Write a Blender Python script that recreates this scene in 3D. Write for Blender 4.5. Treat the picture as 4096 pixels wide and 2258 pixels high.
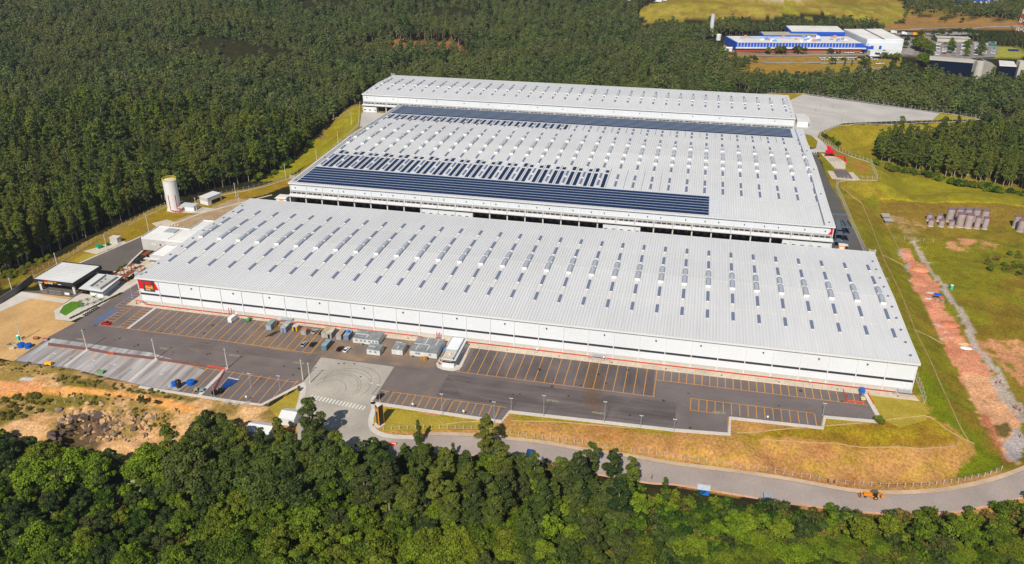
import bpy, bmesh, math, random
import numpy as np
from mathutils import Vector, Matrix
random.seed(7); rng=np.random.default_rng(7)
for o in list(bpy.data.objects): bpy.data.objects.remove(o)
S=bpy.context.scene; COL=S.collection; R=math.radians
# ---------------- camera, light, exposure
CAMF,CX,CY,CZ,YAW,PIT,ROL=3263.4649,231.8204,-278.2371,170.0772,-0.2217831,0.4593028,0.00114
cw,sw=math.cos(YAW),math.sin(YAW)
FW=np.array([sw*math.cos(PIT),cw*math.cos(PIT),-math.sin(PIT)]); _r=np.array([cw,-sw,0.]); _u=np.cross(_r,FW)
RR=_r*math.cos(ROL)+_u*math.sin(ROL); UU=-_r*math.sin(ROL)+_u*math.cos(ROL); CC=np.array([CX,CY,CZ])
cd=bpy.data.cameras.new('camera'); cam=bpy.data.objects.new('camera',cd); COL.objects.link(cam); S.camera=cam
cd.lens=CAMF/4096*36; cd.sensor_width=36; cd.clip_end=6000; cd.clip_start=1
cam.matrix_world=Matrix(((RR[0],UU[0],-FW[0],CX),(RR[1],UU[1],-FW[1],CY),(RR[2],UU[2],-FW[2],CZ),(0,0,0,1)))
SUN_EL=R(43); SAZ=R(5)            # light travels towards +Y and slightly +X
w=bpy.data.worlds.new("World"); S.world=w; w.use_nodes=True
nt=w.node_tree; bg=nt.nodes['Background']; sk=nt.nodes.new('ShaderNodeTexSky'); sk.sky_type='NISHITA'; sk.sun_disc=False
sk.sun_elevation=SUN_EL; sk.sun_rotation=math.pi+SAZ; sk.air_density=1.0; sk.dust_density=0.6
nt.links.new(sk.outputs[0],bg.inputs[0]); bg.inputs[1].default_value=0.062
sd=bpy.data.lights.new('sun','SUN'); sd.energy=4.7; sd.angle=R(0.55); sd.color=(1,0.945,0.85)
so=bpy.data.objects.new('sun',sd); COL.objects.link(so)
dv=Vector((math.sin(SAZ)*math.cos(SUN_EL),math.cos(SAZ)*math.cos(SUN_EL),-math.sin(SUN_EL)))
so.rotation_euler=dv.to_track_quat('-Z','Y').to_euler(); so.location=(0,-300,300)
S.view_settings.view_transform='Standard'; S.view_settings.look='None'; S.view_settings.exposure=0.0; S.view_settings.gamma=1
S.cycles.max_bounces=4; S.cycles.transparent_max_bounces=6
# ---------------- helpers
def c8(r,g,b):
    f=lambda v:(v/255)/12.92 if v/255<=.04045 else ((v/255+.055)/1.055)**2.4
    return (f(r),f(g),f(b))
CR=dict(P=(0,0,1),w=(380,950,.17606),a=(0,700,.42248),b=(0,1050,.42248),c=(900,1150,.42248),d=(0,1500,.54348),e=(1300,1500,.54348),f=(2696,1500,.54348),g=(3096,300,.42248),h=(3096,750,.56338),i=(2496,0,.31056),j=(3296,0,.31056),k=(1000,250,.45776),l=(2100,350,.49302),r=(3050,360,.14085),x=(600,640,.18315),y=(0,1400,.31056),z=(3500,780,.23173),A=(0,0,.50485),B=(1200,0,.95044),C=(3000,60,.47522),E=(3600,100,.33673),D=(0,0,1.59006))
def ray(px,py):
    return FW+RR*(px-2048)/CAMF-UU*(py-1129)/CAMF
def G(cr,x,y,z=0.):
    ox,oy,k=CR[cr]; d=ray(ox+x*k,oy+y*k); t=(z-CZ)/d[2]; p=CC+d*t; return (float(p[0]),float(p[1]),z)
MATS={}
def mat(name,rgb,rough=.85,var=.12,scale=.6,var2=.1,scale2=.06,metal=0,spec=.3,bump=0,emit=0):
    if name in MATS: return MATS[name]
    m=bpy.data.materials.new(name); m.use_nodes=True; n=m.node_tree.nodes; L=m.node_tree.links
    b=n['Principled BSDF']; b.inputs['Roughness'].default_value=rough; b.inputs['Metallic'].default_value=metal
    b.inputs['Specular IOR Level'].default_value=spec
    if var>0 or var2>0:
        g=n.new('ShaderNodeNewGeometry')
        def nz(s,d):
            t=n.new('ShaderNodeTexNoise'); t.inputs['Scale'].default_value=s; t.inputs['Detail'].default_value=d; L.new(g.outputs['Position'],t.inputs['Vector']); return t
        a=nz(scale,3); c=nz(scale2,4)
        def mr(o,v):
            q=n.new('ShaderNodeMapRange'); q.inputs[1].default_value=.3; q.inputs[2].default_value=.7; q.inputs[3].default_value=1-v; q.inputs[4].default_value=1+v; L.new(o,q.inputs[0]); return q
        p=mr(a.outputs[0],var); q=mr(c.outputs[0],var2)
        mu=n.new('ShaderNodeMath'); mu.operation='MULTIPLY'; L.new(p.outputs[0],mu.inputs[0]); L.new(q.outputs[0],mu.inputs[1])
        vm=n.new('ShaderNodeVectorMath'); vm.operation='SCALE'; vm.inputs[0].default_value=rgb; L.new(mu.outputs[0],vm.inputs['Scale']); L.new(vm.outputs[0],b.inputs['Base Color'])
        if bump:
            bp=n.new('ShaderNodeBump'); bp.inputs['Strength'].default_value=bump; L.new(a.outputs[0],bp.inputs['Height']); L.new(bp.outputs[0],b.inputs['Normal'])
    else: b.inputs['Base Color'].default_value=(*rgb,1)
    m.diffuse_color=(*rgb,1); MATS[name]=m; return m
def plain(name,rgb,rough=.6,metal=0,spec=.4): return mat(name,rgb,rough,0,1,0,1,metal,spec)
class MB:
    def __init__(s): s.v=[]; s.f=[]; s.m=[]
    def add(s,vs,fs,mi=0):
        o=len(s.v); s.v+=[tuple(p) for p in vs]; s.f+=[tuple(o+i for i in f) for f in fs]; s.m+=[mi]*len(fs); return s
    def box(s,x0,y0,z0,x1,y1,z1,mi=0):
        return s.add([(x0,y0,z0),(x1,y0,z0),(x1,y1,z0),(x0,y1,z0),(x0,y0,z1),(x1,y0,z1),(x1,y1,z1),(x0,y1,z1)],[(0,3,2,1),(4,5,6,7),(0,1,5,4),(1,2,6,5),(2,3,7,6),(3,0,4,7)],mi)
    def prism(s,poly,z0,z1,mi=0):
        n=len(poly); a=sum(poly[i][0]*poly[(i+1)%n][1]-poly[(i+1)%n][0]*poly[i][1] for i in range(n))
        if a<0: poly=poly[::-1]
        return s.add([(p[0],p[1],z0) for p in poly]+[(p[0],p[1],z1) for p in poly],[tuple(range(n))[::-1],tuple(range(n,2*n))]+[(i,(i+1)%n,n+(i+1)%n,n+i) for i in range(n)],mi)
    def sheet(s,poly,z,mi=0):
        n=len(poly); a=sum(poly[i][0]*poly[(i+1)%n][1]-poly[(i+1)%n][0]*poly[i][1] for i in range(n))
        if a<0: poly=poly[::-1]
        return s.add([(p[0],p[1],z) for p in poly],[tuple(range(n))],mi)
    def rect(s,x0,y0,x1,y1,z,mi=0): return s.sheet([(x0,y0),(x1,y0),(x1,y1),(x0,y1)],z,mi)
    def cyl(s,x,y,z0,z1,r0,r1=None,n=12,mi=0,cap=True):
        r1=r0 if r1 is None else r1
        vs=[(x+r0*math.cos(2*math.pi*i/n),y+r0*math.sin(2*math.pi*i/n),z0) for i in range(n)]+[(x+r1*math.cos(2*math.pi*i/n),y+r1*math.sin(2*math.pi*i/n),z1) for i in range(n)]
        fs=[(i,(i+1)%n,n+(i+1)%n,n+i) for i in range(n)]
        if cap: fs+=[tuple(range(n))[::-1],tuple(range(n,2*n))]
        return s.add(vs,fs,mi)
    def tube(s,pts,r,n=6,mi=0):
        pts=[Vector(p) for p in pts]
        rs=r if isinstance(r,(list,tuple)) else [r]*len(pts); vs=[]
        for i,p in enumerate(pts):
            d=(pts[min(i+1,len(pts)-1)]-pts[max(i-1,0)]); d.normalize()
            a=d.cross(Vector((0,0,1)));
            if a.length<1e-3: a=Vector((1,0,0))
            a.normalize(); b=d.cross(a)
            for k in range(n):
                t=2*math.pi*k/n; vs.append(tuple(p+a*math.cos(t)*rs[i]+b*math.sin(t)*rs[i]))
        fs=[(i*n+k,(i+1)*n+k,(i+1)*n+(k+1)%n,i*n+(k+1)%n) for i in range(len(pts)-1) for k in range(n)]
        fs+=[tuple(range(n)),tuple(range((len(pts)-1)*n,len(pts)*n))[::-1]]
        return s.add(vs,fs,mi)
    def loft(s,secs,mi=0,caps=True):   # sections: equal-length point lists
        n=len(secs[0]); vs=[p for q in secs for p in q]
        fs=[(i*n+k,i*n+(k+1)%n,(i+1)*n+(k+1)%n,(i+1)*n+k) for i in range(len(secs)-1) for k in range(n)]
        if caps: fs+=[tuple(range(n))[::-1],tuple(range((len(secs)-1)*n,len(secs)*n))]
        return s.add(vs,fs,mi)
    def dome(s,x,y,z,rx,ry,rz,n=12,m=5,mi=0,low=0.):
        vs=[];fs=[]
        for j in range(m+1):
            t=low+(math.pi/2-low)*j/m
            for i in range(n): vs.append((x+rx*math.cos(t)*math.cos(2*math.pi*i/n),y+ry*math.cos(t)*math.sin(2*math.pi*i/n),z+rz*math.sin(t)))
        for j in range(m):
            for i in range(n): fs.append((j*n+i,j*n+(i+1)%n,(j+1)*n+(i+1)%n,(j+1)*n+i))
        return s.add(vs,fs,mi)
    def rot(s,ang,cx=0,cy=0,start=0):
        ca,sa=math.cos(ang),math.sin(ang)
        s.v[start:]=[(cx+(x-cx)*ca-(y-cy)*sa,cy+(x-cx)*sa+(y-cy)*ca,z) for x,y,z in s.v[start:]]; return s
    def build(s,name,mats,parent=None,world=True,smooth=False,link=True):
        me=bpy.data.meshes.new(name)
        off=parent_origin(parent) if (parent is not None and world) else (0,0,0)
        me.from_pydata([(p[0]-off[0],p[1]-off[1],p[2]-off[2]) for p in s.v],[],s.f)
        if not isinstance(mats,(list,tuple)): mats=[mats]
        for m in mats: me.materials.append(m)
        if len(mats)>1: me.polygons.foreach_set('material_index',s.m)
        if smooth: me.polygons.foreach_set('use_smooth',[True]*len(me.polygons))
        me.update(); o=bpy.data.objects.new(name,me)
        if link: COL.objects.link(o)
        if parent is not None: o.parent=parent
        return o
def parent_origin(o):
    x=Vector((0,0,0))
    while o is not None: x=x+o.location; o=o.parent
    return x
def tag(o,label,cat,group=None,kind=None):
    if label: o['label']=label
    if cat: o['category']=cat
    if group: o['group']=group
    if kind: o['kind']=kind
    return o
def empty(name,loc,label,cat,group=None,rz=0):
    o=bpy.data.objects.new(name,None); o.empty_display_size=.5; COL.objects.link(o); o.location=loc; o.rotation_euler=(0,0,rz); return tag(o,label,cat,group)
def struct(name,mb,m,smooth=False):
    o=mb.build(name,m,smooth=smooth); o['kind']='structure'; return o
def copytree(o,parent=None):
    c=o.copy(); COL.objects.link(c); c.parent=parent
    for ch in o.children: copytree(ch,c)
    return c
def place(proto,loc,rz,label,group,first,scale=1):
    o=proto if first else copytree(proto)
    o.location=loc; o.rotation_euler=(0,0,rz); o.scale=(scale,)*3 if not isinstance(scale,tuple) else scale
    o['label']=label
    if group: o['group']=group
    return o
def text(body,size,loc,mtx,m,parent,name='lettering',depth=.02,align='LEFT',bold=0.0,sx=1.0):
    cu=bpy.data.curves.new(name,'FONT'); cu.body=body; cu.size=size; cu.extrude=depth; cu.align_x=align; cu.offset=bold
    t=bpy.data.objects.new(name,cu); COL.objects.link(t); bpy.context.view_layer.update()
    dg=bpy.context.evaluated_depsgraph_get(); me=bpy.data.meshes.new_from_object(t.evaluated_get(dg)); bpy.data.objects.remove(t)
    me.transform(Matrix.Diagonal((sx,1,1,1))); me.transform(mtx.to_4x4()); me.materials.clear(); me.materials.append(m)
    off=parent_origin(parent) if parent else Vector((0,0,0))
    me.transform(Matrix.Translation(Vector(loc)-off))
    o=bpy.data.objects.new(name,me); COL.objects.link(o); o.parent=parent; return o
FRONT=Matrix(((1,0,0),(0,0,-1),(0,1,0)))   # text facing -Y
# ---------------- terrain height
PLAT=[(-110,-48),(-72,-46),(-25,-56),(-12,-56),(8,-56),(27,-58),(45,-60.5),(65,-60.5),(88,-61),(96,-62),(100,-66),(132,-68),(150,-60),(176,-55),(180,-48),(236,-47),(256,-45),(258,-35),(288,-34),(290,-27),(312,-26),(324,-16),(326,0),(327,100),(324,130),(325,170),(325,208),(326,237),(331,244),(350,245.5),(352,288),(341,299),(333,312),(326,334),(327,353),(346,382),(383,397),(420,409),(452,418),(455,424),(427,438),(385,455),(345,472),(323,481),(300,478),(270,462),(200,440),(0,440),(-45,425),(-46,352),(-20,293),(-16,251),(-11,184),(-23,154),(-29,147),(-42,134),(-63,109),(-67,78),(-69,54),(-68,33),(-72,12),(-80,0),(-110,-10)]
CTRL=np.array([(400,150,-9),(350,60,-9),(352,-10,-8.5),(350,-35,-8),(420,60,-10),(460,150,-9),(500,60,-11),(343,-52,-7.5),(335,-62,-7),(300,-66,-5.6),(268,-68,-4.6),(235,-66,-3.3),(210,-66,-2.2),(190,-66,-1.2),(165,-70,-.3),
 (240,-78,-6.5),(165,-80,-6),(200,-84,-8),(280,-80,-7),(330,-74,-9),(235,-110,-13),(235,-130,-15),(300,-110,-14),(300,-130,-16),(150,-110,-12),(130,-86,-6.5),(100,-100,-11),(60,-100,-11),(100,-140,-15),(20,-100,-10),(-20,-110,-10),(60,-80,-7),(30,-80,-5.5),(0,-75,-3.5),(-30,-80,-4.5),(85,-72,-3.2),(60,-68,-2.2),(30,-66,-1.8),(-60,-66,-3),(-100,-90,-8),(380,-80,-13),(420,-60,-11),(450,-20,-11),
 (-120,50,-4),(-100,0,-2),(-100,120,-5),(-60,200,-9),(-55,290,-9),(-120,250,-8),(-200,300,2),(-400,600,22),(-100,900,25),(-700,850,50),(-300,1000,45),(-900,1200,70),(50,1200,35),(-50,700,6),(150,470,-8),(150,600,-6),(0,480,-8),
 (300,750,0),(242,756,0),(270,640,-3),(400,520,-10),(480,480,-10),(420,600,-5),(480,650,-3),(380,760,0),(500,760,0),(600,720,0),(450,850,0),(700,800,0),(240,960,18),(330,1000,30),(420,960,12),(520,900,3),(600,950,10),(300,1300,45),(700,1100,20),(380,320,-12),(420,350,-12),(450,300,-13),(380,270,-11),(500,380,-14),(400,210,-9),(370,230,-7),(400,245,-5),(480,240,-5),(380,190,-9),(560,250,-8)],float)
def _segd(X,Y,poly):
    if X.size<400:
        A=np.array(poly,float)[:,:2]; B=np.roll(A,-1,0); D_=B-A; px=X.reshape(-1,1)-A[:,0]; py=Y.reshape(-1,1)-A[:,1]
        t=np.clip((px*D_[:,0]+py*D_[:,1])/((D_**2).sum(1)+1e-9),0,1); return np.hypot(px-t*D_[:,0],py-t*D_[:,1]).min(1).reshape(X.shape)
    d=np.full(X.shape,1e9)
    n=len(poly)
    for i in range(n):
        x0,y0=poly[i]; x1,y1=poly[(i+1)%n]; dx,dy=x1-x0,y1-y0
        t=np.clip(((X-x0)*dx+(Y-y0)*dy)/(dx*dx+dy*dy+1e-9),0,1)
        d=np.minimum(d,np.hypot(X-x0-t*dx,Y-y0-t*dy))
    return d
def inside(X,Y,poly):
    if X.size<400:
        A=np.array([p[:2] for p in poly],float); B=np.roll(A,-1,0); y=Y.reshape(-1,1); dy=np.where(B[:,1]==A[:,1],1e-12,B[:,1]-A[:,1])
        c=((A[:,1]>y)!=(B[:,1]>y))&(X.reshape(-1,1)<(B[:,0]-A[:,0])*(y-A[:,1])/dy+A[:,0]); return (c.sum(1)%2==1).reshape(X.shape)
    r=np.zeros(X.shape,bool); n=len(poly)
    for i in range(n):
        x0,y0=poly[i][:2]; x1,y1=poly[(i+1)%n][:2]
        if y0==y1: continue
        c=((y0>Y)!=(y1>Y))&(X<(x1-x0)*(Y-y0)/(y1-y0)+x0); r^=c
    return r
PITX,PITY=31.5,-83.
def zr(x): return -7.0*np.clip((np.asarray(x,float)-150)/190,0,1)**1.15
def GR(cr,x,y,off=0.):
    z=0.
    for _ in range(14): p=G(cr,x,y,z+off); z=float(zr(p[0]))
    return p[:2]
NE=[GR(*q) for q in [('e',440,447),('e',760,447),('e',1050,455),('e',1300,477),('e',1600,512),('e',1900,562),('e',2240,610),('f',0,667),('f',400,718),('f',800,775),('f',1100,830),('f',1300,864),('f',1500,880),('f',1700,882),('f',2000,860),('f',2300,798),('f',2576,705),('f',2900,560)]]
SE=[GR(*q) for q in [('e',250,640),('e',500,608),('e',800,570),('e',1100,590),('e',1450,640),('e',1700,680),('e',2050,735),('e',2380,790),('f',0,802),('f',300,850),('f',750,925),('f',1000,960),('f',1250,990),('f',1600,1018),('f',2000,1010),('f',2300,960),('f',2576,892),('f',2950,760)]]
ROADC=[((a[0]+b[0])/2,(a[1]+b[1])/2) for a,b in zip(NE,SE)]
def vnoise(X,Y,s,seed=0):
    X=np.asarray(X)/s; Y=np.asarray(Y)/s
    xi=np.floor(X).astype(int); yi=np.floor(Y).astype(int); fx=X-xi; fy=Y-yi; fx=fx*fx*(3-2*fx); fy=fy*fy*(3-2*fy)
    def h(a,b):
        n=(a*374761393+b*668265263+seed*1442695041)&0x7fffffff; n=((n^(n>>13))*1274126177)&0x7fffffff; return ((n^(n>>16))&0xffff)/65535.
    return (h(xi,yi)*(1-fx)+h(xi+1,yi)*fx)*(1-fy)+(h(xi,yi+1)*(1-fx)+h(xi+1,yi+1)*fx)*fy
def height(X,Y,rough=True):
    X=np.atleast_1d(np.asarray(X,float)); Y=np.atleast_1d(np.asarray(Y,float))
    num=np.zeros(X.shape); den=np.zeros(X.shape)
    if X.size<400:
        wg=1/((X[:,None]-CTRL[None,:,0])**2+(Y[:,None]-CTRL[None,:,1])**2+30)**1.6; num=wg@CTRL[:,2]; den=wg.sum(1)
    else:
      for cx,cy,cz in CTRL:
        wgt=1/((X-cx)**2+(Y-cy)**2+30)**1.6; num+=wgt*cz; den+=wgt
    zo=num/den
    ins=inside(X,Y,PLAT); d=_segd(X,Y,PLAT); d[ins]=0
    t=np.clip(d/20,0,1); s=t*t*(3-2*t)*.5+t*.5
    z=zo*s-.03
    if rough:
        far=np.clip((d-6)/15,0,1)
        z=z+far*((vnoise(X,Y,14,1)-.5)*1.4+(vnoise(X,Y,45,2)-.5)*3)
        fd=np.clip((d-45)/120,0,1)*np.clip((60-X)/120,0,1); z=z+fd*((vnoise(X,Y,85,5)-.5)*30+(vnoise(X,Y,38,6)-.5)*9)
        rk=np.exp(-(((X-42)/24)**2+((Y+82)/8)**2)**2); z=z+rk*(3*(vnoise(X,Y,8,3)-.4)+2.4*np.floor(vnoise(X,Y,5,4)*3)/3)   # broken rock
        pit=np.exp(-(((X-PITX)/8.5)**2+((Y-PITY)/5.8)**2)**4); z=z-pit*8
    m=(X>132)&(X<385)&(Y<0)&(Y>-90)
    if m.any():
        dr=np.full(X.shape,1e9)
        for i in range(len(ROADC)-1):
            x0,y0=ROADC[i]; x1,y1=ROADC[i+1]; dx,dy=x1-x0,y1-y0
            tt=np.clip(((X-x0)*dx+(Y-y0)*dy)/(dx*dx+dy*dy),0,1); dr=np.minimum(dr,np.hypot(X-x0-tt*dx,Y-y0-tt*dy))
        k=np.clip((dr-7.5)/4,0,1); k=k*k*(3-2*k); k=np.where(m,k,1)
        z=z*k+(zr(X)-.12)*(1-k)
    return z
def GT(cr,x,y):
    z=0.
    for _ in range(12):
        p=G(cr,x,y,z); z2=float(height(p[0],p[1])[0]); z=z*.4+z2*.6
    p=G(cr,x,y,z); return (p[0],p[1],float(height(p[0],p[1])[0]))
# ---------------- terrain sheet with ground cover
def axis(a,b,fa,fb,step,big):
    m=list(np.arange(fa,fb,step)); lo=[];v=fa;s=step
    while v>a: s=min(s*1.12,big); v-=s; lo.append(v)
    hi=[];v=m[-1];s=step
    while v<b: s=min(s*1.12,big); v+=s; hi.append(v)
    return np.array(lo[::-1]+m+hi)
gx=axis(-1800,1500,-110,480,1.5,14); gy=axis(-190,2600,-135,500,1.5,14)
GX,GY=np.meshgrid(gx,gy); fxx,fyy=GX.ravel(),GY.ravel()
GZ=height(fxx,fyy)
wob=lambda s,a,seed:(vnoise(fxx,fyy,s,seed)-.5)*a
WX=fxx+wob(9,3,11)+wob(3,1.3,12); WY=fyy+wob(9,3,13)+wob(3,1.3,14)
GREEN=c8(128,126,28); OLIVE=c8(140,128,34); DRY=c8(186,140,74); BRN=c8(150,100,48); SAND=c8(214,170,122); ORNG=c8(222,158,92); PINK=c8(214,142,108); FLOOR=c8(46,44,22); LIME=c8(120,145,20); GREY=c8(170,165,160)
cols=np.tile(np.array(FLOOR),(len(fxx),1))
DARKHOLLOW=c8(46,38,42)
def nmask(s,lo,hi,seed): return np.clip((vnoise(fxx,fyy,s,seed)*.6+vnoise(fxx,fyy,s/2.7,seed+50)*.4-lo)/(hi-lo),0,1)
def paint(poly,col,a=1.0,tex=None,hard=False):
    xs=[p[0] for p in poly]; ys=[p[1] for p in poly]
    X,Y=(fxx,fyy) if hard else (WX,WY)
    sel=np.where((X>min(xs)-1)&(X<max(xs)+1)&(Y>min(ys)-1)&(Y<max(ys)+1))[0]
    ins=inside(X[sel],Y[sel],poly); sel=sel[ins]
    al=a if tex is None else a*tex[sel]
    al=np.broadcast_to(al,sel.shape)[:,None]
    cols[sel]=cols[sel]*(1-al)+np.array(col)*al
def pt(cr,pts,col,a=1.0,tex=None,hard=False): paint([GT(cr,*p)[:2] for p in pts],col,a,tex,hard)
big=nmask(22,.42,.6,21); med=nmask(9,.4,.62,22); fine=nmask(3.5,.4,.6,23); fine2=nmask(2.6,.52,.66,24)
# east side grass, wide area right of the warehouses
EAST=[(318,-46),(350,-50),(372,-30),(600,-60),(900,100),(900,420),(560,330),(480,300),(440,310),(400,330),(390,395),(340,370),(318,345)]
paint(EAST,GREEN); paint(EAST,c8(150,118,45),.75,big); paint(EAST,c8(112,98,30),.5,med); paint(EAST,OLIVE,.5,fine)
pt('g',[(960,900),(1300,960),(1700,1030),(2367,1110),(2367,1230),(1700,1190),(1100,1160),(980,1060)],c8(150,140,32),.8)
pt('g',[(1000,1170),(1700,1200),(2367,1240),(2367,1420),(1200,1420),(1000,1300)],c8(140,112,44),.85)
pt('g',[(1000,1155),(1700,1190),(2367,1235),(2367,1248),(1700,1205),(1000,1172)],c8(170,160,20),1)
pt('g',[(440,545),(640,470),(860,470),(1300,470),(1900,440),(2100,500),(1700,600),(1000,650),(940,780),(760,730),(620,680)],c8(148,132,34),.85)
pt('g',[(870,470),(1300,470),(1500,520),(1000,600),(900,590)],c8(140,112,30),.6,med)
# field patches
pt('h',[(1280,820),(1775,620),(1775,1000),(1560,1100),(1420,1050)],c8(128,104,34),.8,med)
pt('h',[(1400,480),(1775,400),(1775,620),(1450,600)],c8(92,100,22),.7,med)
pt('h',[(1040,380),(1300,400),(1600,500),(1500,800),(1300,780),(1100,560)],c8(132,130,20),.7,big)
for q in ([(1190,400),(1300,355),(1440,370),(1570,410),(1560,445),(1400,430),(1380,462),(1250,450)],[(1760,1030),(1775,1080),(1600,1090),(1440,1070),(1440,1150),(1775,1420),(1775,1160)]):
    pt('h',q,c8(214,150,110),.9,nmask(4,.3,.55,31))
pt('h',[(820,200),(1000,230),(1080,280),(1060,340),(1020,380),(860,330),(800,260)],c8(185,150,108),.7,nmask(5,.35,.6,33))
DIRT=[(875,430),(960,445),(990,520),(1100,570),(1095,620),(1180,700),(1210,860),(1330,1050),(1440,1140),(1520,1300),(1620,1420),(1640,1560),(1340,1420),(1180,1080),(1100,930),(990,700),(930,560)]
pt('h',DIRT,c8(220,150,116),1); pt('h',DIRT,c8(202,122,90),.5,med); pt('h',[(870,440),(930,470),(960,600),(1000,700),(960,640)],c8(190,185,185),.7,fine)
pt('h',[(1100,930),(1250,960),(1340,1060),(1250,1090),(1170,1080)],c8(235,190,180),.8,fine2)
pt('f',[(2090,0),(2330,0),(2400,150),(2576,330),(2576,690),(2500,640),(2300,420),(2180,200)],c8(218,164,122),1)
pt('f',[(2230,260),(2330,300),(2430,560),(2490,650),(2440,640),(2300,440)],c8(170,100,66),.8,med)
pt('f',[(2310,0),(2410,0),(2576,240),(2576,370),(2400,180)],c8(184,168,156),.9)
pt('f',[(2420,500),(2576,380),(2576,660),(2480,620)],c8(176,168,166),.95)
pt('f',[(2380,360),(2470,340),(2510,400),(2440,470),(2370,440)],c8(92,84,34),.9)
pt('h',[(985,375),(1015,372),(1075,500),(1130,590),(1210,680),(1300,830),(1370,940),(1480,1130),(1600,1310),(1700,1420),(1640,1420),(1540,1290),(1410,1120),(1290,900),(1150,640),(1040,520)],c8(188,172,160),.9)
# south embankment: dry tan grass
S1=[(100,-40),(128,-40),(180,-30),(256,-20),(290,-10),(326,-4),(330,-4),(352,-45),(330,-58),(300,-66),(240,-68),(180,-66),(140,-70),(100,-72)]
paint(S1,DRY); paint(S1,c8(170,116,64),.8,big); paint(S1,c8(176,146,56),.55,med); paint(S1,c8(184,132,88),.6,fine)
pt('f',[(400,320),(1085,395),(1490,350),(1830,305),(1860,300),(1900,170),(1480,140),(1100,250)],c8(166,142,58),1)
pt('f',[(420,420),(630,425),(1000,395),(1400,355),(1860,310),(2090,460),(2080,530),(1700,545),(1100,500),(660,480)],c8(138,108,26),.9); pt('f',[(420,420),(1000,395),(1400,355),(1860,310),(2090,460),(1600,540),(900,490)],c8(160,140,30),.7,med)
pt('e',[(335,210),(700,255),(1130,330),(1150,345),(880,370),(900,410),(440,415),(340,330)],c8(160,142,40),1)
pt('e',[(1360,265),(1700,290),(2576,410),(2576,440),(2280,395),(1740,350),(1350,340)],c8(158,140,40),.95)
pt('e',[(715,280),(850,285),(860,350),(800,375),(710,330)],c8(208,144,96),.95)
pt('f',[(1780,0),(1950,0),(2150,330),(2400,600),(2450,680),(2300,740),(2110,770),(2100,700),(2230,600),(2200,510),(1890,310),(1870,230),(1820,130)],c8(116,124,18),1)
pt('f',[(1930,0),(2090,0),(2380,580),(2230,500),(2080,350)],c8(136,112,34),.8,nmask(10,.3,.5,37))
# north-east yard lawn and west strips
paint([(296,430),(330,482),(300,482),(270,468),(200,445),(200,425)],c8(160,136,36))
paint([(303,312),(318,312),(323,345),(316,350),(303,345)],c8(140,128,26)); paint([(385,400),(456,424),(426,436),(410,410)],c8(165,150,44))
paint([(326,208),(350,245),(352,290),(340,297),(326,300)],c8(150,132,40)); pt('g',[(740,830),(830,815),(900,860),(880,920),(760,900)],c8(176,112,56),.8,med)
WST=[(-73,4),(-60,2),(-56,30),(-53,41),(-47,67),(-42,90),(-33,113),(-25,124),(-14,140),(-2,165),(8,200),(8,240),(0,300),(-14,350),(-46,358),(-24,293),(-19,251),(-14,186),(-25,157),(-34,150),(-46,136),(-66,109),(-69,78),(-71,54),(-70,33)]
paint(WST,c8(148,124,30)); paint(WST,c8(166,128,50),.5,med)
pt('k',[(955,365),(965,560),(870,640),(700,760),(500,900),(330,990),(100,1045),(90,1020),(210,980),(330,900),(440,790),(560,660),(640,575),(780,465)],c8(152,142,28),1)
pt('k',[(640,575),(780,465),(950,360),(950,380),(800,480),(660,590),(640,680),(560,680)],c8(146,120,52),.9)
pt('k',[(560,690),(700,600),(820,560),(800,650),(640,740)],c8(140,124,24),.8,med)
pt('a',[(0,960),(200,850),(330,780),(480,770),(600,800),(500,880),(320,960),(200,1000),(0,1100)],c8(122,96,36),.9); pt('a',[(0,1060),(180,960),(300,955),(160,1010),(0,1100)],c8(132,128,26),.9)
# south-west dirt, rock slope
SW=[(-110,-50),(-72,-46),(-25,-55),(8,-55),(27,-57),(65,-59.5),(90,-60),(104,-64),(104,-84),(80,-88),(30,-92),(-10,-92),(-110,-80)]
paint(SW,SAND); paint(SW,c8(170,128,76),.7,fine); paint(SW,c8(128,110,44),.75,nmask(8,.46,.58,41))
pt('y',[(0,540),(560,500),(900,480),(1500,510),(1900,600),(2576,760),(2576,800),(2300,790),(1900,680),(1500,580),(900,560),(400,610),(0,600)],c8(226,160,88),1)
pt('y',[(0,380),(500,390),(600,470),(300,540),(0,540)],c8(216,150,100),.9)
pt('y',[(640,370),(800,300),(1200,360),(1500,400),(2000,500),(2576,640),(2400,680),(1900,600),(1400,500),(800,450)],c8(112,102,42),.9,nmask(4,.25,.5,43))
pt('y',[(0,125),(300,170),(900,230),(1000,280),(700,330),(400,330),(0,260)],c8(140,118,58),.8,nmask(4,.25,.5,44))
pt('y',[(300,330),(400,320),(480,350),(380,380),(310,370)],c8(205,205,212),.9)
paint([(PITX+a*11,PITY+b*8.5) for a,b in ((-1,-.9),(-1,.3),(-.6,.9),(0,1.1),(.5,.8),(.9,.9),(1.15,.2),(1.1,-1),(0,-1.3))],DARKHOLLOW,.75,nmask(4,.2,.5,46))  # dark ground colour over the hollow and its rim
pt('y',[(0,600),(200,600),(560,560),(1000,550),(1500,600),(1300,700),(900,720),(500,860),(0,960)],c8(104,98,26),.85,nmask(7,.25,.45,45))
# paved service ground in the site
paint([(-16,130),(-30,128),(-38,104),(-47,82),(-40,75),(-20,90),(10,101),(330,101),(330,130),(10,131)],c8(176,150,118))
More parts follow.
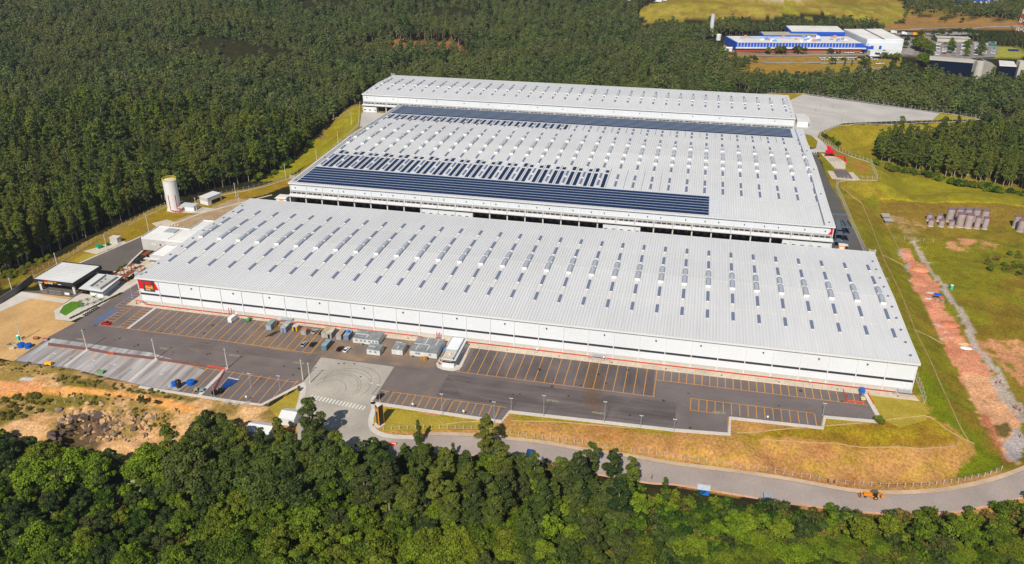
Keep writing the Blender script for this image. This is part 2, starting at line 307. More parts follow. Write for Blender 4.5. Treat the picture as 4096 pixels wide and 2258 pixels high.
# far: clearing, yellow hill, factory surroundings
pt('B',[(170,185),(400,165),(640,175),(720,225),(560,232),(300,215),(180,205)],c8(152,104,60),.9,nmask(9,.25,.5,51))
HILL=[(190,330),(330,270),(200,210),(200,130),(330,60),(560,10),(620,-80),(3000,-80),(3560,10),(3700,160),(3680,220),(3300,380),(3150,380),(3090,300),(2700,210),(2550,170),(1800,220),(1000,250),(420,290)]
pt('i',HILL,c8(158,142,46),1); pt('i',HILL,c8(150,116,54),.7,nmask(60,.42,.6,52)); pt('i',HILL,c8(128,132,30),.6,nmask(40,.42,.6,53)); pt('i',HILL,c8(132,98,46),.55,nmask(24,.45,.6,54)); pt('i',HILL,c8(176,158,70),.5,nmask(15,.5,.62,55))
for a,b in ((95,120),(150,165),(210,225)): pt('i',[(600,a),(1800,a+10),(2600,a+25),(3400,b),(3400,b+9),(2600,a+36),(1800,a+20),(600,a+9)],c8(170,164,60),.6)
pt('i',[(1800,-20),(2300,-20),(2380,25),(2000,20)],c8(196,170,150),.9)
pt('i',[(1500,-10),(2300,-10),(2370,30),(1900,20)],c8(190,165,140),.8)
pt('i',[(1100,760),(1700,690),(2576,700),(2576,930),(2000,980),(1400,960),(1100,880)],c8(160,126,52),1)
pt('j',[(0,600),(500,660),(1000,690),(1000,900),(560,960),(0,1000)],c8(150,128,46),1)
pt('j',[(1050,190),(2576,300),(2576,400),(740,395),(560,340),(1050,300)],c8(156,118,66),1)
pt('j',[(1100,-20),(2576,-20),(2576,300),(1500,220),(1120,170)],c8(130,110,50),1)
pt('j',[(1750,-10),(2260,30),(2240,95),(1900,90),(1700,20),(1200,0),(1150,-20)],c8(218,150,100),1)
pt('j',[(2210,600),(2576,590),(2576,780),(2220,760)],c8(160,158,60),1)
pt('j',[(0,380),(560,400),(1000,470),(1400,470),(2100,560),(2220,620),(2220,760),(1370,760),(1100,720),(600,660),(0,680)],c8(150,140,130),.9)
pt('i',[(1290,520),(1290,640),(1500,720),(2576,720),(2576,640),(1480,650)],c8(150,120,95),1)
pt('D',[(880,88),(930,-8),(960,-8),(900,100)],c8(140,110,60),.3)
grid=np.arange(len(fxx)).reshape(GX.shape); q=np.stack([grid[:-1,:-1].ravel(),grid[:-1,1:].ravel(),grid[1:,1:].ravel(),grid[1:,:-1].ravel()],1)
me=bpy.data.meshes.new('ground'); me.vertices.add(len(fxx)); me.vertices.foreach_set('co',np.stack([fxx,fyy,GZ],1).ravel())
me.loops.add(q.size); me.polygons.add(len(q)); me.loops.foreach_set('vertex_index',q.ravel()); me.polygons.foreach_set('loop_start',np.arange(0,q.size,4)); me.update(); me.polygons.foreach_set('use_smooth',[True]*len(q))
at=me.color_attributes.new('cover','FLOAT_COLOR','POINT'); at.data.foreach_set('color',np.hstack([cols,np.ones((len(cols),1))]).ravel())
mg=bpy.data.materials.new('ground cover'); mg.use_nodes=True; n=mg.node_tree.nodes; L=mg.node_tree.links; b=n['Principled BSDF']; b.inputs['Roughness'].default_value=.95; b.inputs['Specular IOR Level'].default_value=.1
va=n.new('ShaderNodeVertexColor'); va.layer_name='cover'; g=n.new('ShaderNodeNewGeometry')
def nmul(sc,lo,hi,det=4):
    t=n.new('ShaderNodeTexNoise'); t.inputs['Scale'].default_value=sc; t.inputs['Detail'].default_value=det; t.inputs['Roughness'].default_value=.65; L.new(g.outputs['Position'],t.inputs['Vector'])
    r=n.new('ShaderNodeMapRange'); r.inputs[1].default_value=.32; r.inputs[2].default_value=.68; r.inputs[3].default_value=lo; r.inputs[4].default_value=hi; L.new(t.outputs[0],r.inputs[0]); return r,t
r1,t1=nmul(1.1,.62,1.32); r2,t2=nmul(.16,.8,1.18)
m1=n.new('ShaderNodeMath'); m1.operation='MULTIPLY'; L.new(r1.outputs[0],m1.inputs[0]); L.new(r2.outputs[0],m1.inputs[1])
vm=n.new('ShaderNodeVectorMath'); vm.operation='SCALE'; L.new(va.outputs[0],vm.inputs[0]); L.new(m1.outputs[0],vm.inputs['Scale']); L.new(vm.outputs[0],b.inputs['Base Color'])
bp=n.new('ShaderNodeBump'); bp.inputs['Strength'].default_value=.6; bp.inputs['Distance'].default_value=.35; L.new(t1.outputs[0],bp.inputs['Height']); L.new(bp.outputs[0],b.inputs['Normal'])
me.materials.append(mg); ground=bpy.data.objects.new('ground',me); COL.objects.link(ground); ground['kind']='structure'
# ---------------- paved sheets on the platform
ASPH=mat('asphalt',c8(114,104,102),.9,.1,2.2,.16,.09); ASPH2=mat('worn asphalt',c8(132,124,120),.9,.1,1.6,.16,.1)
CONC=mat('concrete paving',c8(186,176,162),.9,.08,.8,.14,.07); PAVE=mat('pale concrete kerb',c8(208,200,190),.85,.07,.7,.08,.1); BEIGE=mat('stained concrete apron',c8(206,164,108),.9,.1,.6,.26,.05)
YEL=mat('orange road paint',c8(232,158,40),.7,.08,1.5,.06,.2); WHT=mat('white road paint',c8(226,222,212),.7,.08,2,.05,.2); BLUE=mat('blue road paint',c8(45,120,200),.7,.1,2,.1,.3)
s=MB(); s.sheet([(-17,-22),(-19.3,-35),(-19,-50),(-19.5,-55),(-12,-55.3),(8,-54.5),(27,-57.2),(45,-59.3),(65,-59.7),(81,-60),(89.5,-60),(98.3,-43.4),(128.2,-49.6),(176.6,-50.3),(177.7,-43.8),(236.2,-41.8),(253.6,-40.2),(254,-30.3),(285.2,-29.2),(286.8,-22.2),(306,-20.9),(303.2,-4.9),(100,-4.9),(99,-3.2),(-5.8,-3),(-5.5,5.9),(-.2,5.9),(-.2,99),(-12,99),(-12,60),(-15.5,18),(-16,0),(-16.6,-17)],.0)
struct('parking_lot',s,ASPH)
s=MB(); s.sheet([(0,100.5),(8.5,128),(8.5,131),(306,131),(306,126),(326,126),(326,101),(320,100)],.0); s.sheet([(306.6,131.02),(325.5,131.02),(321.5,170),(321,208),(318.5,235),(317,301),(306.6,301)],.0)
struct('loading_road',s,mat('dark asphalt',c8(96,92,90),.9,.1,2,.12,.1))
s=MB(); s.sheet([(-60,-16),(-61,-2),(-54,0),(-52,22),(-56,30.5),(-53.6,41),(-47,67),(-37,60),(-34.5,50),(-33.2,40),(-31,32),(-33.1,25),(-38.5,22),(-33,0),(-33,-3)],.004)
struct('service_road',s,mat('service road asphalt',c8(106,98,92),.9,.1,1.8,.14,.08))
s=MB(); s.sheet([(-74,-46),(-61,-16),(-61.5,-2.4),(-34,-2.4),(-33.5,-15),(-27,-21.8),(-17,-22.2),(-19.3,-35),(-19,-51),(-19.3,-54.8),(-45,-52),(-60,-50)],.006); struct('apron',s,BEIGE)
s=MB(); s.sheet([(-74,-45.9),(-61,-16),(-61.5,-2.6),(-50,-2.6),(-54,-14),(-58,-30),(-65,-48)],.012); s.sheet([(-33.5,-2.4),(-33.5,-15),(-27,-21.8),(-19.5,-21.8),(-18,-17),(-16.4,0),(-14.5,18),(-15.5,19),(-20,17),(-28,1.8),(-33,2)],.012)
s.sheet([(-22,-21),(-17,-17),(-16,0),(-14,20),(-13,34),(-14.6,34),(-16.6,18),(-18.2,0),(-20,-17)],.1); struct('pale_concrete_paving',s,PAVE)
s=MB(); s.sheet([(97.2,-25.2),(127.9,-25.4),(128.3,-49.2),(131,-54),(133,-62),(138,-68),(146,-69.5),(142,-80),(128,-79),(112,-76),(106,-64),(104,-54),(101,-47),(98.3,-43.4)],.01); struct('driveway',s,mat('driveway concrete',c8(176,168,156),.9,.08,.9,.16,.08))
s=MB(); s.prism([(-6,-3.1),(-5.6,6),(-.4,6),(-.4,-.02),(320.6,-.02),(322,-5),(100,-5),(99,-3.3)],-.05,.12)
struct('front_sidewalk',s,mat('sidewalk concrete',c8(206,190,168),.9,.09,.5,.12,.12))
s=MB()
def kerb(pts,wd,z0=-.05,z1=.12):
    n=len(pts); a=[];b=[]
    for i in range(n):
        p=Vector(pts[i]); d=(Vector(pts[min(i+1,n-1)])-Vector(pts[max(i-1,0)])).normalized(); nn=Vector((-d.y,d.x))*wd/2
        a.append(p+nn); b.append(p-nn)
    for i in range(n-1): s.prism([tuple(a[i]),tuple(a[i+1]),tuple(b[i+1]),tuple(b[i])],z0,z1)
kerb([(99,-43.4),(90.3,-60.2),(82,-60.6),(65,-60.3),(45,-59.9),(40,-59.6)],1.3)
kerb([(127.9,-46),(128.2,-50.2),(176.8,-51),(178.4,-44.6),(236.2,-42.5),(254.4,-40.7),(254.8,-31),(285.9,-29.9),(287.4,-23),(306.5,-21.7)],1.7); kerb([(306.3,-21.6),(303.8,-5.2)],1.6)
for x,y0 in ((3.2,-53.4),(34.4,-57.4),(65,-59.4)): s.prism([(x-.75,y0),(x+.75,y0),(x+.75,-40.5),(x-.75,-40.5)],-.05,.11)
s.prism([(7.6,-21.8),(8.9,-21.8),(9.1,-3.4),(7.9,-3.4)],-.05,.11)
s.prism([(143.2,-20),(144.5,-22.2),(147,-23.3),(151,-23.4),(153,-22),(153.6,-19.5),(152.7,-5.02),(143.4,-5.02)],-.05,.12)
s.prism([(98.6,-43),(101,-46),(103.6,-53),(105.6,-62),(104.2,-63),(101.6,-54),(99.5,-48),(98,-44.6)],-.05,.13)
def smoothpts(p,n=4):
    o=[]
    for i in range(len(p)-1):
        p0=p[max(i-1,0)];p1=p[i];p2=p[i+1];p3=p[min(i+2,len(p)-1)]
        for j in range(n):
            t=j/n; o.append(tuple(.5*((2*p1[k])+(-p0[k]+p2[k])*t+(2*p0[k]-5*p1[k]+4*p2[k]-p3[k])*t*t+(-p0[k]+3*p1[k]-3*p2[k]+p3[k])*t**3) for k in range(2)))
    return o+[tuple(p[-1])]
kerb(smoothpts([(128.6,-49.8),(130.6,-53.4),(132,-60),(135,-65.2),(141,-67.4),(150,-66.2)]),1.9)
kerb([(-52,22),(-56,30.5),(-53.6,41),(-47,67),(-42,83),(-34,105),(-22,123),(-10,140)],1.1); kerb([(-33.1,25),(-31,32),(-33.2,40),(-35.1,50.3)],1.0)
struct('kerb',s,PAVE)
# ground slabs around pump house, hut, pergola court and red shelter
s=MB(); s.sheet([(-56,102),(-52,101),(-33,104),(-31,112),(-43,113),(-56,112)],.03); s.sheet([(-64,43),(-55,41.5),(-50,58),(-57,61),(-60,50)],.03); s.sheet([(-31,15),(-17,15),(-12,50),(-24,50),(-29,40),(-31,32)],.03); s.sheet([(-45,79),(-40,88),(-48,91),(-53,84)],.03)
s.sheet([(322,300),(330,294),(334,283),(332,268),(325.5,268),(320,300)],.03); s.sheet([(320,262),(336,262),(338,248),(334.5,245.5),(321,245.5)],.03); struct('paved_court',s,mat('court paving',c8(204,190,170),.9,.08,.7,.1,.15))
s=MB(); s.sheet([(323.5,265),(332.6,265),(334.3,249),(324.5,249)],.04); struct('side_parking',s,ASPH)
s=MB(); s.sheet([(323.8,477.9),(426,434.8),(415.5,411.6),(382.3,400.1),(345.1,385.3),(324.8,355),(322,341),(329,305),(306,301),(306,303),(318,312),(321,330),(318,345),(306,352),(306,408),(303,430),(311.3,453.5)],.01); s.sheet([(-16.5,293),(8,293),(8,335),(-30,335),(-30,330)],.01); s.sheet([(8,311.4),(306,311.6),(306,336),(8,335)],-.005)
struct('truck_yard',s,mat('yard concrete',c8(190,184,178),.9,.07,.8,.12,.05))
s=MB()
s.sheet([G('r',800,372)[:2],G('r',2130,575)[:2],G('r',2130,590)[:2],G('r',800,388)[:2]],.02); s.sheet([G('r',980,545)[:2],G('r',2130,715)[:2],G('r',2130,732)[:2],G('r',980,560)[:2]],.02); struct('yard_kerb_line',s,PAVE)
# painted lines
s=MB()
def ln(x0,y0,x1,y1,wd=.2,z=.012):
    d=Vector((x1-x0,y1-y0)).normalized(); nx,ny=-d.y*wd/2,d.x*wd/2
    s.sheet([(x0+nx,y0+ny),(x1+nx,y1+ny),(x1-nx,y1-ny),(x0-nx,y0-ny)],z)
for k in range(1,23): ln(9.1+3.745*k,-3.5,9.3+3.755*k,-22-.055*k*.9)
ln(-1.4,-21.9,50,-22.1,z=.016); ln(50,-22.1,91.9,-23.3,z=.016)
ln(3.4,-3.5,3.5,-21.8); 
for k in range(1,9): ln(3.4,-3.4-2.2*k,7.7,-3.2-2.2*k)
ln(-1.4,-3.5,-1.4,-22,z=.016); ln(-5.7,-10,-5.7,-22,z=.016); ln(-5.7,-22,-1.4,-22)
for k in range(8): ln(-1.4,-3.9-2.25*k,-5.7,-3.7-2.25*k)
ln(-9.8,-6,-8.6,34,z=.016)
for k in range(17): ln(-5.7,-6+2.35*k,-9.7,-5.9+2.35*k)
ln(-17.9,-17,-14.6,20,z=.016)
for k in range(34): ln(-16.4+.088*k,-17+1.1*k,-17.9+.088*k,-16.9+1.1*k,.18)
ln(-19,-41.8,46,-42.3,z=.016); ln(46,-42.3,97,-44,z=.016)
for k in range(-4,26):
    x=4.5+3.8*k
    if x<98-0 and abs(x-3.2)>1.5: ln(x,-42-.02*max(0,k-10),x+.25,max(-59.6,-54.8-.09*max(0,x)) if k<25 else -50)
ln(152,-23.3,228,-23.7,z=.016)
for k in range(21): ln(153.3+3.72*k,-5.1,153.2+3.72*k,-23.5)
ln(227.6,-12.1,303.5,-12.0,z=.016)
for k in range(1,27): ln(227.6+2.86*k,-5.1,227.6+2.86*k,-12.05)
ln(241,-21.7,284,-21.4,z=.016); ln(241,-29.3,251,-29.2); ln(241,-21.7,241,-29.3)
for k in range(1,16): ln(241+2.87*k,-21.6,241+2.87*k,-28.9)
ln(128.4,-41.9,176.6,-42.3,z=.016)
for k in range(16): ln(130.9+2.88*k,-42,130.9+2.88*k,-49.2)
ln(307.6,131,306.6,300,.3)
for k in range(5): ln(324.5,250+3.3*k,332.8,250+3.3*k,.2); 
for k in range(24): ln(324.6+.36*k,249.5,324.2+.36*k,265,.08)
struct('parking_lines',s,YEL)
s=MB()
for k in range(26): ln(-60+1.03*k,-3.2-.05*k,-60.7+1.03*k,-6.8-.05*k,.6,.03)
for k in range(17): ln(105.4+1.35*k,-50.2-.15*k,105.2+1.35*k,-52.8-.15*k,.55,.02)
for k in range(7): ln(310.6+1.1*k,299.5,310.6+1.1*k,303,.5,.02)
for k in range(8): ln(-47.5+1.3*k,81.4+.7*k,-45.9+1.3*k,79+.7*k,.5,.02)
ln(311,297,318,297,.4,.02)
struct('crosswalk_stripes',s,WHT)
s=MB()
for k in range(5): 
    s.rect(-9.7,-20.4+2.6*k,-8.3,-19+2.6*k,.02)
    for q in range(3): ln(-8.1,-20.5+2.6*k+.5*q,-5.8,-20.2+2.6*k+.5*q,.18,.02)
for k in range(6): s.rect(-9.6,-6.5+2.5*k,-9.0,-4.9+2.5*k,.02)
struct('accessible_bay_marking',s,BLUE)
def filmmat(name,col,a0,a1,sx=.24,sy=.04):
    dm=bpy.data.materials.new(name); dm.use_nodes=True; n=dm.node_tree.nodes; L=dm.node_tree.links; b=n['Principled BSDF']; b.inputs['Base Color'].default_value=(*col,1); b.inputs['Roughness'].default_value=.95
    g=n.new('ShaderNodeNewGeometry'); mp=n.new('ShaderNodeMapping'); mp.inputs['Scale'].default_value=(sx,sy,1); L.new(g.outputs['Position'],mp.inputs[0]); t=n.new('ShaderNodeTexNoise'); t.inputs['Scale'].default_value=1; t.inputs['Detail'].default_value=5; L.new(mp.outputs[0],t.inputs[0])
    r=n.new('ShaderNodeMapRange'); r.inputs[1].default_value=.36; r.inputs[2].default_value=.78; r.inputs[3].default_value=a0; r.inputs[4].default_value=a1; L.new(t.outputs[0],r.inputs[0]); L.new(r.outputs[0],b.inputs['Alpha']); return dm
# worn, dusty patches over the asphalt
for nm,poly,cc,a0,a1,sx,sy in (('dust_patch',[(76,-25),(97,-25),(97,-40),(60,-38),(40,-30),(44,-24.5)],c8(170,150,132),.0,.4,.12,.12),('dust_patch',[(100,-4.9),(143,-4.9),(143,-24),(98,-25),(60,-23),(60,-4)],c8(190,158,124),.05,.75,.1,.1),('dust_patch',[(129,-26),(150,-26),(165,-48),(131,-48.5)],c8(170,152,136),.0,.55,.1,.07),('dust_patch',[(226,-14),(300,-14),(300,-20.5),(240,-20.5),(236,-40),(214,-40)],c8(160,150,150),.0,.35,.06,.25),('dust_patch',[(-16,-30),(95,-30),(95,-23.5),(-10,-23)],c8(150,136,128),.0,.4,.03,.2),('dust_patch',[(150,-26),(236,-26),(236,-40),(150,-41)],c8(90,82,84),.0,.5,.04,.3),('dust_patch',[(10,-3.8),(95,-4),(95,-21.8),(10,-21.5)],c8(150,136,128),.0,.35,.1,.1),('dust_patch',[(155,-5.3),(227,-5.3),(227,-23),(155,-23)],c8(84,78,80),.0,.45,.1,.05)):
    q=MB(); q.sheet(poly,.004); struct(nm,q,filmmat(nm,cc,a0,a1,sx,sy))
# tyre marks and stains
s=MB()
def arc(cx,cy,rx,ry,a0,a1,wd,z=.018,n=26):
    p=[(cx+rx*math.cos(a0+(a1-a0)*i/n),cy+ry*math.sin(a0+(a1-a0)*i/n)) for i in range(n+1)]
    for i in range(n): ln(*p[i],*p[i+1],wd,z)
for cx,cy,rx,ry,a,b in ((112,-44,8,9,R(150),R(-20)),(112,-44,9,10,R(160),R(-15)),(113,-42,11,10,R(120),R(-30)),(114,-38,9,8,R(200),R(-10)),(110,-46,6,7,R(170),R(10)),(115,-40,12,12,R(100),R(-25))): arc(cx,cy,rx,ry,a,b,.2)
for cx,cy,rx,ry,a,b in ((75,-32,30,5,R(200),R(340)),(180,-33,24,6,R(190),R(350)),(160,-22,12,9,R(200),R(290)),(40,-30,26,4,R(20),R(160)),(225,-30,18,6,R(10),R(170)),(262,-18,22,3,R(180),R(360))): arc(cx,cy,rx,ry,a,b,.16,.014)
struct('tyre_marks',s,mat('tyre rubber stain',c8(128,122,114),.9,.1,2,.1,.4))
s=MB()
for i,(x,y) in enumerate([(20,-34),(21,-33.2),(20.4,-32.4),(52,-33),(53,-32.6),(86,-34.6),(-10,-27),(-9,-26.8),(190,-21),(240,-18.6),(272,-19.5),(118,-35),(106,-28),(108,-27.4),(112,-26.8)]):
    s.sheet([(x+.42*math.cos(t*.785),y+.42*math.sin(t*.785)) for t in range(8)],.02)
for x in np.arange(105,318,21.): s.sheet([(x+.4*math.cos(t*.785),-3.6+.4*math.sin(t*.785)) for t in range(8)],.126)
q=MB(); orr=random.Random(5)
for k in range(60):
    x=orr.uniform(-10,300); y=orr.uniform(-40,-6); r_=orr.uniform(.25,.9)
    if 97<x<130 or 140<x<154 or (x>250 and y<-28) or 64<x<143 and y>-21: continue
    q.sheet([(x+r_*orr.uniform(.6,1.1)*math.cos(t*.7),y+r_*orr.uniform(.5,1.4)*math.sin(t*.7)) for t in range(9)],.013)
struct('oil_stain',q,filmmat('oil film',c8(58,52,52),.3,.7,.6,.6))
struct('manhole_cover',s,plain('cast iron',c8(52,48,50)))
s=MB()
for x,y in ((192,-34.5),(209,-38.2),(251,-28.4),(90.5,-31),(63,-31.6),(33,-33),(-5,-34)):
    s.rect(x-2.1,y-.42,x+2.1,y+.42,.02)
struct('drain_surround',s,mat('drain frame',c8(190,184,150),.9))
s=MB()
for x,y in ((192,-34.5),(209,-38.2),(251,-28.4),(90.5,-31),(63,-31.6),(33,-33),(-5,-34)):
    for k in range(4): s.rect(x-1.95+k,y-.22,x-1.1+k,y+.22,.03)
struct('drain_grate',s,plain('grate iron',c8(50,48,46)))
struct('dust_film',MB().sheet([(-18.8,-54),(-17.5,-36),(30,-37),(58,-44),(56,-58.8),(45,-59),(27,-57),(8,-54.4)],.009),filmmat('pale dust',c8(214,212,214),.22,1.0,.3,.035))
s=MB()
s.sheet([(200,-5.2),(206,-5.2),(210,-38),(203,-38)],.008); o=struct('rust_stain',s,filmmat('rust film',c8(158,116,62),.02,.42,.5,.12))
s=MB(); s.sheet([G('b',*p)[:2] for p in [(455,760),(830,805),(1060,850),(1480,898),(2000,975),(2155,985),(2150,1012),(1990,1005),(1480,925),(1060,875),(830,835),(455,790)]],.01); struct('red_soil_strip',s,mat('reddish dusty strip',c8(128,92,84),.9,.15,1.,.1,.2))
# public road, draped
def strip(a,b,name,m,off,n=8,zf=None,mb=None):
    a=smoothpts(a,n); b=smoothpts(b,n); N=150
    def rs(p):
        d=[0]
        for i in range(1,len(p)): d.append(d[-1]+math.dist(p[i],p[i-1]))
        o=[]
        for k in range(N+1):
            t=d[-1]*k/N; j=max(1,min(len(d)-1,int(np.searchsorted(d,t)))); f=(t-d[j-1])/(d[j]-d[j-1]); o.append((p[j-1][0]+(p[j][0]-p[j-1][0])*f,p[j-1][1]+(p[j][1]-p[j-1][1])*f))
        return o
    a=rs(a);b=rs(b); mb=MB() if mb is None else mb
    V=[(x,y,float(zf(x)) +off) for x,y in a]+[(x,y,float(zf(x))+off) for x,y in b]
    mb.add(V,[(i,N+1+i,N+2+i,i+1) for i in range(N)])
    return mb
struct('road',strip(NE,SE,'road',None,0.0,zf=zr),mat('road asphalt',c8(168,154,146),.9,.08,1.4,.14,.07))
NK=[(x-.3,y+1.9) for x,y in NE[1:]]; mb=strip(NE[1:],NK,'',None,.14,zf=zr); 
struct('road_sidewalk',mb,mat('dusty sidewalk',c8(196,172,146),.9,.08,.7,.14,.1))
SK=[(x+.2,y-.9) for x,y in SE]; struct('road_verge',strip(SE,SK,'',None,.03,zf=zr),mat('pink soil verge',c8(208,160,132),.9,.12,.7,.2,.1))
# ---------------- warehouses
def roofmat(name,base):
    m=bpy.data.materials.new(name); m.use_nodes=True; n=m.node_tree.nodes; L=m.node_tree.links; b=n['Principled BSDF']
    b.inputs['Roughness'].default_value=.55; b.inputs['Specular IOR Level'].default_value=.25
    g=n.new('ShaderNodeNewGeometry'); sp=n.new('ShaderNodeSeparateXYZ'); L.new(g.outputs['Position'],sp.inputs[0])
    def mth(op,a,bb=None):
        q=n.new('ShaderNodeMath'); q.operation=op
        for i,v in enumerate((a,bb)):
            if v is None: continue
            if isinstance(v,(int,float)): q.inputs[i].default_value=v
            else: L.new(v,q.inputs[i])
        return q.outputs[0]
    # fixing dots every 1.25 m along each rib: small darker dashes with rib shadow painted in
    fx=mth('FRACT',mth('MULTIPLY',mth('ADD',sp.outputs[0],.15),.8)); fy=mth('FRACT',mth('MULTIPLY',sp.outputs[1],.8))
    dash=mth('MULTIPLY',mth('LESS_THAN',fx,.26),mth('LESS_THAN',fy,.5))
    t=n.new('ShaderNodeTexNoise'); t.inputs['Scale'].default_value=.03; t.inputs['Detail'].default_value=4; L.new(g.outputs['Position'],t.inputs[0])
    mp=n.new('ShaderNodeMapping'); mp.inputs['Scale'].default_value=(1.1,.05,.1); L.new(g.outputs['Position'],mp.inputs[0])
    t2=n.new('ShaderNodeTexNoise'); t2.inputs['Scale'].default_value=1; t2.inputs['Detail'].default_value=3; L.new(mp.outputs[0],t2.inputs[0])
    v=mth('ADD',mth('ADD',mth('MULTIPLY',t.outputs[0],.22),mth('MULTIPLY',t2.outputs[0],.18)),.80)
    v=mth('MULTIPLY',v,mth('SUBTRACT',1.0,mth('MULTIPLY',dash,.2)))
    vm=n.new('ShaderNodeVectorMath'); vm.operation='SCALE'; vm.inputs[0].default_value=base; L.new(v,vm.inputs['Scale']); L.new(vm.outputs[0],b.inputs['Base Color'])
    return m
ROOF=roofmat('corrugated roof sheet',(.70,.70,.705))
WALL=mat('white wall panel',(.70,.73,.765),.5,.02,.8,.04,.05,spec=.3); TRIM=mat('white painted steel',(.70,.70,.70),.5,.03,1,.03,.1)
DARKB=plain('dark wall band',c8(52,50,60),.5); BASEC=mat('grey plinth',c8(188,184,178),.9,.06,.8,.06,.1); GUT=plain('gutter shade',c8(128,132,140),.6)
GLASS=plain('skylight glazing',c8(116,124,150),.35,spec=.4); GLASS2=mat('ribbed vent sheet',c8(150,158,172),.4,.05,3,.05,.2); WINB=plain('dark window glass',c8(48,46,58),.3,spec=.4)
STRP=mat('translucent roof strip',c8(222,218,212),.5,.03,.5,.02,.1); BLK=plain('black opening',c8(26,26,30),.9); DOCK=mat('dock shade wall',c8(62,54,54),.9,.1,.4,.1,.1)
PANEL=None
def solmat():
    m=bpy.data.materials.new('solar cells'); m.use_nodes=True; n=m.node_tree.nodes; L=m.node_tree.links; b=n['Principled BSDF']
    b.inputs['Roughness'].default_value=.35; b.inputs['Specular IOR Level'].default_value=.25
    g=n.new('ShaderNodeNewGeometry'); br=n.new('ShaderNodeTexBrick'); br.offset=0; br.inputs['Scale'].default_value=1; br.inputs['Mortar Size'].default_value=.05; br.inputs['Brick Width'].default_value=1.0; br.inputs['Row Height'].default_value=1.66
    br.inputs['Color1'].default_value=(*c8(8,28,66),1); br.inputs['Color2'].default_value=(*c8(10,36,80),1); br.inputs['Mortar'].default_value=(*c8(34,60,104),1); br.inputs['Mortar Smooth'].default_value=.2
    L.new(g.outputs['Position'],br.inputs['Vector']); L.new(br.outputs[0],b.inputs['Base Color']); return m
SOLAR=solmat()
def roof(mb,x0,x1,y0,y1,zb,rise,per=1.0,h=.14):
    ym=(y0+y1)/2; prof=[]; n=int(round((x1-x0)/per)); h=.2
    for i in range(n):
        bx=x0+(x1-x0)*i/n; p=(x1-x0)/n
        prof+=[(bx,0),(bx+.12*p,h),(bx+.34*p,h),(bx+.46*p,0)]
    prof.append((x1,0)); N=len(prof); ys=[(y0,zb),(y0+(ym-y0)*.5,zb+rise*.5),(ym,zb+rise),(ym+(y1-ym)*.5,zb+rise*.5),(y1,zb)]
    V=[(px,y,z+pz) for y,z in ys for px,pz in prof]
    mb.add(V,[(j*N+i,j*N+i+1,(j+1)*N+i+1,(j+1)*N+i) for j in range(4) for i in range(N-1)])
def rz(W,y,): 
    ym=(W['y0']+W['y1'])/2; return W['zr']+W['rise']*(1-abs(y-ym)/(W['y1']-ym))
def barrel(mb,x,y0,y1,z0,z1,wd,hh,n=8,skirt=.0,mi=0,endmi=1):
    secs=[]
    for y,z in ((y0,z0),(y1,z1)):
        secs.append([(x-wd/2*math.cos(math.pi*i/n),y,z+skirt+hh*math.sin(math.pi*i/n)) for i in range(n+1)])
    N=n+1; mb.add(secs[0]+secs[1],[(i,i+1,N+i+1,N+i) for i in range(n)],mi)
    for s_,e in ((0,1),(1,-1)):
        y=(y0,y1)[s_]; z=(z0,z1)[s_]; pts=secs[s_]+[(x+wd/2,y,z),(x-wd/2,y,z)]; mb.add(pts,[tuple(range(len(pts)))],endmi)
    if skirt: mb.add([(x-wd/2,y0,z0),(x-wd/2,y1,z1),(x-wd/2,y1,z1+skirt),(x-wd/2,y0,z0+skirt)],[(0,1,2,3)],2); mb.add([(x+wd/2,y0,z0),(x+wd/2,y1,z1),(x+wd/2,y1,z1+skirt),(x+wd/2,y0,z0+skirt)],[(0,3,2,1)],2)
def many(W,items,name,maker,mats,limit=100):
    # nearest ones are parts of their own, the rest one part
    items=sorted(items,key=lambda it:(it[0]-CX)**2+(it[1]-CY)**2+CZ**2)
    for it in items[:limit]:
        m=MB(); maker(m,it); m.build(name,mats,W['o'])
    if items[limit:]:
        m=MB()
        for it in items[limit:]: maker(m,it)
        o=m.build(name,mats,W['o']); o['kind']='stuff'
def skylights(W,xs,rows,vents):
    sk=[];vt=[];st=MB()
    for x in xs:
        for a,b in rows: sk.append((x,(a+b)/2,a,b))
        for a,b in vents: vt.append((x,(a+b)/2,a,b))
        al=sorted(rows+vents)
        b=al[0][0]; c=al[-1][1]; q=(W['y0']+W['y1'])/2; st=MB(); st.add([(x-.62,b,rz(W,b)+.17),(x+.62,b,rz(W,b)+.17),(x+.62,q,rz(W,q)+.17),(x-.62,q,rz(W,q)+.17),(x+.62,c,rz(W,c)+.17),(x-.62,c,rz(W,c)+.17)],[(0,1,2,3),(3,2,4,5)]); st.build('roof_strip',STRP,W['o'])
    many(W,sk,'skylight',lambda m,it:barrel(m,it[0],it[2],it[3],rz(W,it[2])+.15,rz(W,it[3])+.15,1.35,.32),[GLASS,TRIM])
    def vm(m,it):
        x,_,a,b=it; z0,z1=rz(W,a)+.1,rz(W,b)+.1
        barrel(m,x,a,b,z0,z1,1.5,.3,mi=3,endmi=1)
        barrel(m,x,a+.02,b-.02,z0+.4,z1+.4,2.2,.42,mi=0,endmi=1,skirt=.2); 
        for yy,zz in ((a-.15,z0),(b-.15,z1)): m.box(x-1.15,yy,zz,x+1.15,yy+.25,zz+.98,1)
        m.box(x-.7,a+.2,min(z0,z1)-.1,x+.7,b-.2,min(z0,z1)+.5,3)
        for q in range(1,int((b-a)/1.0)): m.box(x-.6,a+q-.04,z0+(z1-z0)*q/(b-a)+1.0,x+.6,a+q+.04,z0+(z1-z0)*q/(b-a)+1.07,1)
    many(W,vt,'roof_vent',vm,[GLASS2,TRIM,TRIM,BLK])
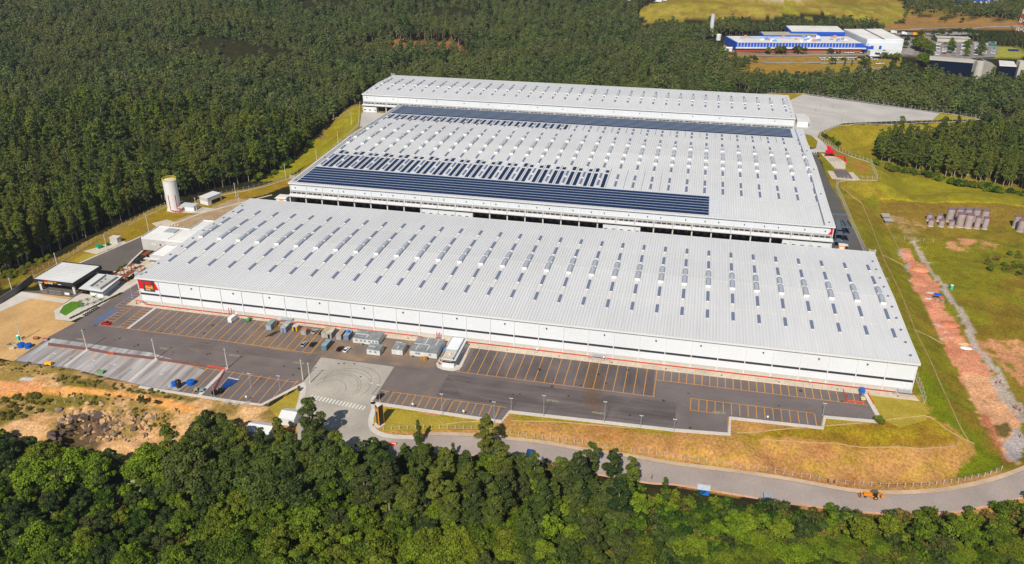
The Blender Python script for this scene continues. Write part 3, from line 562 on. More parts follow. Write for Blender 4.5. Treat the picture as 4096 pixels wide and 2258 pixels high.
def warehouse(x0,x1,y0,y1,zt,nb,label,kind,rise=1.2):
    W=dict(x0=x0,x1=x1,y0=y0,y1=y1,zr=zt+.75,rise=rise); o=empty('warehouse',((x0+x1)/2,y0,0),label,'warehouse','long white warehouses on the platform'); W['o']=o
    m=MB(); roof(m,x0-.5,x1+.5,y0-.7,y1+.7,W['zr'],rise,per=1.25); m.build('roof',ROOF,o)
    m=MB(); zb=0 if kind==1 else 6.4
    ym=(y0+y1)/2
    m.box(x0,y1-.3,0,x1,y1,zt+.5)                                    # back wall
    for x in (x0,x1-.3):                                             # gable walls
        m.add([(x,y0+.3,0),(x+.3,y0+.3,0),(x+.3,y1-.3,0),(x,y1-.3,0),(x,y0+.3,zt+.6),(x+.3,y0+.3,zt+.6),(x+.3,y1-.3,zt+.6),(x,y1-.3,zt+.6),(x,ym,zt+.6+rise),(x+.3,ym,zt+.6+rise)],[(0,3,7,8,4),(1,5,9,6,2),(4,8,9,5),(8,7,6,9)])
    if kind==1: m.box(x0,y0,5.35,x1,y0+.3,zt+.1); m.box(x0,y0,1.5,x1,y0+.3,4.35)
    else: m.box(x0,y0,8.4,x1,y0+.3,zt+.1)
    m.build('wall',WALL,o)
    if kind==1:
        m=MB(); m.box(x0,y0+.05,4.35,x1,y0+.3,5.35); m.build('dark_band',DARKB,o)
        m=MB(); m.box(x0,y0-.04,0,x1,y0+.3,1.5); m.build('plinth',BASEC,o)
    m=MB(); m.box(x0-.7,y0-1.0,zt+.05,x1+.7,y0-.35,zt+.8); m.box(x0-.75,y0-.35,zt+.1,x0-.35,y1+.3,zt+.85); m.box(x1+.35,y0-.35,zt+.1,x1+.75,y1+.3,zt+.85); m.box(x0-.7,y1+.3,zt+.05,x1+.7,y1+.9,zt+.8); m.build('fascia',TRIM,o)
    m=MB(); m.box(x0-.3,y0-.34,zt+.6,x1+.3,y0-.05,zt+.72); m.build('gutter',GUT,o); m=MB(); m.box(x0-.3,y1+.1,zt+.6,x1+.3,y1+.29,zt+.72); m.build('gutter',GUT,o)
    bay=(x1-x0)/nb
    for i in range(nb+1):
        m=MB(); x=x0+bay*i
        if kind==1: m.box(x-.17,y0-.34,.3,x+.17,y0-.02,zt+.05); m.box(x-.22,y0-.4,0,x+.22,y0-.02,.3)
        else: m.box(x-.17,y0-.34,6.3,x+.17,y0-.02,zt+.05)
        m.build('downpipe',TRIM,o)
    for i in range(0,nb,1 if kind==2 else 2):
        m=MB(); x=x0+bay*(i+.5)+(1.2 if i%3 else -1.8); m.box(x-.3,y0-.45,zt-2.2,x+.3,y0-.01,zt-2.0); m.box(x-.22,y0-.5,zt-2.45,x+.22,y0-.3,zt-2.0); m.build('floodlight',plain('floodlight grey',c8(90,90,96)),o)
    # roof rope anchors along both edges
    for xx in (x0+1.9,x1-1.9):
        for y in np.arange(y0+4,y1-4,9.3 if kind!=2 else 40): 
            m=MB(); z=rz(W,y); m.box(xx-.35,y-.45,z+.1,xx+.35,y+.45,z+.55); m.box(xx-.7,y+.1,z+.1,xx-.35,y+.2,z+.2); m.build('roof_anchor',plain('anchor grey',c8(110,112,122)),o)
    if kind>1:
        m=MB(); m.box(x0,y0+.06,7.3,x1,y0+.3,8.4); m.box(x0,y0-.02,5.6,x1,y0+.3,6.35); m.build('grey_band',mat('grey wall band',c8(170,168,164),.8,.04,.6,.04,.1),o)
        for i in range(nb):
            xa=x0+bay*i+.35; m=MB(); m.box(xa,y0+.1,6.35,xa+bay-.7,y0+.3,7.3,0); fr=m.build('window_row',[WINB],o)
            for k in range(4):
                m=MB(); cx=xa+.35+k*(bay-1.2)/3.15; 
                for a,b,c,d in ((cx,6.42,cx+.5,6.5),(cx,7.14,cx+.5,7.22),(cx,6.5,cx+.09,7.14),(cx+.41,6.5,cx+.5,7.14)): m.box(a,y0-.18,b,c,y0+.08,d)
                m.build('window_frame',TRIM,fr)
        m=MB()
        for i in range(nb): m.add([(x0-.6+ (bay*i if i else 0),y0-.02,6.2),(x0+bay*(i+1)+(.6 if i==nb-1 else 0),y0-.02,6.2),(x0+bay*(i+1)+(.6 if i==nb-1 else 0),y0-2.6,5.75),(x0-.6+(bay*i if i else 0),y0-2.6,5.75)],[(0,3,2,1)])
        m.box(x0-.6,y0-2.72,5.35,x1+.6,y0-2.6,5.8); m.build('canopy',TRIM,o)
        m=MB(); m.box(x0-.5,y0-2.58,5.0,x1+.5,y0-2.4,5.35); m.box(x0,y0-2.4,5.2,x1,y0,5.34); m.build('canopy_beam',plain('canopy beam',c8(60,60,72)),o)
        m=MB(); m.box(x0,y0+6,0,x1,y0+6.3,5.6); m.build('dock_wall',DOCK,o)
        for i in range(nb+1):
            m=MB(); x=x0+bay*i; m.box(x-.35,y0-1.9,0,x+.35,y0-1.3,5.2); m.build('dock_column',mat('column paint',c8(206,200,190),.8,.05,1,.05,.2),o)
        for i in range(nb):
            if kind==3 and i==0: continue
            for k in (0,1):
                m=MB(); x=x0+bay*(i+.3+.42*k); m.box(x-1.1,y0+5.6,0.0,x+1.1,y0+6.0,3.4); d=m.build('dock_door',plain('dock door grey',c8(128,120,120)),o)
                m=MB(); m.box(x-.9,y0-.9,4.2,x+.9,y0-.8,4.75); m.build('dock_sign',plain('dock sign red',c8(200,60,40)),d)
        blocks=((8,11),(18.3,20.3),(27.6,30)) if kind==2 else ((0,1.15),)
        for a,b in blocks:
            m=MB(); m.box(x0+bay*a,y0-1.6,0,x0+bay*b,y0+3,4.3); e=m.build('dock_office',WALL,o)
            for k in range(int((b-a)*2)+1):
                m=MB(); x=x0+bay*a+1.5+k*4.2
                if x<x0+bay*b-1: m.box(x-.9,y0-1.68,1.4,x+.9,y0-1.58,2.1); m.build('window',WINB,e)
    return W
W1=warehouse(0,320,0,99.5,12.3,32,'nearest of three long white warehouses, dark band along its front wall',1)
W2=warehouse(8.4,306.4,129.6,311.3,12.25,30,'middle and deepest long white warehouse, blue solar panels across its roof',2,rise=2.4)
W3=warehouse(-30.4,303.6,336.8,407.2,13.5,34,'farthest of three long white warehouses, backed by forest and without solar panels',3,rise=1.2)
skylights(W1,[5+10*i for i in range(32)],[(15.8,22.8),(30,38.7),(61.4,70),(76.4,82.8)],[(43,50.6),(51.2,58)])
skylights(W2,[13.37+9.934*i for i in range(30)],[(160.4,169.6),(172.2,181),(190.4,199),(248.6,256.4),(265.5,273),(275,282.4)],[(203.6,210),(216,223.8),(224.4,232.4),(238,244.4)])
skylights(W3,[-25.5+9.823*i for i in range(34)],[(351,357.2),(361.8,366.3),(384.5,392.2)],[(367.2,374.4),(375,382)])
# solar rows and strips
def sol(m,x0,x1,y0,y1):
    za,zb=rz(W2,y0)+.35,rz(W2,y1)+.35
    m.add([(x0,y0,za),(x1,y0,za),(x1,y1,zb),(x0,y1,zb),(x0,y0,za-.12),(x1,y0,za-.12),(x1,y1,zb-.12),(x0,y1,zb-.12)],[(0,1,2,3),(4,7,6,5),(0,4,5,1),(1,5,6,2),(2,6,7,3),(3,7,4,0)])
rows=[(130.6+3.78*k,133.8+3.78*k,12.4,244.5-.0*k) for k in range(7)]+[(285.8+3.5*k,288.9+3.5*k,12.2,298.4) for k in range(7)]
for a,b,xa,xb in rows:
    m=MB(); sol(m,xa,xb,a,b); m.build('solar_row',SOLAR,W2['o'])
rl=MB()
for a,b,xa,xb in rows: rl.box(xa,b+.12,rz(W2,b)+.2,xb+(6.5 if a<200 else 9),b+(.34 if a<200 else .26),rz(W2,b)+.42)
rl.build('panel_rail',mat('aluminium rail',c8(186,198,212),.5,.05,1,.05,.2),W2['o'])
strips=[]
for i in range(23):
    x=13.37+9.934*i
    for dx in (3.05,6.95):
        if x+dx>188 : continue
        strips.append((x+dx,169,158.6,180)); strips.append((x+dx,185,183,188.6 if (i*2+(dx>5))%3==0 else 186.6))
for i in range(14):
    for dx in (2.8,7.6):
        x=13.37+9.934*i+dx
        if x<150: strips.append((x,276,270.2,282.6))
many(W2,strips,'solar_strip',lambda m,it:sol(m,it[0]-1.0,it[0]+1.0,it[2],it[3]),SOLAR)
TRY=plain('galvanised tray',c8(112,118,128))
for i in range(23):
    x=13.37+9.934*i+4.97; tr=MB(); tr.add([(x-.09,158.5,rz(W2,158)+.32),(x+.09,158.5,rz(W2,158)+.32),(x+.09,190,rz(W2,190)+.32),(x-.09,190,rz(W2,190)+.32)],[(0,1,2,3)])
    if x<222: tr.build('cable_tray',TRY,W2['o'])
for i in range(28):
    x=13.37+9.934*i+5.4; tr=MB(); tr.add([(x-.12,270,rz(W2,270)+.3),(x+.12,270,rz(W2,270)+.3),(x+.12,284,rz(W2,284)+.3),(x-.12,284,rz(W2,284)+.3)],[(0,1,2,3)]); tr.build('cable_tray',TRY,W2['o'])
tr=MB()
for x,y0,y1 in ((301.8,130,311),): tr.add([(x-.3,y0,rz(W2,y0)+.3),(x+.3,y0,rz(W2,y0)+.3),(x+.3,220,rz(W2,220)+.3),(x-.3,220,rz(W2,220)+.3),(x+.3,y1,rz(W2,y1)+.3),(x-.3,y1,rz(W2,y1)+.3)],[(0,1,2,3),(3,2,4,5)])
for x in (9.6,11.0): tr.add([(x-.18,131,rz(W2,131)+.3),(x+.18,131,rz(W2,131)+.3),(x+.18,220,rz(W2,220)+.3),(x-.18,220,rz(W2,220)+.3),(x+.18,310,rz(W2,310)+.3),(x-.18,310,rz(W2,310)+.3)],[(0,1,2,3),(3,2,4,5)])
tr.build('roof_walkway',plain('walkway grey',c8(104,110,124)),W2['o'])
# lap seams across the roofs
for W,ys in ((W1,(26,50,73)),(W2,(157.5,190,214,220.5,236,262,284)),(W3,(359.5,372,395))):
    m=MB()
    for y in ys: m.box(W['x0'],y-.14,rz(W,y)+.1,W['x1'],y+.14,rz(W,y)+.17)
    m.build('roof_seam',STRP,W['o'])
# logo panel on the first warehouse
RED=plain('sign red',c8(214,14,20),.5); SDK=plain('sign charcoal',c8(66,66,76),.5); SOR=plain('sign orange',c8(250,168,20),.5); SWH=plain('sign white',c8(240,240,240),.5)
o1=W1['o']
def xz(m,pts,y,th=.05,mi=0):
    n=len(pts); a=sum(pts[i][0]*pts[(i+1)%n][1]-pts[(i+1)%n][0]*pts[i][1] for i in range(n))
    if a<0: pts=pts[::-1]
    m.add([(p[0],y,p[1]) for p in pts]+[(p[0],y+th,p[1]) for p in pts],[tuple(range(n)),tuple(range(n,2*n))[::-1]]+[(i,n+i,n+(i+1)%n,(i+1)%n) for i in range(n)],mi)
m=MB(); xz(m,[(.3,7.3),(.3,11.7),(8.1,11.7),(9.75,7.3)],-.12,.1); band=m.build('sign_band',RED,o1)
m=MB(); xz(m,[(2.5,6.6),(2.5,12.0),(7.75,12.0),(7.75,6.6)],-.42,.3); pn=m.build('sign_panel',SDK,o1)
def logo(x,z,s,y,par):
    m=MB(); xz(m,[(x,z+1.35*s),(x+.5*s,z+1.7*s),(x+.5*s,z+1.6*s),(x+3.0*s,z+1.6*s),(x+3.3*s,z+1.35*s),(x+3.1*s,z+.05*s),(x+2.35*s,z+.05*s),(x+2.3*s,z+.8*s),(x+2.0*s,z+.8*s),(x+1.9*s,z+.05*s),(x+.95*s,z+.05*s),(x+1.05*s,z+.95*s),(x+.5*s,z+.95*s)],y,.05); m.build('emblem',RED,par)
    m=MB(); xz(m,[(x+.85*s,z-.9*s),(x+.75*s,z-.45*s),(x+.95*s,z-.02*s),(x+3.4*s,z-.02*s),(x+3.5*s,z+.2*s),(x+4.1*s,z-.45*s),(x+3.4*s,z-1.15*s),(x+3.3*s,z-.9*s)],y-.01,.05); m.build('arrow',SOR,par)
logo(2.75,9.4,1.15,-.50,pn)
text('CAJAMAR',.55,(4.2,-.56,8.9),FRONT,SDK,pn,sx=1.05); text('DISTRIBUTION',.62,(3.5,-.50,7.85),FRONT,SOR,pn,bold=.02,sx=.98); text('CENTER',.62,(3.6,-.50,7.15),FRONT,SWH,pn,bold=.02,sx=.98)
m=MB(); xz(m,[(304.2,8.4),(306.2,8.4),(306.2,12.2),(304.6,12.2),(305.3,10.3)],129.5,.08); m.build('sign_band',RED,W2['o'])
# stair/door blocks on the front wall
for x in (71,0): pass
for x in (70.2,70.2+143.6-9.6+1.4,317.5):
    m=MB(); m.box(x-1.6,-.1,1.3,x-.3,-.03,3.6); m.box(x+.5,-.1,1.3,x+1.8,-.03,3.6); m.build('door',TRIM,o1)
# ---------------- trees
def leafmat(name,c1,c2,third=(.85,.72,1.0)):
    m=bpy.data.materials.new(name); m.use_nodes=True; n=m.node_tree.nodes; L=m.node_tree.links; b=n['Principled BSDF']
    b.inputs['Roughness'].default_value=.6; b.inputs['Specular IOR Level'].default_value=.18
    oi=n.new('ShaderNodeObjectInfo'); va=n.new('ShaderNodeVertexColor'); va.layer_name='tint'
    mx=n.new('ShaderNodeMix'); mx.data_type='RGBA'; mx.inputs[6].default_value=(*c1,1); mx.inputs[7].default_value=(*c2,1)
    ad=n.new('ShaderNodeMath'); ad.operation='MULTIPLY_ADD'; ad.inputs[1].default_value=.75; L.new(oi.outputs['Random'],ad.inputs[0])
    sp=n.new('ShaderNodeSeparateColor'); L.new(va.outputs[0],sp.inputs[0])
    s2=n.new('ShaderNodeMath'); s2.operation='MULTIPLY_ADD'; s2.inputs[1].default_value=.9; s2.inputs[2].default_value=-.4; L.new(sp.outputs[0],s2.inputs[0]); L.new(s2.outputs[0],ad.inputs[2]); ad.use_clamp=True
    L.new(ad.outputs[0],mx.inputs[0])
    tn=n.new('ShaderNodeTexNoise'); tn.inputs['Scale'].default_value=.014; tn.inputs['Detail'].default_value=3; L.new(oi.outputs['Location'],tn.inputs['Vector'])
    m3=n.new('ShaderNodeMix'); m3.data_type='RGBA'; m3.inputs[7].default_value=(*[q*w for q,w in zip(c2,third)],1); L.new(mx.outputs[2],m3.inputs[6]); mr=n.new('ShaderNodeMapRange'); mr.inputs[1].default_value=.42; mr.inputs[2].default_value=.66; mr.inputs[4].default_value=.55; L.new(tn.outputs[0],mr.inputs[0]); L.new(mr.outputs[0],m3.inputs[0]); 
    f1=n.new('ShaderNodeMath'); f1.operation='MULTIPLY'; f1.inputs[1].default_value=7.13; L.new(oi.outputs['Random'],f1.inputs[0]); f2=n.new('ShaderNodeMath'); f2.operation='FRACT'; L.new(f1.outputs[0],f2.inputs[0])
    m4=n.new('ShaderNodeMapRange'); m4.inputs[1].default_value=.6; m4.inputs[2].default_value=1; m4.inputs[4].default_value=.6; L.new(f2.outputs[0],m4.inputs[0])
    m5=n.new('ShaderNodeMix'); m5.data_type='RGBA'; m5.inputs[7].default_value=(c2[0]*.9,c2[1]*.62,c2[2]*1.25,1); L.new(m3.outputs[2],m5.inputs[6]); L.new(m4.outputs[0],m5.inputs[0]); L.new(m5.outputs[2],b.inputs['Base Color'])
    return m
EUC=leafmat('eucalyptus leaves',c8(46,66,26),c8(110,124,34)); BRD=leafmat('broad leaves',c8(34,60,10),c8(116,138,26)); DKL=leafmat('dark leaves',c8(36,54,24),c8(84,100,36)); SIL=leafmat('silver leaves',c8(120,140,100),c8(176,190,150)); FAR=leafmat('far leaves',c8(44,64,32),c8(108,124,60),(1.15,.85,.8)); PLM=leafmat('palm leaves',c8(70,100,20),c8(130,150,30)); SCR=leafmat('scrub leaves',c8(72,74,28),c8(130,120,44))
BARK=mat('pale bark',c8(172,156,138),.9,.15,2,.1,.3); BARKD=mat('brown bark',c8(104,84,66),.9,.15,2,.1,.3)
def quads(C,N,size,tint,name='crown'):
    n=len(C); rn=np.random.default_rng(abs(hash(name))%1000+n)
    a=np.cross(N,rng.normal(size=(n,3))); a/=np.linalg.norm(a,axis=1)[:,None]+1e-9; b=np.cross(N,a); b/=np.linalg.norm(b,axis=1)[:,None]+1e-9
    s=(size*rng.uniform(.6,1.3,n))[:,None]; s2=s*rng.uniform(.5,.9,n)[:,None]
    V=np.stack([C-a*s,C-b*s2,C+a*s,C+b*s2],1).reshape(-1,3)
    me=bpy.data.meshes.new(name); me.vertices.add(4*n); me.vertices.foreach_set('co',V.ravel().astype(np.float32))
    me.loops.add(4*n); me.polygons.add(n); me.loops.foreach_set('vertex_index',np.arange(4*n)); me.polygons.foreach_set('loop_start',np.arange(0,4*n,4)); me.update()
    t=me.color_attributes.new('tint','FLOAT_COLOR','POINT'); tt=np.repeat(np.clip(tint,0,1),4); t.data.foreach_set('color',np.stack([tt,tt,tt,np.ones_like(tt)],1).ravel()); return me
def shell(lobes,n,size,up=.25,name='crown'):
    vol=np.array([l[3]**2 for l in lobes]); cnt=np.maximum(3,(n*vol/vol.sum()).astype(int)); C=[];N=[];T=[]
    for (x,y,z,r),k in zip(lobes,cnt):
        d=rng.normal(size=(k,3)); d[:,2]=np.where(d[:,2]<-.3,-d[:,2],d[:,2]); d/=np.linalg.norm(d,axis=1)[:,None]
        rr=r*rng.uniform(.35,1.1,k)**.5; C.append(np.array([x,y,z])+d*rr[:,None]*[1,1,.85]); q=d+rng.normal(size=(k,3))*.85+[0,0,up]; N.append(q/np.linalg.norm(q,axis=1)[:,None])
        T.append(np.full(k,rng.uniform(.1,.9))+rng.normal(0,.12,k))
    return quads(np.vstack(C),np.vstack(N),size,np.concatenate(T),name)
def euc_lobes(h,seed,wid=1.0):
    r=random.Random(seed); L=[]; n=15
    for i in range(n):
        f=i/(n-1); z=h*(.26+.72*f); rad=(1-abs(f-.38)**1.4*1.2)*wid*1.9; a=r.uniform(0,6.28); q=r.uniform(.2,1)*rad*(1-.6*f)
        L.append((q*math.cos(a),q*math.sin(a),z+r.uniform(-.5,.5),(1.1+r.random()*.8)*wid*(1.15-.55*f)))
    return L
def brd_lobes(h,w_,seed,n=24,low=0):
    r=random.Random(seed); L=[(0,0,h*.58,w_*.34)]+[(w_*.26*math.cos(2*q_),w_*.26*math.sin(2*q_),h*(.3+.04*q_),w_*.2) for q_ in range(low)]
    for i in range(n):
        a=i*2.4+r.uniform(-.4,.4); q=math.sqrt((i+.5)/n)*w_*.5; z=h*(.92-.42*(q/(w_*.5))**2)+r.uniform(-.9,.7); L.append((q*math.cos(a),q*math.sin(a),z,w_*r.uniform(.09,.17)))
    return L
def trunkmesh(h,r0,name,limbs=None,m=None,lean=0.):
    t=MB(); t.tube([(0,0,-1.5),(.1+lean*.3,.05,h*.4),(lean,.1,h)],[r0*1.15,r0*.8,r0*.25],6)
    for p in limbs or []: t.tube(p,[r0*.4,r0*.28,r0*.1][:len(p)],4)
    o=t.build(name,m or BARK,None,link=False); me=o.data; bpy.data.objects.remove(o); return me
def setmat(me,m): me.materials.clear(); me.materials.append(m); return me
VAR=dict(big=[],euc=[],brd=[],dark=[],sil=[],palm=[],bare=[],scrub=[])
for k in range(6):
    h=22.; lb=euc_lobes(h,k,1.0+.22*(k%3)); cr=setmat(shell(lb,2600,.34,name='crown'),EUC)
    tr_=trunkmesh(h*.93,.26,'trunk',[[(0,0,h*(.3+.1*j)),(math.cos(j*2.2)*1.2,math.sin(j*2.2)*1.2,h*(.42+.1*j)),(math.cos(j*2.2)*1.7,math.sin(j*2.2)*1.7,h*(.5+.1*j))] for j in range(4)],lean=.5*(k%2)); VAR['euc'].append((cr,tr_,h))
for k in range(4):
    h=22.; r_=random.Random(k+70); lb=[]
    for i in range(26):
        f_=i/25; a_=i*2.4; q_=(.35+.65*math.sin(math.pi*min(1,.25+f_*.8)))*3.6*r_.uniform(.35,1); lb.append((q_*math.cos(a_),q_*math.sin(a_),h*(.3+.66*f_)+r_.uniform(-.8,.8),r_.uniform(1.1,2.0)*(1.1-.4*f_)))
    cr=setmat(shell(lb,6500,.3,up=.3,name='crown'),EUC if k%2 else DKL); VAR['big'].append((cr,trunkmesh(h*.9,.32,'trunk',[[(0,0,h*(.25+.09*j)),(math.cos(j*2.2)*1.6,math.sin(j*2.2)*1.6,h*(.38+.1*j)),(math.cos(j*2.2)*3,math.sin(j*2.2)*3,h*(.45+.1*j))] for j in range(5)]),h))
for k in range(7):
    h=11.+k%3; wd=9.+(k%4)*1.2; lb=brd_lobes(h,wd,k+20); cr=setmat(shell(lb,4600,.31,up=.4,name='crown'),BRD)
    tr_=trunkmesh(h*.7,.3,'trunk',[[(0,0,h*.3),(math.cos(j*1.6)*1.5,math.sin(j*1.6)*1.5,h*.55),(math.cos(j*1.6)*3,math.sin(j*1.6)*3,h*.72)] for j in range(4)],m=BARKD); VAR['brd'].append((cr,tr_,h))
for k in range(3):
    h=12.; lb=brd_lobes(h,9.5,k+40,n=12); cr=setmat(shell(lb,4200,.27,up=.3,name='crown'),DKL); VAR['dark'].append((cr,trunkmesh(h*.75,.3,'trunk',[[(0,0,h*.3),(math.cos(j*1.6)*1.5,math.sin(j*1.6)*1.5,h*.6),(math.cos(j*1.6)*3,math.sin(j*1.6)*3,h*.8)] for j in range(4)]),h))
cr=setmat(shell(brd_lobes(8.5,5,61,n=11),2600,.26,up=.5,name='crown'),SIL); VAR['sil'].append((cr,trunkmesh(6,.2,'trunk'),8.5))
def palmmesh(seed):
    r=random.Random(seed); C=[];N=[];T=[]
    for f in range(17):
        a=f*2.4; L_=4.2+r.random(); el=r.uniform(-.2,1.1)
        for i in range(46):
            t=(i+1)/46; x=L_*t*math.cos(el*(1-.3*t)); z=L_*math.sin(el)*t-2.6*t*t
            for sd_ in (-1,1):
                w_=.42*math.sin(math.pi*min(1,t*.9+.1))
                C.append((x*math.cos(a)-sd_*w_*math.sin(a),x*math.sin(a)+sd_*w_*math.cos(a),9+z-.15)); N.append((-.4*sd_*math.sin(a)+.2*math.cos(a),.4*sd_*math.cos(a)+.2*math.sin(a),.9)); T.append(.5+r.uniform(-.3,.3))
    N=np.array(N); N/=np.linalg.norm(N,axis=1)[:,None]
    return quads(np.array(C),N,.27,np.array(T),'crown')
VAR['palm']=[(setmat(palmmesh(s_),PLM),trunkmesh(9,.2,'trunk',m=BARK),9.) for s_ in (1,2)]
def baremesh(seed,h):
    r=random.Random(seed); t=MB(); t.tube([(0,0,-1),(.2,0,h*.45),(.5,.2,h*.75)],[.22,.15,.09],5)
    for j in range(11):
        a=r.uniform(0,6.28); z=h*r.uniform(.35,.75); q=r.uniform(1.2,2.6); t.tube([(.2,0,z),(q*.6*math.cos(a),q*.6*math.sin(a),z+h*.12),(q*math.cos(a+.4),q*math.sin(a+.4),z+h*.3*r.uniform(.5,1))],[.09,.06,.03],4)
    o=t.build('branches',BARK,None,link=False); me=o.data; bpy.data.objects.remove(o); return me
VAR['bare']=[(baremesh(3,9),None,9.),(baremesh(5,9),None,9.)]
for k in range(3):
    cr=setmat(shell([(random.uniform(-.8,.8),random.uniform(-.8,.8),.5+random.random()*.6,random.uniform(.5,.95)) for _ in range(7)],520,.2,up=.5,name='crown'),SCR); VAR['scrub'].append((cr,None,2.))
cr=setmat(shell([(random.uniform(-1.2,1.2),random.uniform(-1.2,1.2),.8+random.random()*1.2,random.uniform(.7,1.2)) for _ in range(8)],1100,.22,up=.5,name='crown'),BRD); VAR['bush']=[(cr,None,2.5)]
NAMES=dict(big='eucalyptus_tree',euc='eucalyptus_tree',brd='broadleaf_tree',dark='dark_tree',sil='silver_leaved_tree',palm='palm_tree',bare='bare_tree',scrub='shrub',bush='bush')
def tree(kind,x,y,h,label,group,z=None,cat='tree',v=None,wmin=0.):
    vs=VAR[kind]; cr,tk,hh=vs[random.randrange(len(vs)) if v is None else v%len(vs)]
    if z is None: z=float(height(x,y)[0])
    s_=h/hh; o=empty(NAMES[kind],(x,y,z),label,cat,group,rz=random.uniform(0,6.28)); wv=random.uniform(.9,1.15); sx_=max(s_*wv,wmin); o.scale=(sx_,sx_,s_)
    z=z-.1; a=bpy.data.objects.new('crown' if kind!='bare' else 'branches',cr); COL.objects.link(a); a.parent=o
    if tk is not None: b_=bpy.data.objects.new('trunk',tk); COL.objects.link(b_); b_.parent=o
    return o
def visible(P,margin=60):
    d=P-CC; z=d@FW; px=2048+CAMF*(d@RR)/z; py=1129-CAMF*(d@UU)/z
    return (z>20)&(px>-margin*3)&(px<4096+margin*3)&(py<2258+margin*8)&(py>-150),px,py,z
# woods: candidate spots
def wood_pts(polys,sp0,x0,x1,y0,y1,jit=.42):
    xs=[];ys=[]; y=y0
    while y<y1:
        D_=math.hypot(y-CY,100); sp=sp0*max(1,min(2.6,(D_/650)**.8)); n=int((x1-x0)/sp)
        r=x0+(np.arange(n)+rng.uniform(-jit,jit,n)+.5*(int(y/sp)%2))*sp; xs.append(r); ys.append(y+rng.uniform(-jit,jit,n)*sp); y+=sp*.92
    X=np.concatenate(xs);Y=np.concatenate(ys); m=np.zeros(len(X),bool)
    for p in polys: m|=inside(X,Y,p)
    return X[m],Y[m]
def gpoly(cr,pts): return [GT(cr,*p)[:2] for p in pts]
NORTH=gpoly('P',[(-300,1150),(0,1100),(80,1080),(177,1025),(296,975),(400,925),(520,870),(640,812),(760,778),(870,755),(1000,728),(1092,690),(1197,616),(1256,543),(1348,470),(1440,402),(1475,350)])+[(-50,425),(-50,447),(60,446),(200,446),(262,468),(290,487),(325,491),(350,480),(387,464),(430,446),(455,433),(470,420),(560,400),(900,640),(1400,1100),(1400,2300),(-1500,2300),(-1100,500)]
X1=gpoly('i',[(190,470),(150,215),(170,130),(330,55),(520,-5),(560,-60),(2700,-60),(3570,0),(3600,90),(3660,215),(3350,380),(3140,370),(2450,380),(1800,390),(1250,400),(1000,420),(420,460)])
X2=gpoly('i',[(1080,500),(1250,450),(1900,350),(2270,330),(2576,360),(2800,390),(3150,390),(3300,350),(3560,330),(3700,220),(3900,210),(5200,300),(5200,760),(5176,1060),(4200,1080),(3900,1060),(3700,1040),(3400,1040),(3100,1040),(2850,1060),(2576,1030),(2200,1070),(1600,1080),(1330,1000),(1300,800),(1050,680),(1000,540)])
X3=gpoly('B',[(180,190),(400,175),(640,185),(720,235),(700,275),(560,270),(300,255),(180,235)])
X4=gpoly('j',[(1200,-30),(2240,-30),(2260,100),(1900,110),(1500,60)])
CLUMP=gpoly('g',[(930,810),(960,740),(1010,650),(1250,650),(1500,670),(1600,600),(2000,600),(2367,640),(2800,700),(2800,1150),(2300,1080),(2050,1040),(1700,990),(1400,930),(1100,860)])
wx,wy=wood_pts([NORTH],5.6,-1500,1400,-60,2000)
ex=inside(wx,wy,X1)|inside(wx,wy,X2)|inside(wx,wy,X4)|(inside(wx,wy,X3)&(rng.random(len(wx))<.86)); wx,wy=wx[~ex],wy[~ex]
gap=((vnoise(wx,wy,30,61)<.1)&(wy>450))|(vnoise(wx,wy,9,62)<.06); wx,wy=wx[~gap],wy[~gap]
cx_,cy_=wood_pts([CLUMP],6.0,330,640,230,430)
wz=height(wx,wy,False); vis,px,py,zz=visible(np.stack([wx,wy,wz+14],1)); wx,wy,wz,px,py,zz=[a[vis] for a in (wx,wy,wz,px,py,zz)]
order=np.argsort(zz); NE_=135
for q,i in enumerate(order[:NE_]):
    X_,Y_=float(wx[i]),float(wy[i])
    if Y_<45: lab,gr='tall dark eucalyptus at the wood edge behind the white roofed entrance canopy','eucalyptus trees behind the entrance canopy'
    elif Y_<90: lab,gr='slender pale trunked eucalyptus in the wood beyond the fence left of the white tank','eucalyptus trees left of the water tank'
    else: lab,gr='tall eucalyptus in the dense dark wood behind the white water tank','eucalyptus trees behind the water tank'
    tree('euc',X_,Y_,random.uniform(14,25),lab,gr,z=float(wz[i]))
rest=order[NE_:]
cz_=height(cx_,cy_,False); vis2,px2,py2,zz2=visible(np.stack([cx_,cy_,cz_+14],1)); cx_,cy_,cz_,zz2=cx_[vis2],cy_[vis2],cz_[vis2],zz2[vis2]; o2=np.argsort(zz2)
NC=70
for i in o2[:NC]: tree('euc',float(cx_[i]),float(cy_[i]),random.uniform(15,21),'round topped eucalyptus in the separate clump right of the red shelter','eucalyptus clump beyond the eastern fence',z=float(cz_[i]))
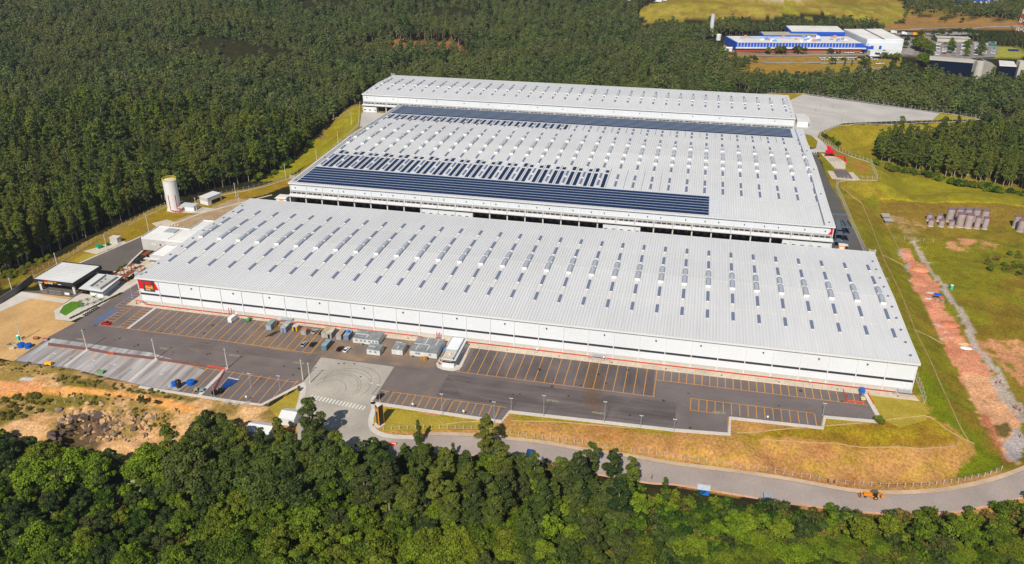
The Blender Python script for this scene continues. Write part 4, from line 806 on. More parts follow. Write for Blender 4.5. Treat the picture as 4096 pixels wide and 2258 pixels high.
# ---- the rest of each wood: one object each, scattered from joined low meshes
def joined(kind,v,nleaf,size,m,h,wid):
    lb=euc_lobes(h,v+90,wid) if kind=='e' else brd_lobes(h,8.5*wid,v+90,n=12,low=7 if h>14 else 0)
    cr=shell(lb,nleaf,size,name='wood tree'); cr.materials.append(m)
    t=MB(); t.tube([(0,0,-2),(.2,0,h*.5),(.1,.1,h*.9)],[.26,.2,.08],4); o=t.build('t',BARK,None,link=False)
    ob=bpy.data.objects.new('wood tree',cr); bm=bmesh.new(); bm.from_mesh(cr); lay=bm.loops.layers.color.new('x') if 0 else None
    nf=len(bm.faces); bm.from_mesh(o.data); bm.faces.ensure_lookup_table()
    for f in bm.faces[nf:]: f.material_index=1
    bm.to_mesh(cr); bm.free(); cr.materials.append(BARK); bpy.data.objects.remove(o); return ob
def scatter(name,pts,kinds,label,cat,hs,low,high):
    me=bpy.data.meshes.new(name); me.vertices.add(len(pts)); me.vertices.foreach_set('co',np.array(pts,np.float32).ravel())
    a=me.attributes.new('sc','FLOAT','POINT'); pa=np.array(pts); a.data.foreach_set('value',(rng.uniform(low,high,len(pts))*(.72+.5*vnoise(pa[:,0],pa[:,1],28,71))).astype(np.float32)*hs); me.update()
    o=bpy.data.objects.new(name,me); COL.objects.link(o); tag(o,label,cat,None,'stuff')
    col=bpy.data.collections.new(name+' kinds')
    for k in kinds: col.objects.link(k)
    ng=bpy.data.node_groups.new(name,'GeometryNodeTree'); ng.interface.new_socket('Geometry',in_out='INPUT',socket_type='NodeSocketGeometry'); ng.interface.new_socket('Geometry',in_out='OUTPUT',socket_type='NodeSocketGeometry')
    N=ng.nodes; L=ng.links; gi=N.new('NodeGroupInput'); go=N.new('NodeGroupOutput'); iop=N.new('GeometryNodeInstanceOnPoints'); ci=N.new('GeometryNodeCollectionInfo'); ci.inputs['Collection'].default_value=col; ci.inputs['Separate Children'].default_value=True; ci.inputs['Reset Children'].default_value=True
    iop.inputs['Pick Instance'].default_value=True
    ri=N.new('FunctionNodeRandomValue'); ri.data_type='INT'; ri.inputs['Min'].default_value=0; ri.inputs['Max'].default_value=len(kinds)-1
    rr=N.new('FunctionNodeRandomValue'); rr.data_type='FLOAT_VECTOR'; rr.inputs['Min'].default_value=(-.04,-.04,0); rr.inputs['Max'].default_value=(.04,.04,6.28)
    na=N.new('GeometryNodeInputNamedAttribute'); na.data_type='FLOAT'; na.inputs['Name'].default_value='sc'
    L.new(gi.outputs[0],iop.inputs['Points']); L.new(ci.outputs[0],iop.inputs['Instance']); L.new([s for s in ri.outputs if s.type=='INT'][0],iop.inputs['Instance Index']); L.new([s for s in rr.outputs if s.type=='VECTOR'][0],iop.inputs['Rotation']); L.new(na.outputs[0],iop.inputs['Scale']); L.new(iop.outputs[0],go.inputs[0])
    md=o.modifiers.new('scatter','NODES'); md.node_group=ng; return o
KE=[joined('e',v,1700,.48,EUC if v%3 else DKL,22,(1.2,1.5,1.8)[v%3]) for v in range(3)]+[joined('b',v+3,1900,.46,EUC if v%4 else DKL,(19,22,17)[v%3],(.8,.95,1.1)[v%3]) for v in range(7)]; KM=[joined('b',v,1200,.45,DKL,13,1.) for v in range(3)]
KF=[joined('b',v+7,1400,.5,FAR,(17,20,15)[v%3],(.85,1.0,1.2)[v%3]) for v in range(6)]+[joined('e',v+7,900,.6,FAR,20,1.7) for v in range(1)]+[joined('b',v+9,600,.6,FAR,13,1.) for v in range(2)]
KB=[joined('b',v+30,2600,.33,BRD if v%3 else DKL,10.5,1.05) for v in range(6)]
far=zz[rest]>640; nearw=rest[~far]; farw=rest[far]
east=wx[nearw]>60
P_=lambda idx: np.stack([wx[idx],wy[idx],wz[idx]],1)
scatter('eucalyptus_wood',P_(nearw[~east]),KE+KM[:1],'dense dark green eucalyptus wood covering the left side behind the warehouses','wood',1,.6,1.15)
if east.any(): scatter('mixed_wood',P_(nearw[east]),KM+KE[:1],'mixed green wood behind the farthest warehouse and the truck yard','wood',1,.55,.95)
scatter('distant_wood',P_(farw),KF,'hazy distant wood stretching to the top edge of the picture','wood',1,.5,1.05)
cc_=o2[NC:]
if len(cc_): scatter('clump_wood',np.stack([cx_[cc_],cy_[cc_],cz_[cc_]],1),KE,'far part of the eucalyptus clump on the right edge beyond the eastern fence','wood',1,.68,.95)
# ---- foreground trees, south of the road
FRONTP=[(-120,-93),(-20,-95),(10,-95),(24,-94),(34,-97),(52,-97),(62,-90),(82,-86),(96,-86),(112,-83),(132,-82)]+[(x+.5,y-3.2) for x,y in SE[2:]]+[(480,-20),(480,-210),(-120,-210)]
fx_,fy_=wood_pts([FRONTP],6.3,-120,480,-175,-30,.42); fz_=height(fx_,fy_,False); v_,pxx,pyy,fzz=visible(np.stack([fx_,fy_,fz_+8],1),40); fx_,fy_,fz_,pxx,pyy,fzz=[a[v_] for a in (fx_,fy_,fz_,pxx,pyy,fzz)]
d_rd=_segd(fx_,fy_,SE+SE[::-1]); o3=np.argsort(fzz); cnt=0
o3=o3[(d_rd[o3]>np.where(fx_[o3]>215,6.5,3.5))|(fx_[o3]<125)]
for i in o3[:280]:
    X_,Y_=float(fx_[i]),float(fy_[i]); p=pxx[i]
    if p<800: lab,gr='leafy green tree in the thicket below the rocky slope at lower left','trees in the lower left thicket'
    elif p<1500: lab,gr='leafy green tree in the thicket below the concrete driveway','trees in the thicket below the driveway'
    elif p<2600: lab,gr='bushy tree under the tall eucalyptus row below the curved road','understorey trees below the middle of the road'
    else: lab,gr='leafy green tree in the thicket below the right half of the curved road','trees in the lower right thicket'
    dR=Y_-(-78)
    kind='brd' if random.random()<.8 else 'dark'
    if 1900<p<2650 and random.random()<.5: kind='dark'
    tree(kind,X_,Y_,max(3.6,min(random.uniform(8.5,13.5),-float(fz_[i])+float(zr(X_))-2.0+max(0,d_rd[i]-6)*.25)) if X_>215 else max(4.5,min(random.uniform(8.5,13.5),-float(fz_[i])+float(zr(X_))+1.5+d_rd[i]*.25)) if X_>125 else random.uniform(8,14),lab,gr,z=float(fz_[i]),wmin=random.uniform(.85,1.05))
if len(o3)>280: 
    ii=o3[280:]; ii=ii[(d_rd[ii]>np.where(fx_[ii]>215,11,4))|(fx_[ii]<125)]; scatter('background_thicket',np.stack([fx_[ii],fy_[ii],fz_[ii]],1),KB,'leafy undergrowth along the upper edge of the lower thicket','wood',1,.75,1.0)

ux,uy=wood_pts([FRONTP],3.4,-120,480,-175,-30,.45); uz=height(ux,uy,False); uv_=visible(np.stack([ux,uy,uz+3],1),20)[0]&(_segd(ux,uy,SE+SE[::-1])>1.5); ux,uy,uz=ux[uv_],uy[uv_],uz[uv_]
KU=[]
for v in range(4):
    lb=[(random.uniform(-1.6,1.6),random.uniform(-1.6,1.6),.6+random.random()*1.4,random.uniform(.7,1.2)) for _ in range(9)]; cr=setmat(shell(lb,520,.3,up=.4,name='low growth'),(BRD,DKL,SCR,BRD)[v]); KU.append(bpy.data.objects.new('low growth',cr))
scatter('undergrowth',np.stack([ux,uy,uz],1),KU,'leafy undergrowth filling the gaps under the lower trees','undergrowth',1,.8,1.5)
# ---------------- objects on the site
GALV=mat('galvanised steel',c8(168,172,178),.5,.06,2,.05,.3); CPOST=mat('concrete post',c8(200,194,184),.9,.08,1,.06,.2); PIPE=plain('fire pipe red',c8(196,52,34),.5); TYRE=plain('tyre rubber',c8(26,26,28),.8); GLS=plain('dark car glass',c8(22,26,32),.1,spec=.7)
def pole(x,y,h,label,group=None,kind='pylon',z=0,rz=0.):
    if kind=='pylon':
        o=empty('utility_pole',(x,y,z),label,'utility pole',group); m=MB(); m.cyl(x,y,z-1,z+h,.24,.13,8); m.build('shaft',CPOST,o)
        m=MB(); m.box(x-.5,y-.06,z+h-.7,x+.5,y+.06,z+h-.55); m.box(x-.1,y-.16,z+h-1.6,x+.1,y+.2,z+h-1.1); m.build('crossarm',GALV,o)
    else:
        o=empty('lamp_post',(x,y,z),label,'lamp post',group); m=MB(); m.cyl(x,y,z-.5,z+h,.09,.055,6); m.box(x-.2,y-.2,z,x+.2,y+.2,z+.08); m.build('post',GALV,o)
        m=MB(); m.box(x-.55,y-.05,z+h-.1,x+.55,y+.05,z+h); m.box(x-.6,y-.12,z+h,x-.3,y+.12,z+h+.1); m.box(x+.3,y-.12,z+h,x+.6,y+.12,z+h+.1); m.build('lamp_head',SWH,o)
    return o
for i,(x,y,h,l) in enumerate([(-28,-40.3,9,'concrete utility pole beside the green portable toilet'),(3.1,-40.7,9.5,'concrete utility pole on the kerb strip nearest the blue dome tanks pair'),(34.2,-40.6,9,'concrete utility pole on the middle kerb strip of the dusty lot'),(65.5,-40.8,9,'concrete utility pole at the end of the orange barrier netting'),(97.6,-42,9.2,'left one of two concrete poles beside the driveway'),(101.1,-43.1,9,'right one of two concrete poles beside the driveway')]): pole(x,y,h,l,'concrete poles of the yard')
for x,y,h,l in [(-61.8,-6.4,8.8,'concrete utility pole before the dark retaining wall'),(-65.8,26.4,6.4,'concrete utility pole just behind the entrance canopy roof'),(-52.3,46.1,9.1,'concrete utility pole beside the green dumpster'),(-47.9,74.2,9.9,'concrete utility pole on the lawn above the office block'),(-38.4,105.3,8.6,'concrete utility pole in front of the pump house'),(-28.6,131.3,9.2,'concrete utility pole on the kerb past the open front shed'),(-20,120,7,'thin concrete pole on the paved bend behind the first warehouse'),(-16,170,9,'first concrete pole on the grass strip beside the middle warehouse'),(-11,205,9,'second concrete pole on the grass strip beside the middle warehouse'),(-14.5,248,9,'concrete pole at the widest part of the grassy bank'),(-26,300,9,'concrete pole below the left end of the farthest warehouse')]: pole(x,y,h,l,'concrete poles of the west edge')
LAMPN=[((132,-51.2),'lamp post beside the dark car on the lower lot'),((155.5,-51.6),'lamp post in the middle of the lower left row of bays'),((174.5,-52.2),'lamp post at the right end of the lower left bay row'),((190.6,-44.6),'lamp post on the long kerb left of the second drain grate'),((211.9,-43.6),'lamp post on the long kerb casting a shadow onto the second drain grate')]
for (x,y),l in LAMPN: pole(x,y,8.8,l,'tall lamp posts of the lower lot','lamp')
for (x,y),l in [((178.6,-43.4),'short twin lamp post at the kerb corner'),((224.5,-43.6),'short lamp post on the kerb past the rust stain'),((235.8,-43.2),'short lamp post near the right end of the long kerb'),((286.8,-22),'short lamp post where the last kerb steps back'),((126.6,-45.2),'short lamp post at the right mouth of the driveway'),((-6.8,2.5),'short lamp post on the sidewalk corner under the logo sign')]: pole(x,y,5 if x>0 else 6,l,'short lamp posts','lamp')
for (x,y),l in [((-19.8,-52),'thin post at the left end of the dusty lot'),((1,-54.5),'thin post behind the yellow compressor'),((19,-55.5),'thin post right of the green generator'),((29,-56.5),'thin post beside the middle kerb strip'),((50,-58.5),'thin post beside the black tank'),((71,-59.5),'thin post beside the black drums'),((92.3,-50),'thin post on the sidewalk left of the driveway'),((81,-51),'thin post among the bays left of the driveway')]: pole(x,y,6.2,l,'thin posts along the dusty lot','lamp')
for i,(cr,x,y) in enumerate([('r',1510,630),('r',1660,505),('r',1435,1060),('g',560,320),('g',640,450),('g',1175,440),('g',1260,440)]):
    g_=G(cr,x,y); pole(g_[0],g_[1],9,'thin lamp post standing in the truck yard, number %s from the left'%('one two three four five six seven'.split()[i]),'truck yard lamp posts','lamp')
def sign(x,y,h,label,w_=.6,hh=.8,m_=None,z=0):
    o=empty('sign_post',(x,y,z),label,'sign','small white signs on posts'); m=MB(); m.cyl(x,y,z,z+h,.05,.05,6); m.build('post',GALV,o); m=MB(); m.box(x-w_/2,y-.1,z+h-hh,x+w_/2,y-.05,z+h); m.build('board',m_ or SWH,o)
for (x,y),l in [((144.2,-50.5),'small white sign among the lower left bays near the lamp post'),((163,-50.6),'small white sign at the right half of the lower left bays'),((84,-59.5),'small white sign at the kerb right of the blue pipes'),((267.3,-30.4),'small white sign below the boxed middle bays'),((48,-3.0),'small white sign beside the white van'),((180,-3.4),'small white sign at the sidewalk before the third truck bay group'),((206.8,-3.6),'small white sign right of the metal stair'),((284,-3.4),'small white sign at the sidewalk near the right end')]: sign(x,y,2.6,l)
# fences
def fence(pts,sp,label,h=2.6,z=None,name='perimeter_fence',group=None,base=True,wires=4,bent=True,cat='fence',pr=.09,pm=None):
    P2=[]; carry=0.
    for (x0,y0),(x1,y1) in zip(pts[:-1],pts[1:]):
        L_=math.dist((x0,y0),(x1,y1)); t=carry
        while t<L_: P2.append((x0+(x1-x0)*t/L_,y0+(y1-y0)*t/L_,(x1-x0)/L_,(y1-y0)/L_)); t+=sp
        carry=t-L_
    Z=[(float(height(p[0],p[1])[0])+.03 if z is None else z) for p in P2]
    o=empty(name,(P2[0][0],P2[0][1],Z[0]),label,cat,group)
    idx=sorted(range(len(P2)),key=lambda i:(P2[i][0]-CX)**2+(P2[i][1]-CY)**2)
    def mk(m,i):
        x,y,dx,dy=P2[i]; zz=Z[i]; p=[(x,y,zz-.3),(x,y,zz+h)]
        if bent: p.append((x+dy*.45,y-dx*.45,zz+h+.4))
        m.tube(p,pr,5)
    for i in idx[:100]: m=MB(); mk(m,i); m.build('fence_post',pm or CPOST,o)
    if idx[100:]:
        m=MB()
        for i in idx[100:]: mk(m,i)
        q=m.build('fence_post',pm or CPOST,o); q['kind']='stuff'
    if wires:
        m=MB()
        for k in range(wires): m.tube([(P2[i][0],P2[i][1],Z[i]+h*(k+.6)/wires) for i in range(len(P2))],.022,3)
        m.build('wire',GALV,o)
    if base:
        m=MB(); m.tube([(P2[i][0],P2[i][1],Z[i]+.02) for i in range(len(P2))],.16,4); m.build('footing',CPOST,o)
    return o
fence([(-67.6,12.6),(-66,33),(-66,54.3),(-64.3,78.4),(-60.3,108.9),(-39.2,132.6),(-27,145.2),(-20.5,154.1),(-8,184),(-13,250.7),(-17.4,293),(-42,356)],3.3,'bent topped concrete post fence along the forest edge on the left')
YF=[G('g',*p)[:2] for p in [(-60,172),(0,165),(60,160),(180,165),(330,185),(560,215),(900,262),(1170,305),(1380,335),(1680,372),(1860,395),(1945,425),(1800,440),(1500,445),(1100,460),(780,465),(640,480),(560,500),(430,570)]]
fence(YF,4.2,'bent topped post fence looping round the concrete truck yard')
fence([G('g',*p)[:2] for p in [(430,575),(440,620),(520,670),(600,720),(740,778),(910,830),(950,920),(980,1000),(830,998),(700,998),(620,1012),(585,1040),(600,1100),(650,1200),(740,1420)]]+[(323,150),(323.5,110),(324,40),(324,0),(323.5,-8)],3.1,'bent topped post fence down the east side past the red shelter')
fence([GT('e',*p)[:2] for p in [(430,412),(480,410),(565,402),(765,397),(1065,405),(1300,425),(1500,460),(1700,487),(1890,512),(2190,555),(2535,605)]]+[GT('f',*p)[:2] for p in [(15,618),(280,650),(540,692),(790,728),(1000,765),(1160,790),(1320,812),(1620,828),(1870,818),(2080,792),(2200,765),(2300,745),(2410,700)]],2.75,'row of short pale posts along the inner edge of the curved road',h=1.7,base=False,wires=2,bent=False,name='post_fence',pr=.11)
fence([(4,-3.0),(100,-3.3),(143,-4.8)],3.3,'thin wire fence along the sidewalk before the left half of the first warehouse',h=2.2,z=.12,base=False,wires=2,bent=False,name='sidewalk_fence',pr=.035,pm=GALV)
fence([(153,-4.8),(320,-4.8)],3.3,'thin wire fence along the sidewalk before the right half of the first warehouse',h=2.2,z=.12,base=False,wires=2,bent=False,name='sidewalk_fence',pr=.035,pm=GALV)
fence([GT('z',*p)[:2] for p in [(330,775),(420,790),(500,795),(580,800),(655,805)]]+[GT('z',*p)[:2] for p in [(755,815),(835,815),(900,820),(970,825),(1045,825)]],5,'short wooden gate fence across the dirt track below the silos',h=2.2,base=False,wires=2,bent=False,name='track_gate',cat='gate')
for cr,pts,l in (('y',[(720,690),(825,695),(930,660),(1120,650),(1205,700)],'few leaning short posts above the rocky slope'),('y',[(1505,700),(1580,745),(1655,790)],'three short posts at the rocky hollow')):
    fence([GT(cr,*p)[:2] for p in pts],3.6,l,h=1.8,base=False,wires=0,bent=False,name='boundary_posts')
# red fire pipe
def pipe(pts,r,label,name='fire_pipe',group='red fire water pipes'):
    o=empty(name,pts[0],label,'pipe',group); m=MB(); m.tube(pts,r,8); m.build('pipe_run',PIPE,o,smooth=True)
    m=MB()
    for a,b in zip(pts[:-1],pts[1:]):
        L_=math.dist(a,b)
        if abs(a[2]-b[2])<.1:
            for k in range(int(L_/6)): 
                t=(k+.5)*6/L_; x=a[0]+(b[0]-a[0])*t; y=a[1]+(b[1]-a[1])*t; m.box(x-.08,y-.22,.1,x+.08,y+.22,a[2]-r*.9)
    if m.v: m.build('pipe_support',GALV,o)
    return o
pipe([(-1.6,-1.9,.2),(-1.6,-1.9,2.1),(2.3,-1.9,2.1),(2.5,-1.9,.75),(66,-1.9,.75),(67.2,-3,.75),(74.6,-3,.75),(76,-1.9,.75),(131,-1.9,.75),(134,-3.4,.75),(203,-3.0,.75) if 0 else (143,-3.4,.75)],.2,'long red fire pipe along the left half of the first warehouse')
pipe([(146,-1.9,.75),(202,-1.9,.75),(210,-2.0,.75),(320.8,-1.9,.75)],.2,'long red fire pipe along the right half of the first warehouse')
for x,l in ((44.3,'pair of red valve risers below the left third of the white wall'),(138.4,'pair of tall red risers beside the guardhouse')):
    o=empty('valve_riser',(x,-1.5,0),l,'pipe','red valve risers'); 
    for dx in (-.6,.6): m=MB(); m.cyl(x+dx,-1.5,.12,3.4,.16,.16,8); m.box(x+dx-.35,-1.75,.5,x+dx+.35,-1.25,.9); m.build('riser',PIPE,o)
# metal stairs on the front
def stairs(x,label,sgn=(1,-1)):
    o=empty('metal_stair',(x,-1.6,0),label,'stairs','grey metal stairs on the sidewalk'); m=MB(); m.box(x-2.2,-2.6,1.2,x+2.2,-.4,1.32); m.build('landing',GALV,o)
    for s_ in sgn:
        m=MB()
        for k in range(6): xx=x+s_*(2.2+.32*k); m.box(min(xx,xx+s_*.32),-2.6,1.1-.18*k,max(xx,xx+s_*.32),-1.4,1.16-.18*k)
        m.build('flight',GALV,o)
    m=MB()
    for k in range(7): m.cyl(x-2.2+.733*k,-2.6,1.3,2.3,.04,.04,5)
    m.box(x-2.2,-2.63,2.25,x+2.2,-2.57,2.32); m.build('handrail',GALV,o)
stairs(71,'grey metal stair landing above the silver and black parked cars'); stairs(204.6,'grey metal stair landing at the middle of the long front wall'); stairs(317.4,'grey metal stair at the right end of the front wall',(-1,))
# cage ladders on roofs
def cage(x,y,z,label,w_=2.6,hh=1.7):
    o=empty('roof_access_cage',(x,y,z),label,'roof railing','white roof access cages'); m=MB()
    for dx in (0,w_): 
        for dy in (0,1.6): m.box(x+dx-.08,y+dy-.08,z,x+dx+.08,y+dy+.08,z+hh)
    for k in range(4): 
        zz=z+hh*k/3; m.box(x,y-.08,zz-.05,x+w_,y+.06,zz+.05); m.box(x-.06,y,zz-.05,x+.06,y+1.6,zz+.05); m.box(x+w_-.06,y,zz-.05,x+w_+.06,y+1.6,zz+.05)
    m.build('frame',TRIM,o)
cage(318.6,99.3,12.6,'white cage frame at the far right corner of the nearest roof'); cage(-32,406.8,14.2,'white cage frame at the far left corner of the farthest roof'); cage(-1.6,1.0,12.9,'white cage frame at the near left corner of the nearest roof')
cage(5,137,12.6,'white cage frame on the left edge of the middle roof'); 
o=empty('wall_ladder',(-.8,4,0),'white caged ladder on the left end wall of the nearest warehouse','ladder')
for dx in (-.35,.35): m=MB(); m.box(-1.0,2.4+dx,.5,-.9,2.5+dx,13); m.build('rail',TRIM,o)
m=MB()
for k in range(24): m.box(-1.0,2.05,.8+.5*k,-.92,2.85,.86+.5*k); m.box(-1.6,2.05,1+.5*k,-1.55,2.85,1.05+.5*k) if k%2 else None
m.build('rungs',TRIM,o)
# stair tower on the right of the middle warehouse
STW=plain('stair tower steel',c8(92,104,118),.5)
o=empty('stair_tower',(311.5,134,0),'dark grey zigzag steel stair tower at the right end of the middle warehouse','stairs')
m=MB()
for x in (308.3,315.4):
    for y in (131.6,140,148): m.box(x-.15,y-.15,0,x+.15,y+.15,12.4)
m.build('frame',STW,o)
for k in range(6):
    m=MB(); y0,y1=(133,146) if k%2==0 else (146,133); z0,z1=2.0*k,2.0*k+2.0; xx=309.2+(3.4 if k%2 else 0)
    m.add([(xx,y0,z0),(xx+2.6,y0,z0),(xx+2.6,y1,z1),(xx,y1,z1),(xx,y0,z0+.9),(xx,y1,z1+.9),(xx+2.6,y0,z0+.9),(xx+2.6,y1,z1+.9)],[(0,1,2,3),(0,3,5,4),(1,6,7,2)]); m.build('flight',STW,o)
    m=MB(); m.box(308.4,y1-.2 if y1>140 else y1-1.5,z1-.12,315.4,y1+1.5 if y1>140 else y1+.2,z1); m.build('landing',STW,o)
m=MB(); m.box(306.6,148.5,11.9,315.4,150.2,12.1); m.box(306.6,148.4,12.1,315.4,148.5,13.1); m.build('bridge',STW,o)
# ---- cars
def carproto(colr,kind,name='parked_car'):
    o=empty(name,(0,0,0),'x','car'); P=plain('car paint '+'_'.join('%d'%round(v*255) for v in colr),colr,.25,spec=.6)
    L_,W_,H_=(4.0,1.66,1.42) if kind!='van' else (5.2,1.9,2.4)
    def sec(y,w_,z0,z1,b=.1): return [(-w_/2,y,z0),(w_/2,y,z0),(w_/2,y,z1-b),(w_/2-b,y,z1),(-w_/2+b,y,z1),(-w_/2,y,z1-b)]
    m=MB(); h=L_/2
    if kind=='van': m.loft([sec(-h,W_*.94,.3,2.2),sec(-h+.1,W_,.25,2.35),sec(h-1.5,W_,.25,2.38),sec(h-.95,W_*.96,.25,1.35),sec(h-.1,W_*.92,.25,1.05),sec(h,W_*.8,.35,.9)])
    else: m.loft([sec(-h,W_*.86,.35,.8),sec(-h+.12,W_*.96,.22,.92),sec(-h+.8,W_,.2,.95),sec(h-1.25,W_,.2,.94),sec(h-.25,W_*.95,.22,.78),sec(h,W_*.82,.32,.68)])
    m.build('body',P,o,world=False,smooth=False)
    if kind=='van':
        m=MB(); m.add([(-.8,h-1.42,2.2),(.8,h-1.42,2.2),(.78,h-.98,1.42),(-.78,h-.98,1.42)],[(0,3,2,1)]); m.box(-.965,h-2.3,1.45,.965,h-1.55,2.05); m.build('window',GLS,o,world=False)
    else:
        r0=-h+(.15 if kind=='hatch' else .55); m=MB()
        m.loft([sec(r0,W_*.8,.9,.95,.04),sec(r0+.55,W_*.78,.9,H_-.04,.16),sec(r0+1.6,W_*.78,.9,H_,.16),sec(h-1.75,W_*.78,.9,H_-.1,.16),sec(h-1.1,W_*.8,.85,.93,.04)]); m.build('window',GLS,o,world=False)
        m=MB(); m.loft([sec(r0+.62,W_*.66,H_-.12,H_+.02,.05),sec(r0+1.6,W_*.68,H_-.12,H_+.05,.05),sec(h-1.85,W_*.66,H_-.12,H_-.02,.05)]); m.build('car_roof',P,o,world=False)
    for sx in (-1,1):
        for sy in (-h+.75,h-.8):
            m=MB(); vs=[]; n=12
            for xx in (sx*W_/2-.1,sx*W_/2+.08): vs+=[(xx,sy+.31*math.cos(2*math.pi*i/n),.31+.31*math.sin(2*math.pi*i/n)) for i in range(n)]
            m.add(vs,[(i,(i+1)%n,n+(i+1)%n,n+i) for i in range(n)]+[tuple(range(n))[::-1],tuple(range(n,2*n))]); wh=m.build('wheel',TYRE,o,world=False)
            m=MB(); vs=[(sx*(W_/2+.085),sy+.18*math.cos(2*math.pi*i/8),.31+.18*math.sin(2*math.pi*i/8)) for i in range(8)]; m.add(vs,[tuple(range(8))]); m.build('rim',GALV,wh,world=False)
        m=MB(); m.box(sx*.55-.16,h-.06,.55,sx*.55+.16,h+.015,.68); m.build('headlight',SWH,o,world=False)
        m=MB(); m.box(sx*.6-.1,-h-.015,.65,sx*.6+.1,-h+.08,.82); m.build('tail_light',RED,o,world=False)
    return o
protos={}
def car(colr,kind,x,y,rz,label,group='cars parked around the site',z=0.0):
    k=(colr,kind)
    if k not in protos: protos[k]=carproto(c8(*colr),kind,'parked_van' if kind=='van' else 'parked_car'); f=True
    else: f=False
    o=place(protos[k],(x,y,z),rz,label,group,f); o['category']='van' if kind=='van' else 'car'; return o
SILV=(150,158,170);BK=(22,24,28);WH=(225,228,232);NAV=(20,26,52);RD=(190,18,36)
car(SILV,'sedan',86.6,-7.6,-.12,'silver saloon between the rusty roofed shed and a black car'); car(BK,'sedan',89.7,-7.2,-.12,'black saloon parked against the two joined grey containers')
car(SILV,'hatch',86.7,-17.9,-.08,'silver hatchback in the orange lined bays'); car(NAV,'hatch',90.2,-17.2,-.1,'dark blue hatchback beside the last orange bay line')
car(BK,'hatch',102.3,-18.1,-.12,'black hatchback next to the white car'); car(WH,'hatch',105.2,-18.2,-.12,'white hatchback between the black car and the site offices')
car(BK,'hatch',130.1,-46.1,-.1,'dark car alone in the first bay beside the driveway'); car(RD,'sedan',-3.2,-20.7,1.57,'red car beside the blue accessible bays'); car(WH,'van',47.9,-5.6,-.1,'white van at the top of the truck bays',None); car(SILV,'hatch',-8.4,11,.05,'white and silver car half hidden by the near left corner of the warehouse')
car(BK,'sedan',-28.6,36.3,1.65,'black saloon between the brown pergolas'); car((40,48,66),'sedan',-28.6,39.6,1.65,'blue grey car just behind the black one among the pergolas')
# motorcycles
def moto():
    o=empty('motorcycle',(0,0,0),'x','motorcycle'); 
    for y in (-.6,.6):
        m=MB(); n=10; m.add([(xx,y+.3*math.cos(2*math.pi*i/n),.3+.3*math.sin(2*math.pi*i/n)) for xx in (-.06,.06) for i in range(n)],[(i,(i+1)%n,n+(i+1)%n,n+i) for i in range(n)]+[tuple(range(n))[::-1],tuple(range(n,2*n))]); m.build('wheel',TYRE,o,world=False)
    m=MB(); m.box(-.14,-.45,.45,.14,.35,.85); m.box(-.1,-.9,.8,.1,-.2,.95); m.build('body',plain('motorcycle body',c8(60,50,56),.4),o,world=False)
    m=MB(); m.tube([(-.35,.45,1.05),(0,.5,1.0),(.35,.45,1.05)],.03,4); m.tube([(0,.5,1.0),(0,.62,.35)],.04,4); m.build('handlebar',GALV,o,world=False); return o
mp_=moto(); f=True
for i,n in enumerate(('first','second','third','fourth','fifth','sixth','seventh')):
    place(mp_,(-17.1+.1*i,-16.4+1.25*i,.0),1.4,'parked motorcycle, the %s counted up the hedge row from the road'%n,'motorcycles along the hedge',f); f=False
# ---- containers and cabins
def cont(x0,y0,x1,y1,h,side,top,label,name='shipping_container',cat='container',door=True,doorm=None,open_=False):
    o=empty(name,((x0+x1)/2,(y0+y1)/2,0),label,cat,'containers and sheds of the site store'); ms=mat('container '+str(side),c8(*side),.6,.08,1.5,.1,.5); mt=mat('container top '+str(top),c8(*top),.8,.16,.8,.2,.4)
    m=MB(); m.box(x0+.05,y0+.05,.12,x1-.05,y1-.05,h-.03)
    n=int((y1-y0)/.42)
    for k in range(n):
        ya=y0+.1+k*.42
        for x in (x0,x1): m.box(x-.03,ya,.2,x+.03,ya+.22,h-.15)
    n=int((x1-x0)/.3)
    for k in range(n): m.box(x0+.1+k*.3,y0-.0,.2,x0+.24+k*.3,y0+.06,h-.15)
    m.build('body',ms,o); m=MB(); m.box(x0-.02,y0-.02,h-.03,x1+.02,y1+.02,h+.04); m.build('roof',mt,o)
    if door: m=MB(); xm=(x0+x1)/2; m.box(xm-.45,y0-.06,.2,xm+.45,y0-.01,2.1); m.build('door',doorm or ms,o)
    return o
cont(65.6,-10.2,67.9,-4.8,2.5,(158,172,190),(132,146,138),'grey blue container with greenish roof, leftmost of the store row'); cont(72.5,-10.7,74.9,-5.2,2.5,(150,162,182),(170,172,170),'grey container with a barred window beside the yellow shed',doorm=plain('barred window',c8(104,116,140)))
cont(76.8,-8.6,78.9,-6,2.2,(226,176,20),(186,188,182),'bright yellow shed with open dark doorway','storage_shed','shed',doorm=BLK)
cont(81.8,-10.9,84.1,-8.2,2.4,(164,160,160),(172,122,96),'small grey shed with a rusty red roof','storage_shed','shed')
cont(90.95,-10.9,93.15,-5.4,2.5,(176,174,174),(174,156,122),'pale grey container with brownish roof, left of a joined pair'); cont(93.2,-11,95.4,-5.4,2.5,(170,168,168),(188,178,162),'container with orange framed open doorway, right of a joined pair',doorm=BLK)
cont(97.6,-11.2,99.8,-5.9,2.5,(172,170,170),(176,154,136),'grey container with faded brown roof next to the blue tank container'); c8_=cont(100.8,-11.2,103,-6,2.5,(120,136,158),(150,154,158),'blue grey container carrying a round blue water tank')
cont(95.35,-20.5,97.5,-15.1,2.5,(108,132,146),(142,158,164),'teal grey container standing apart in the lot')
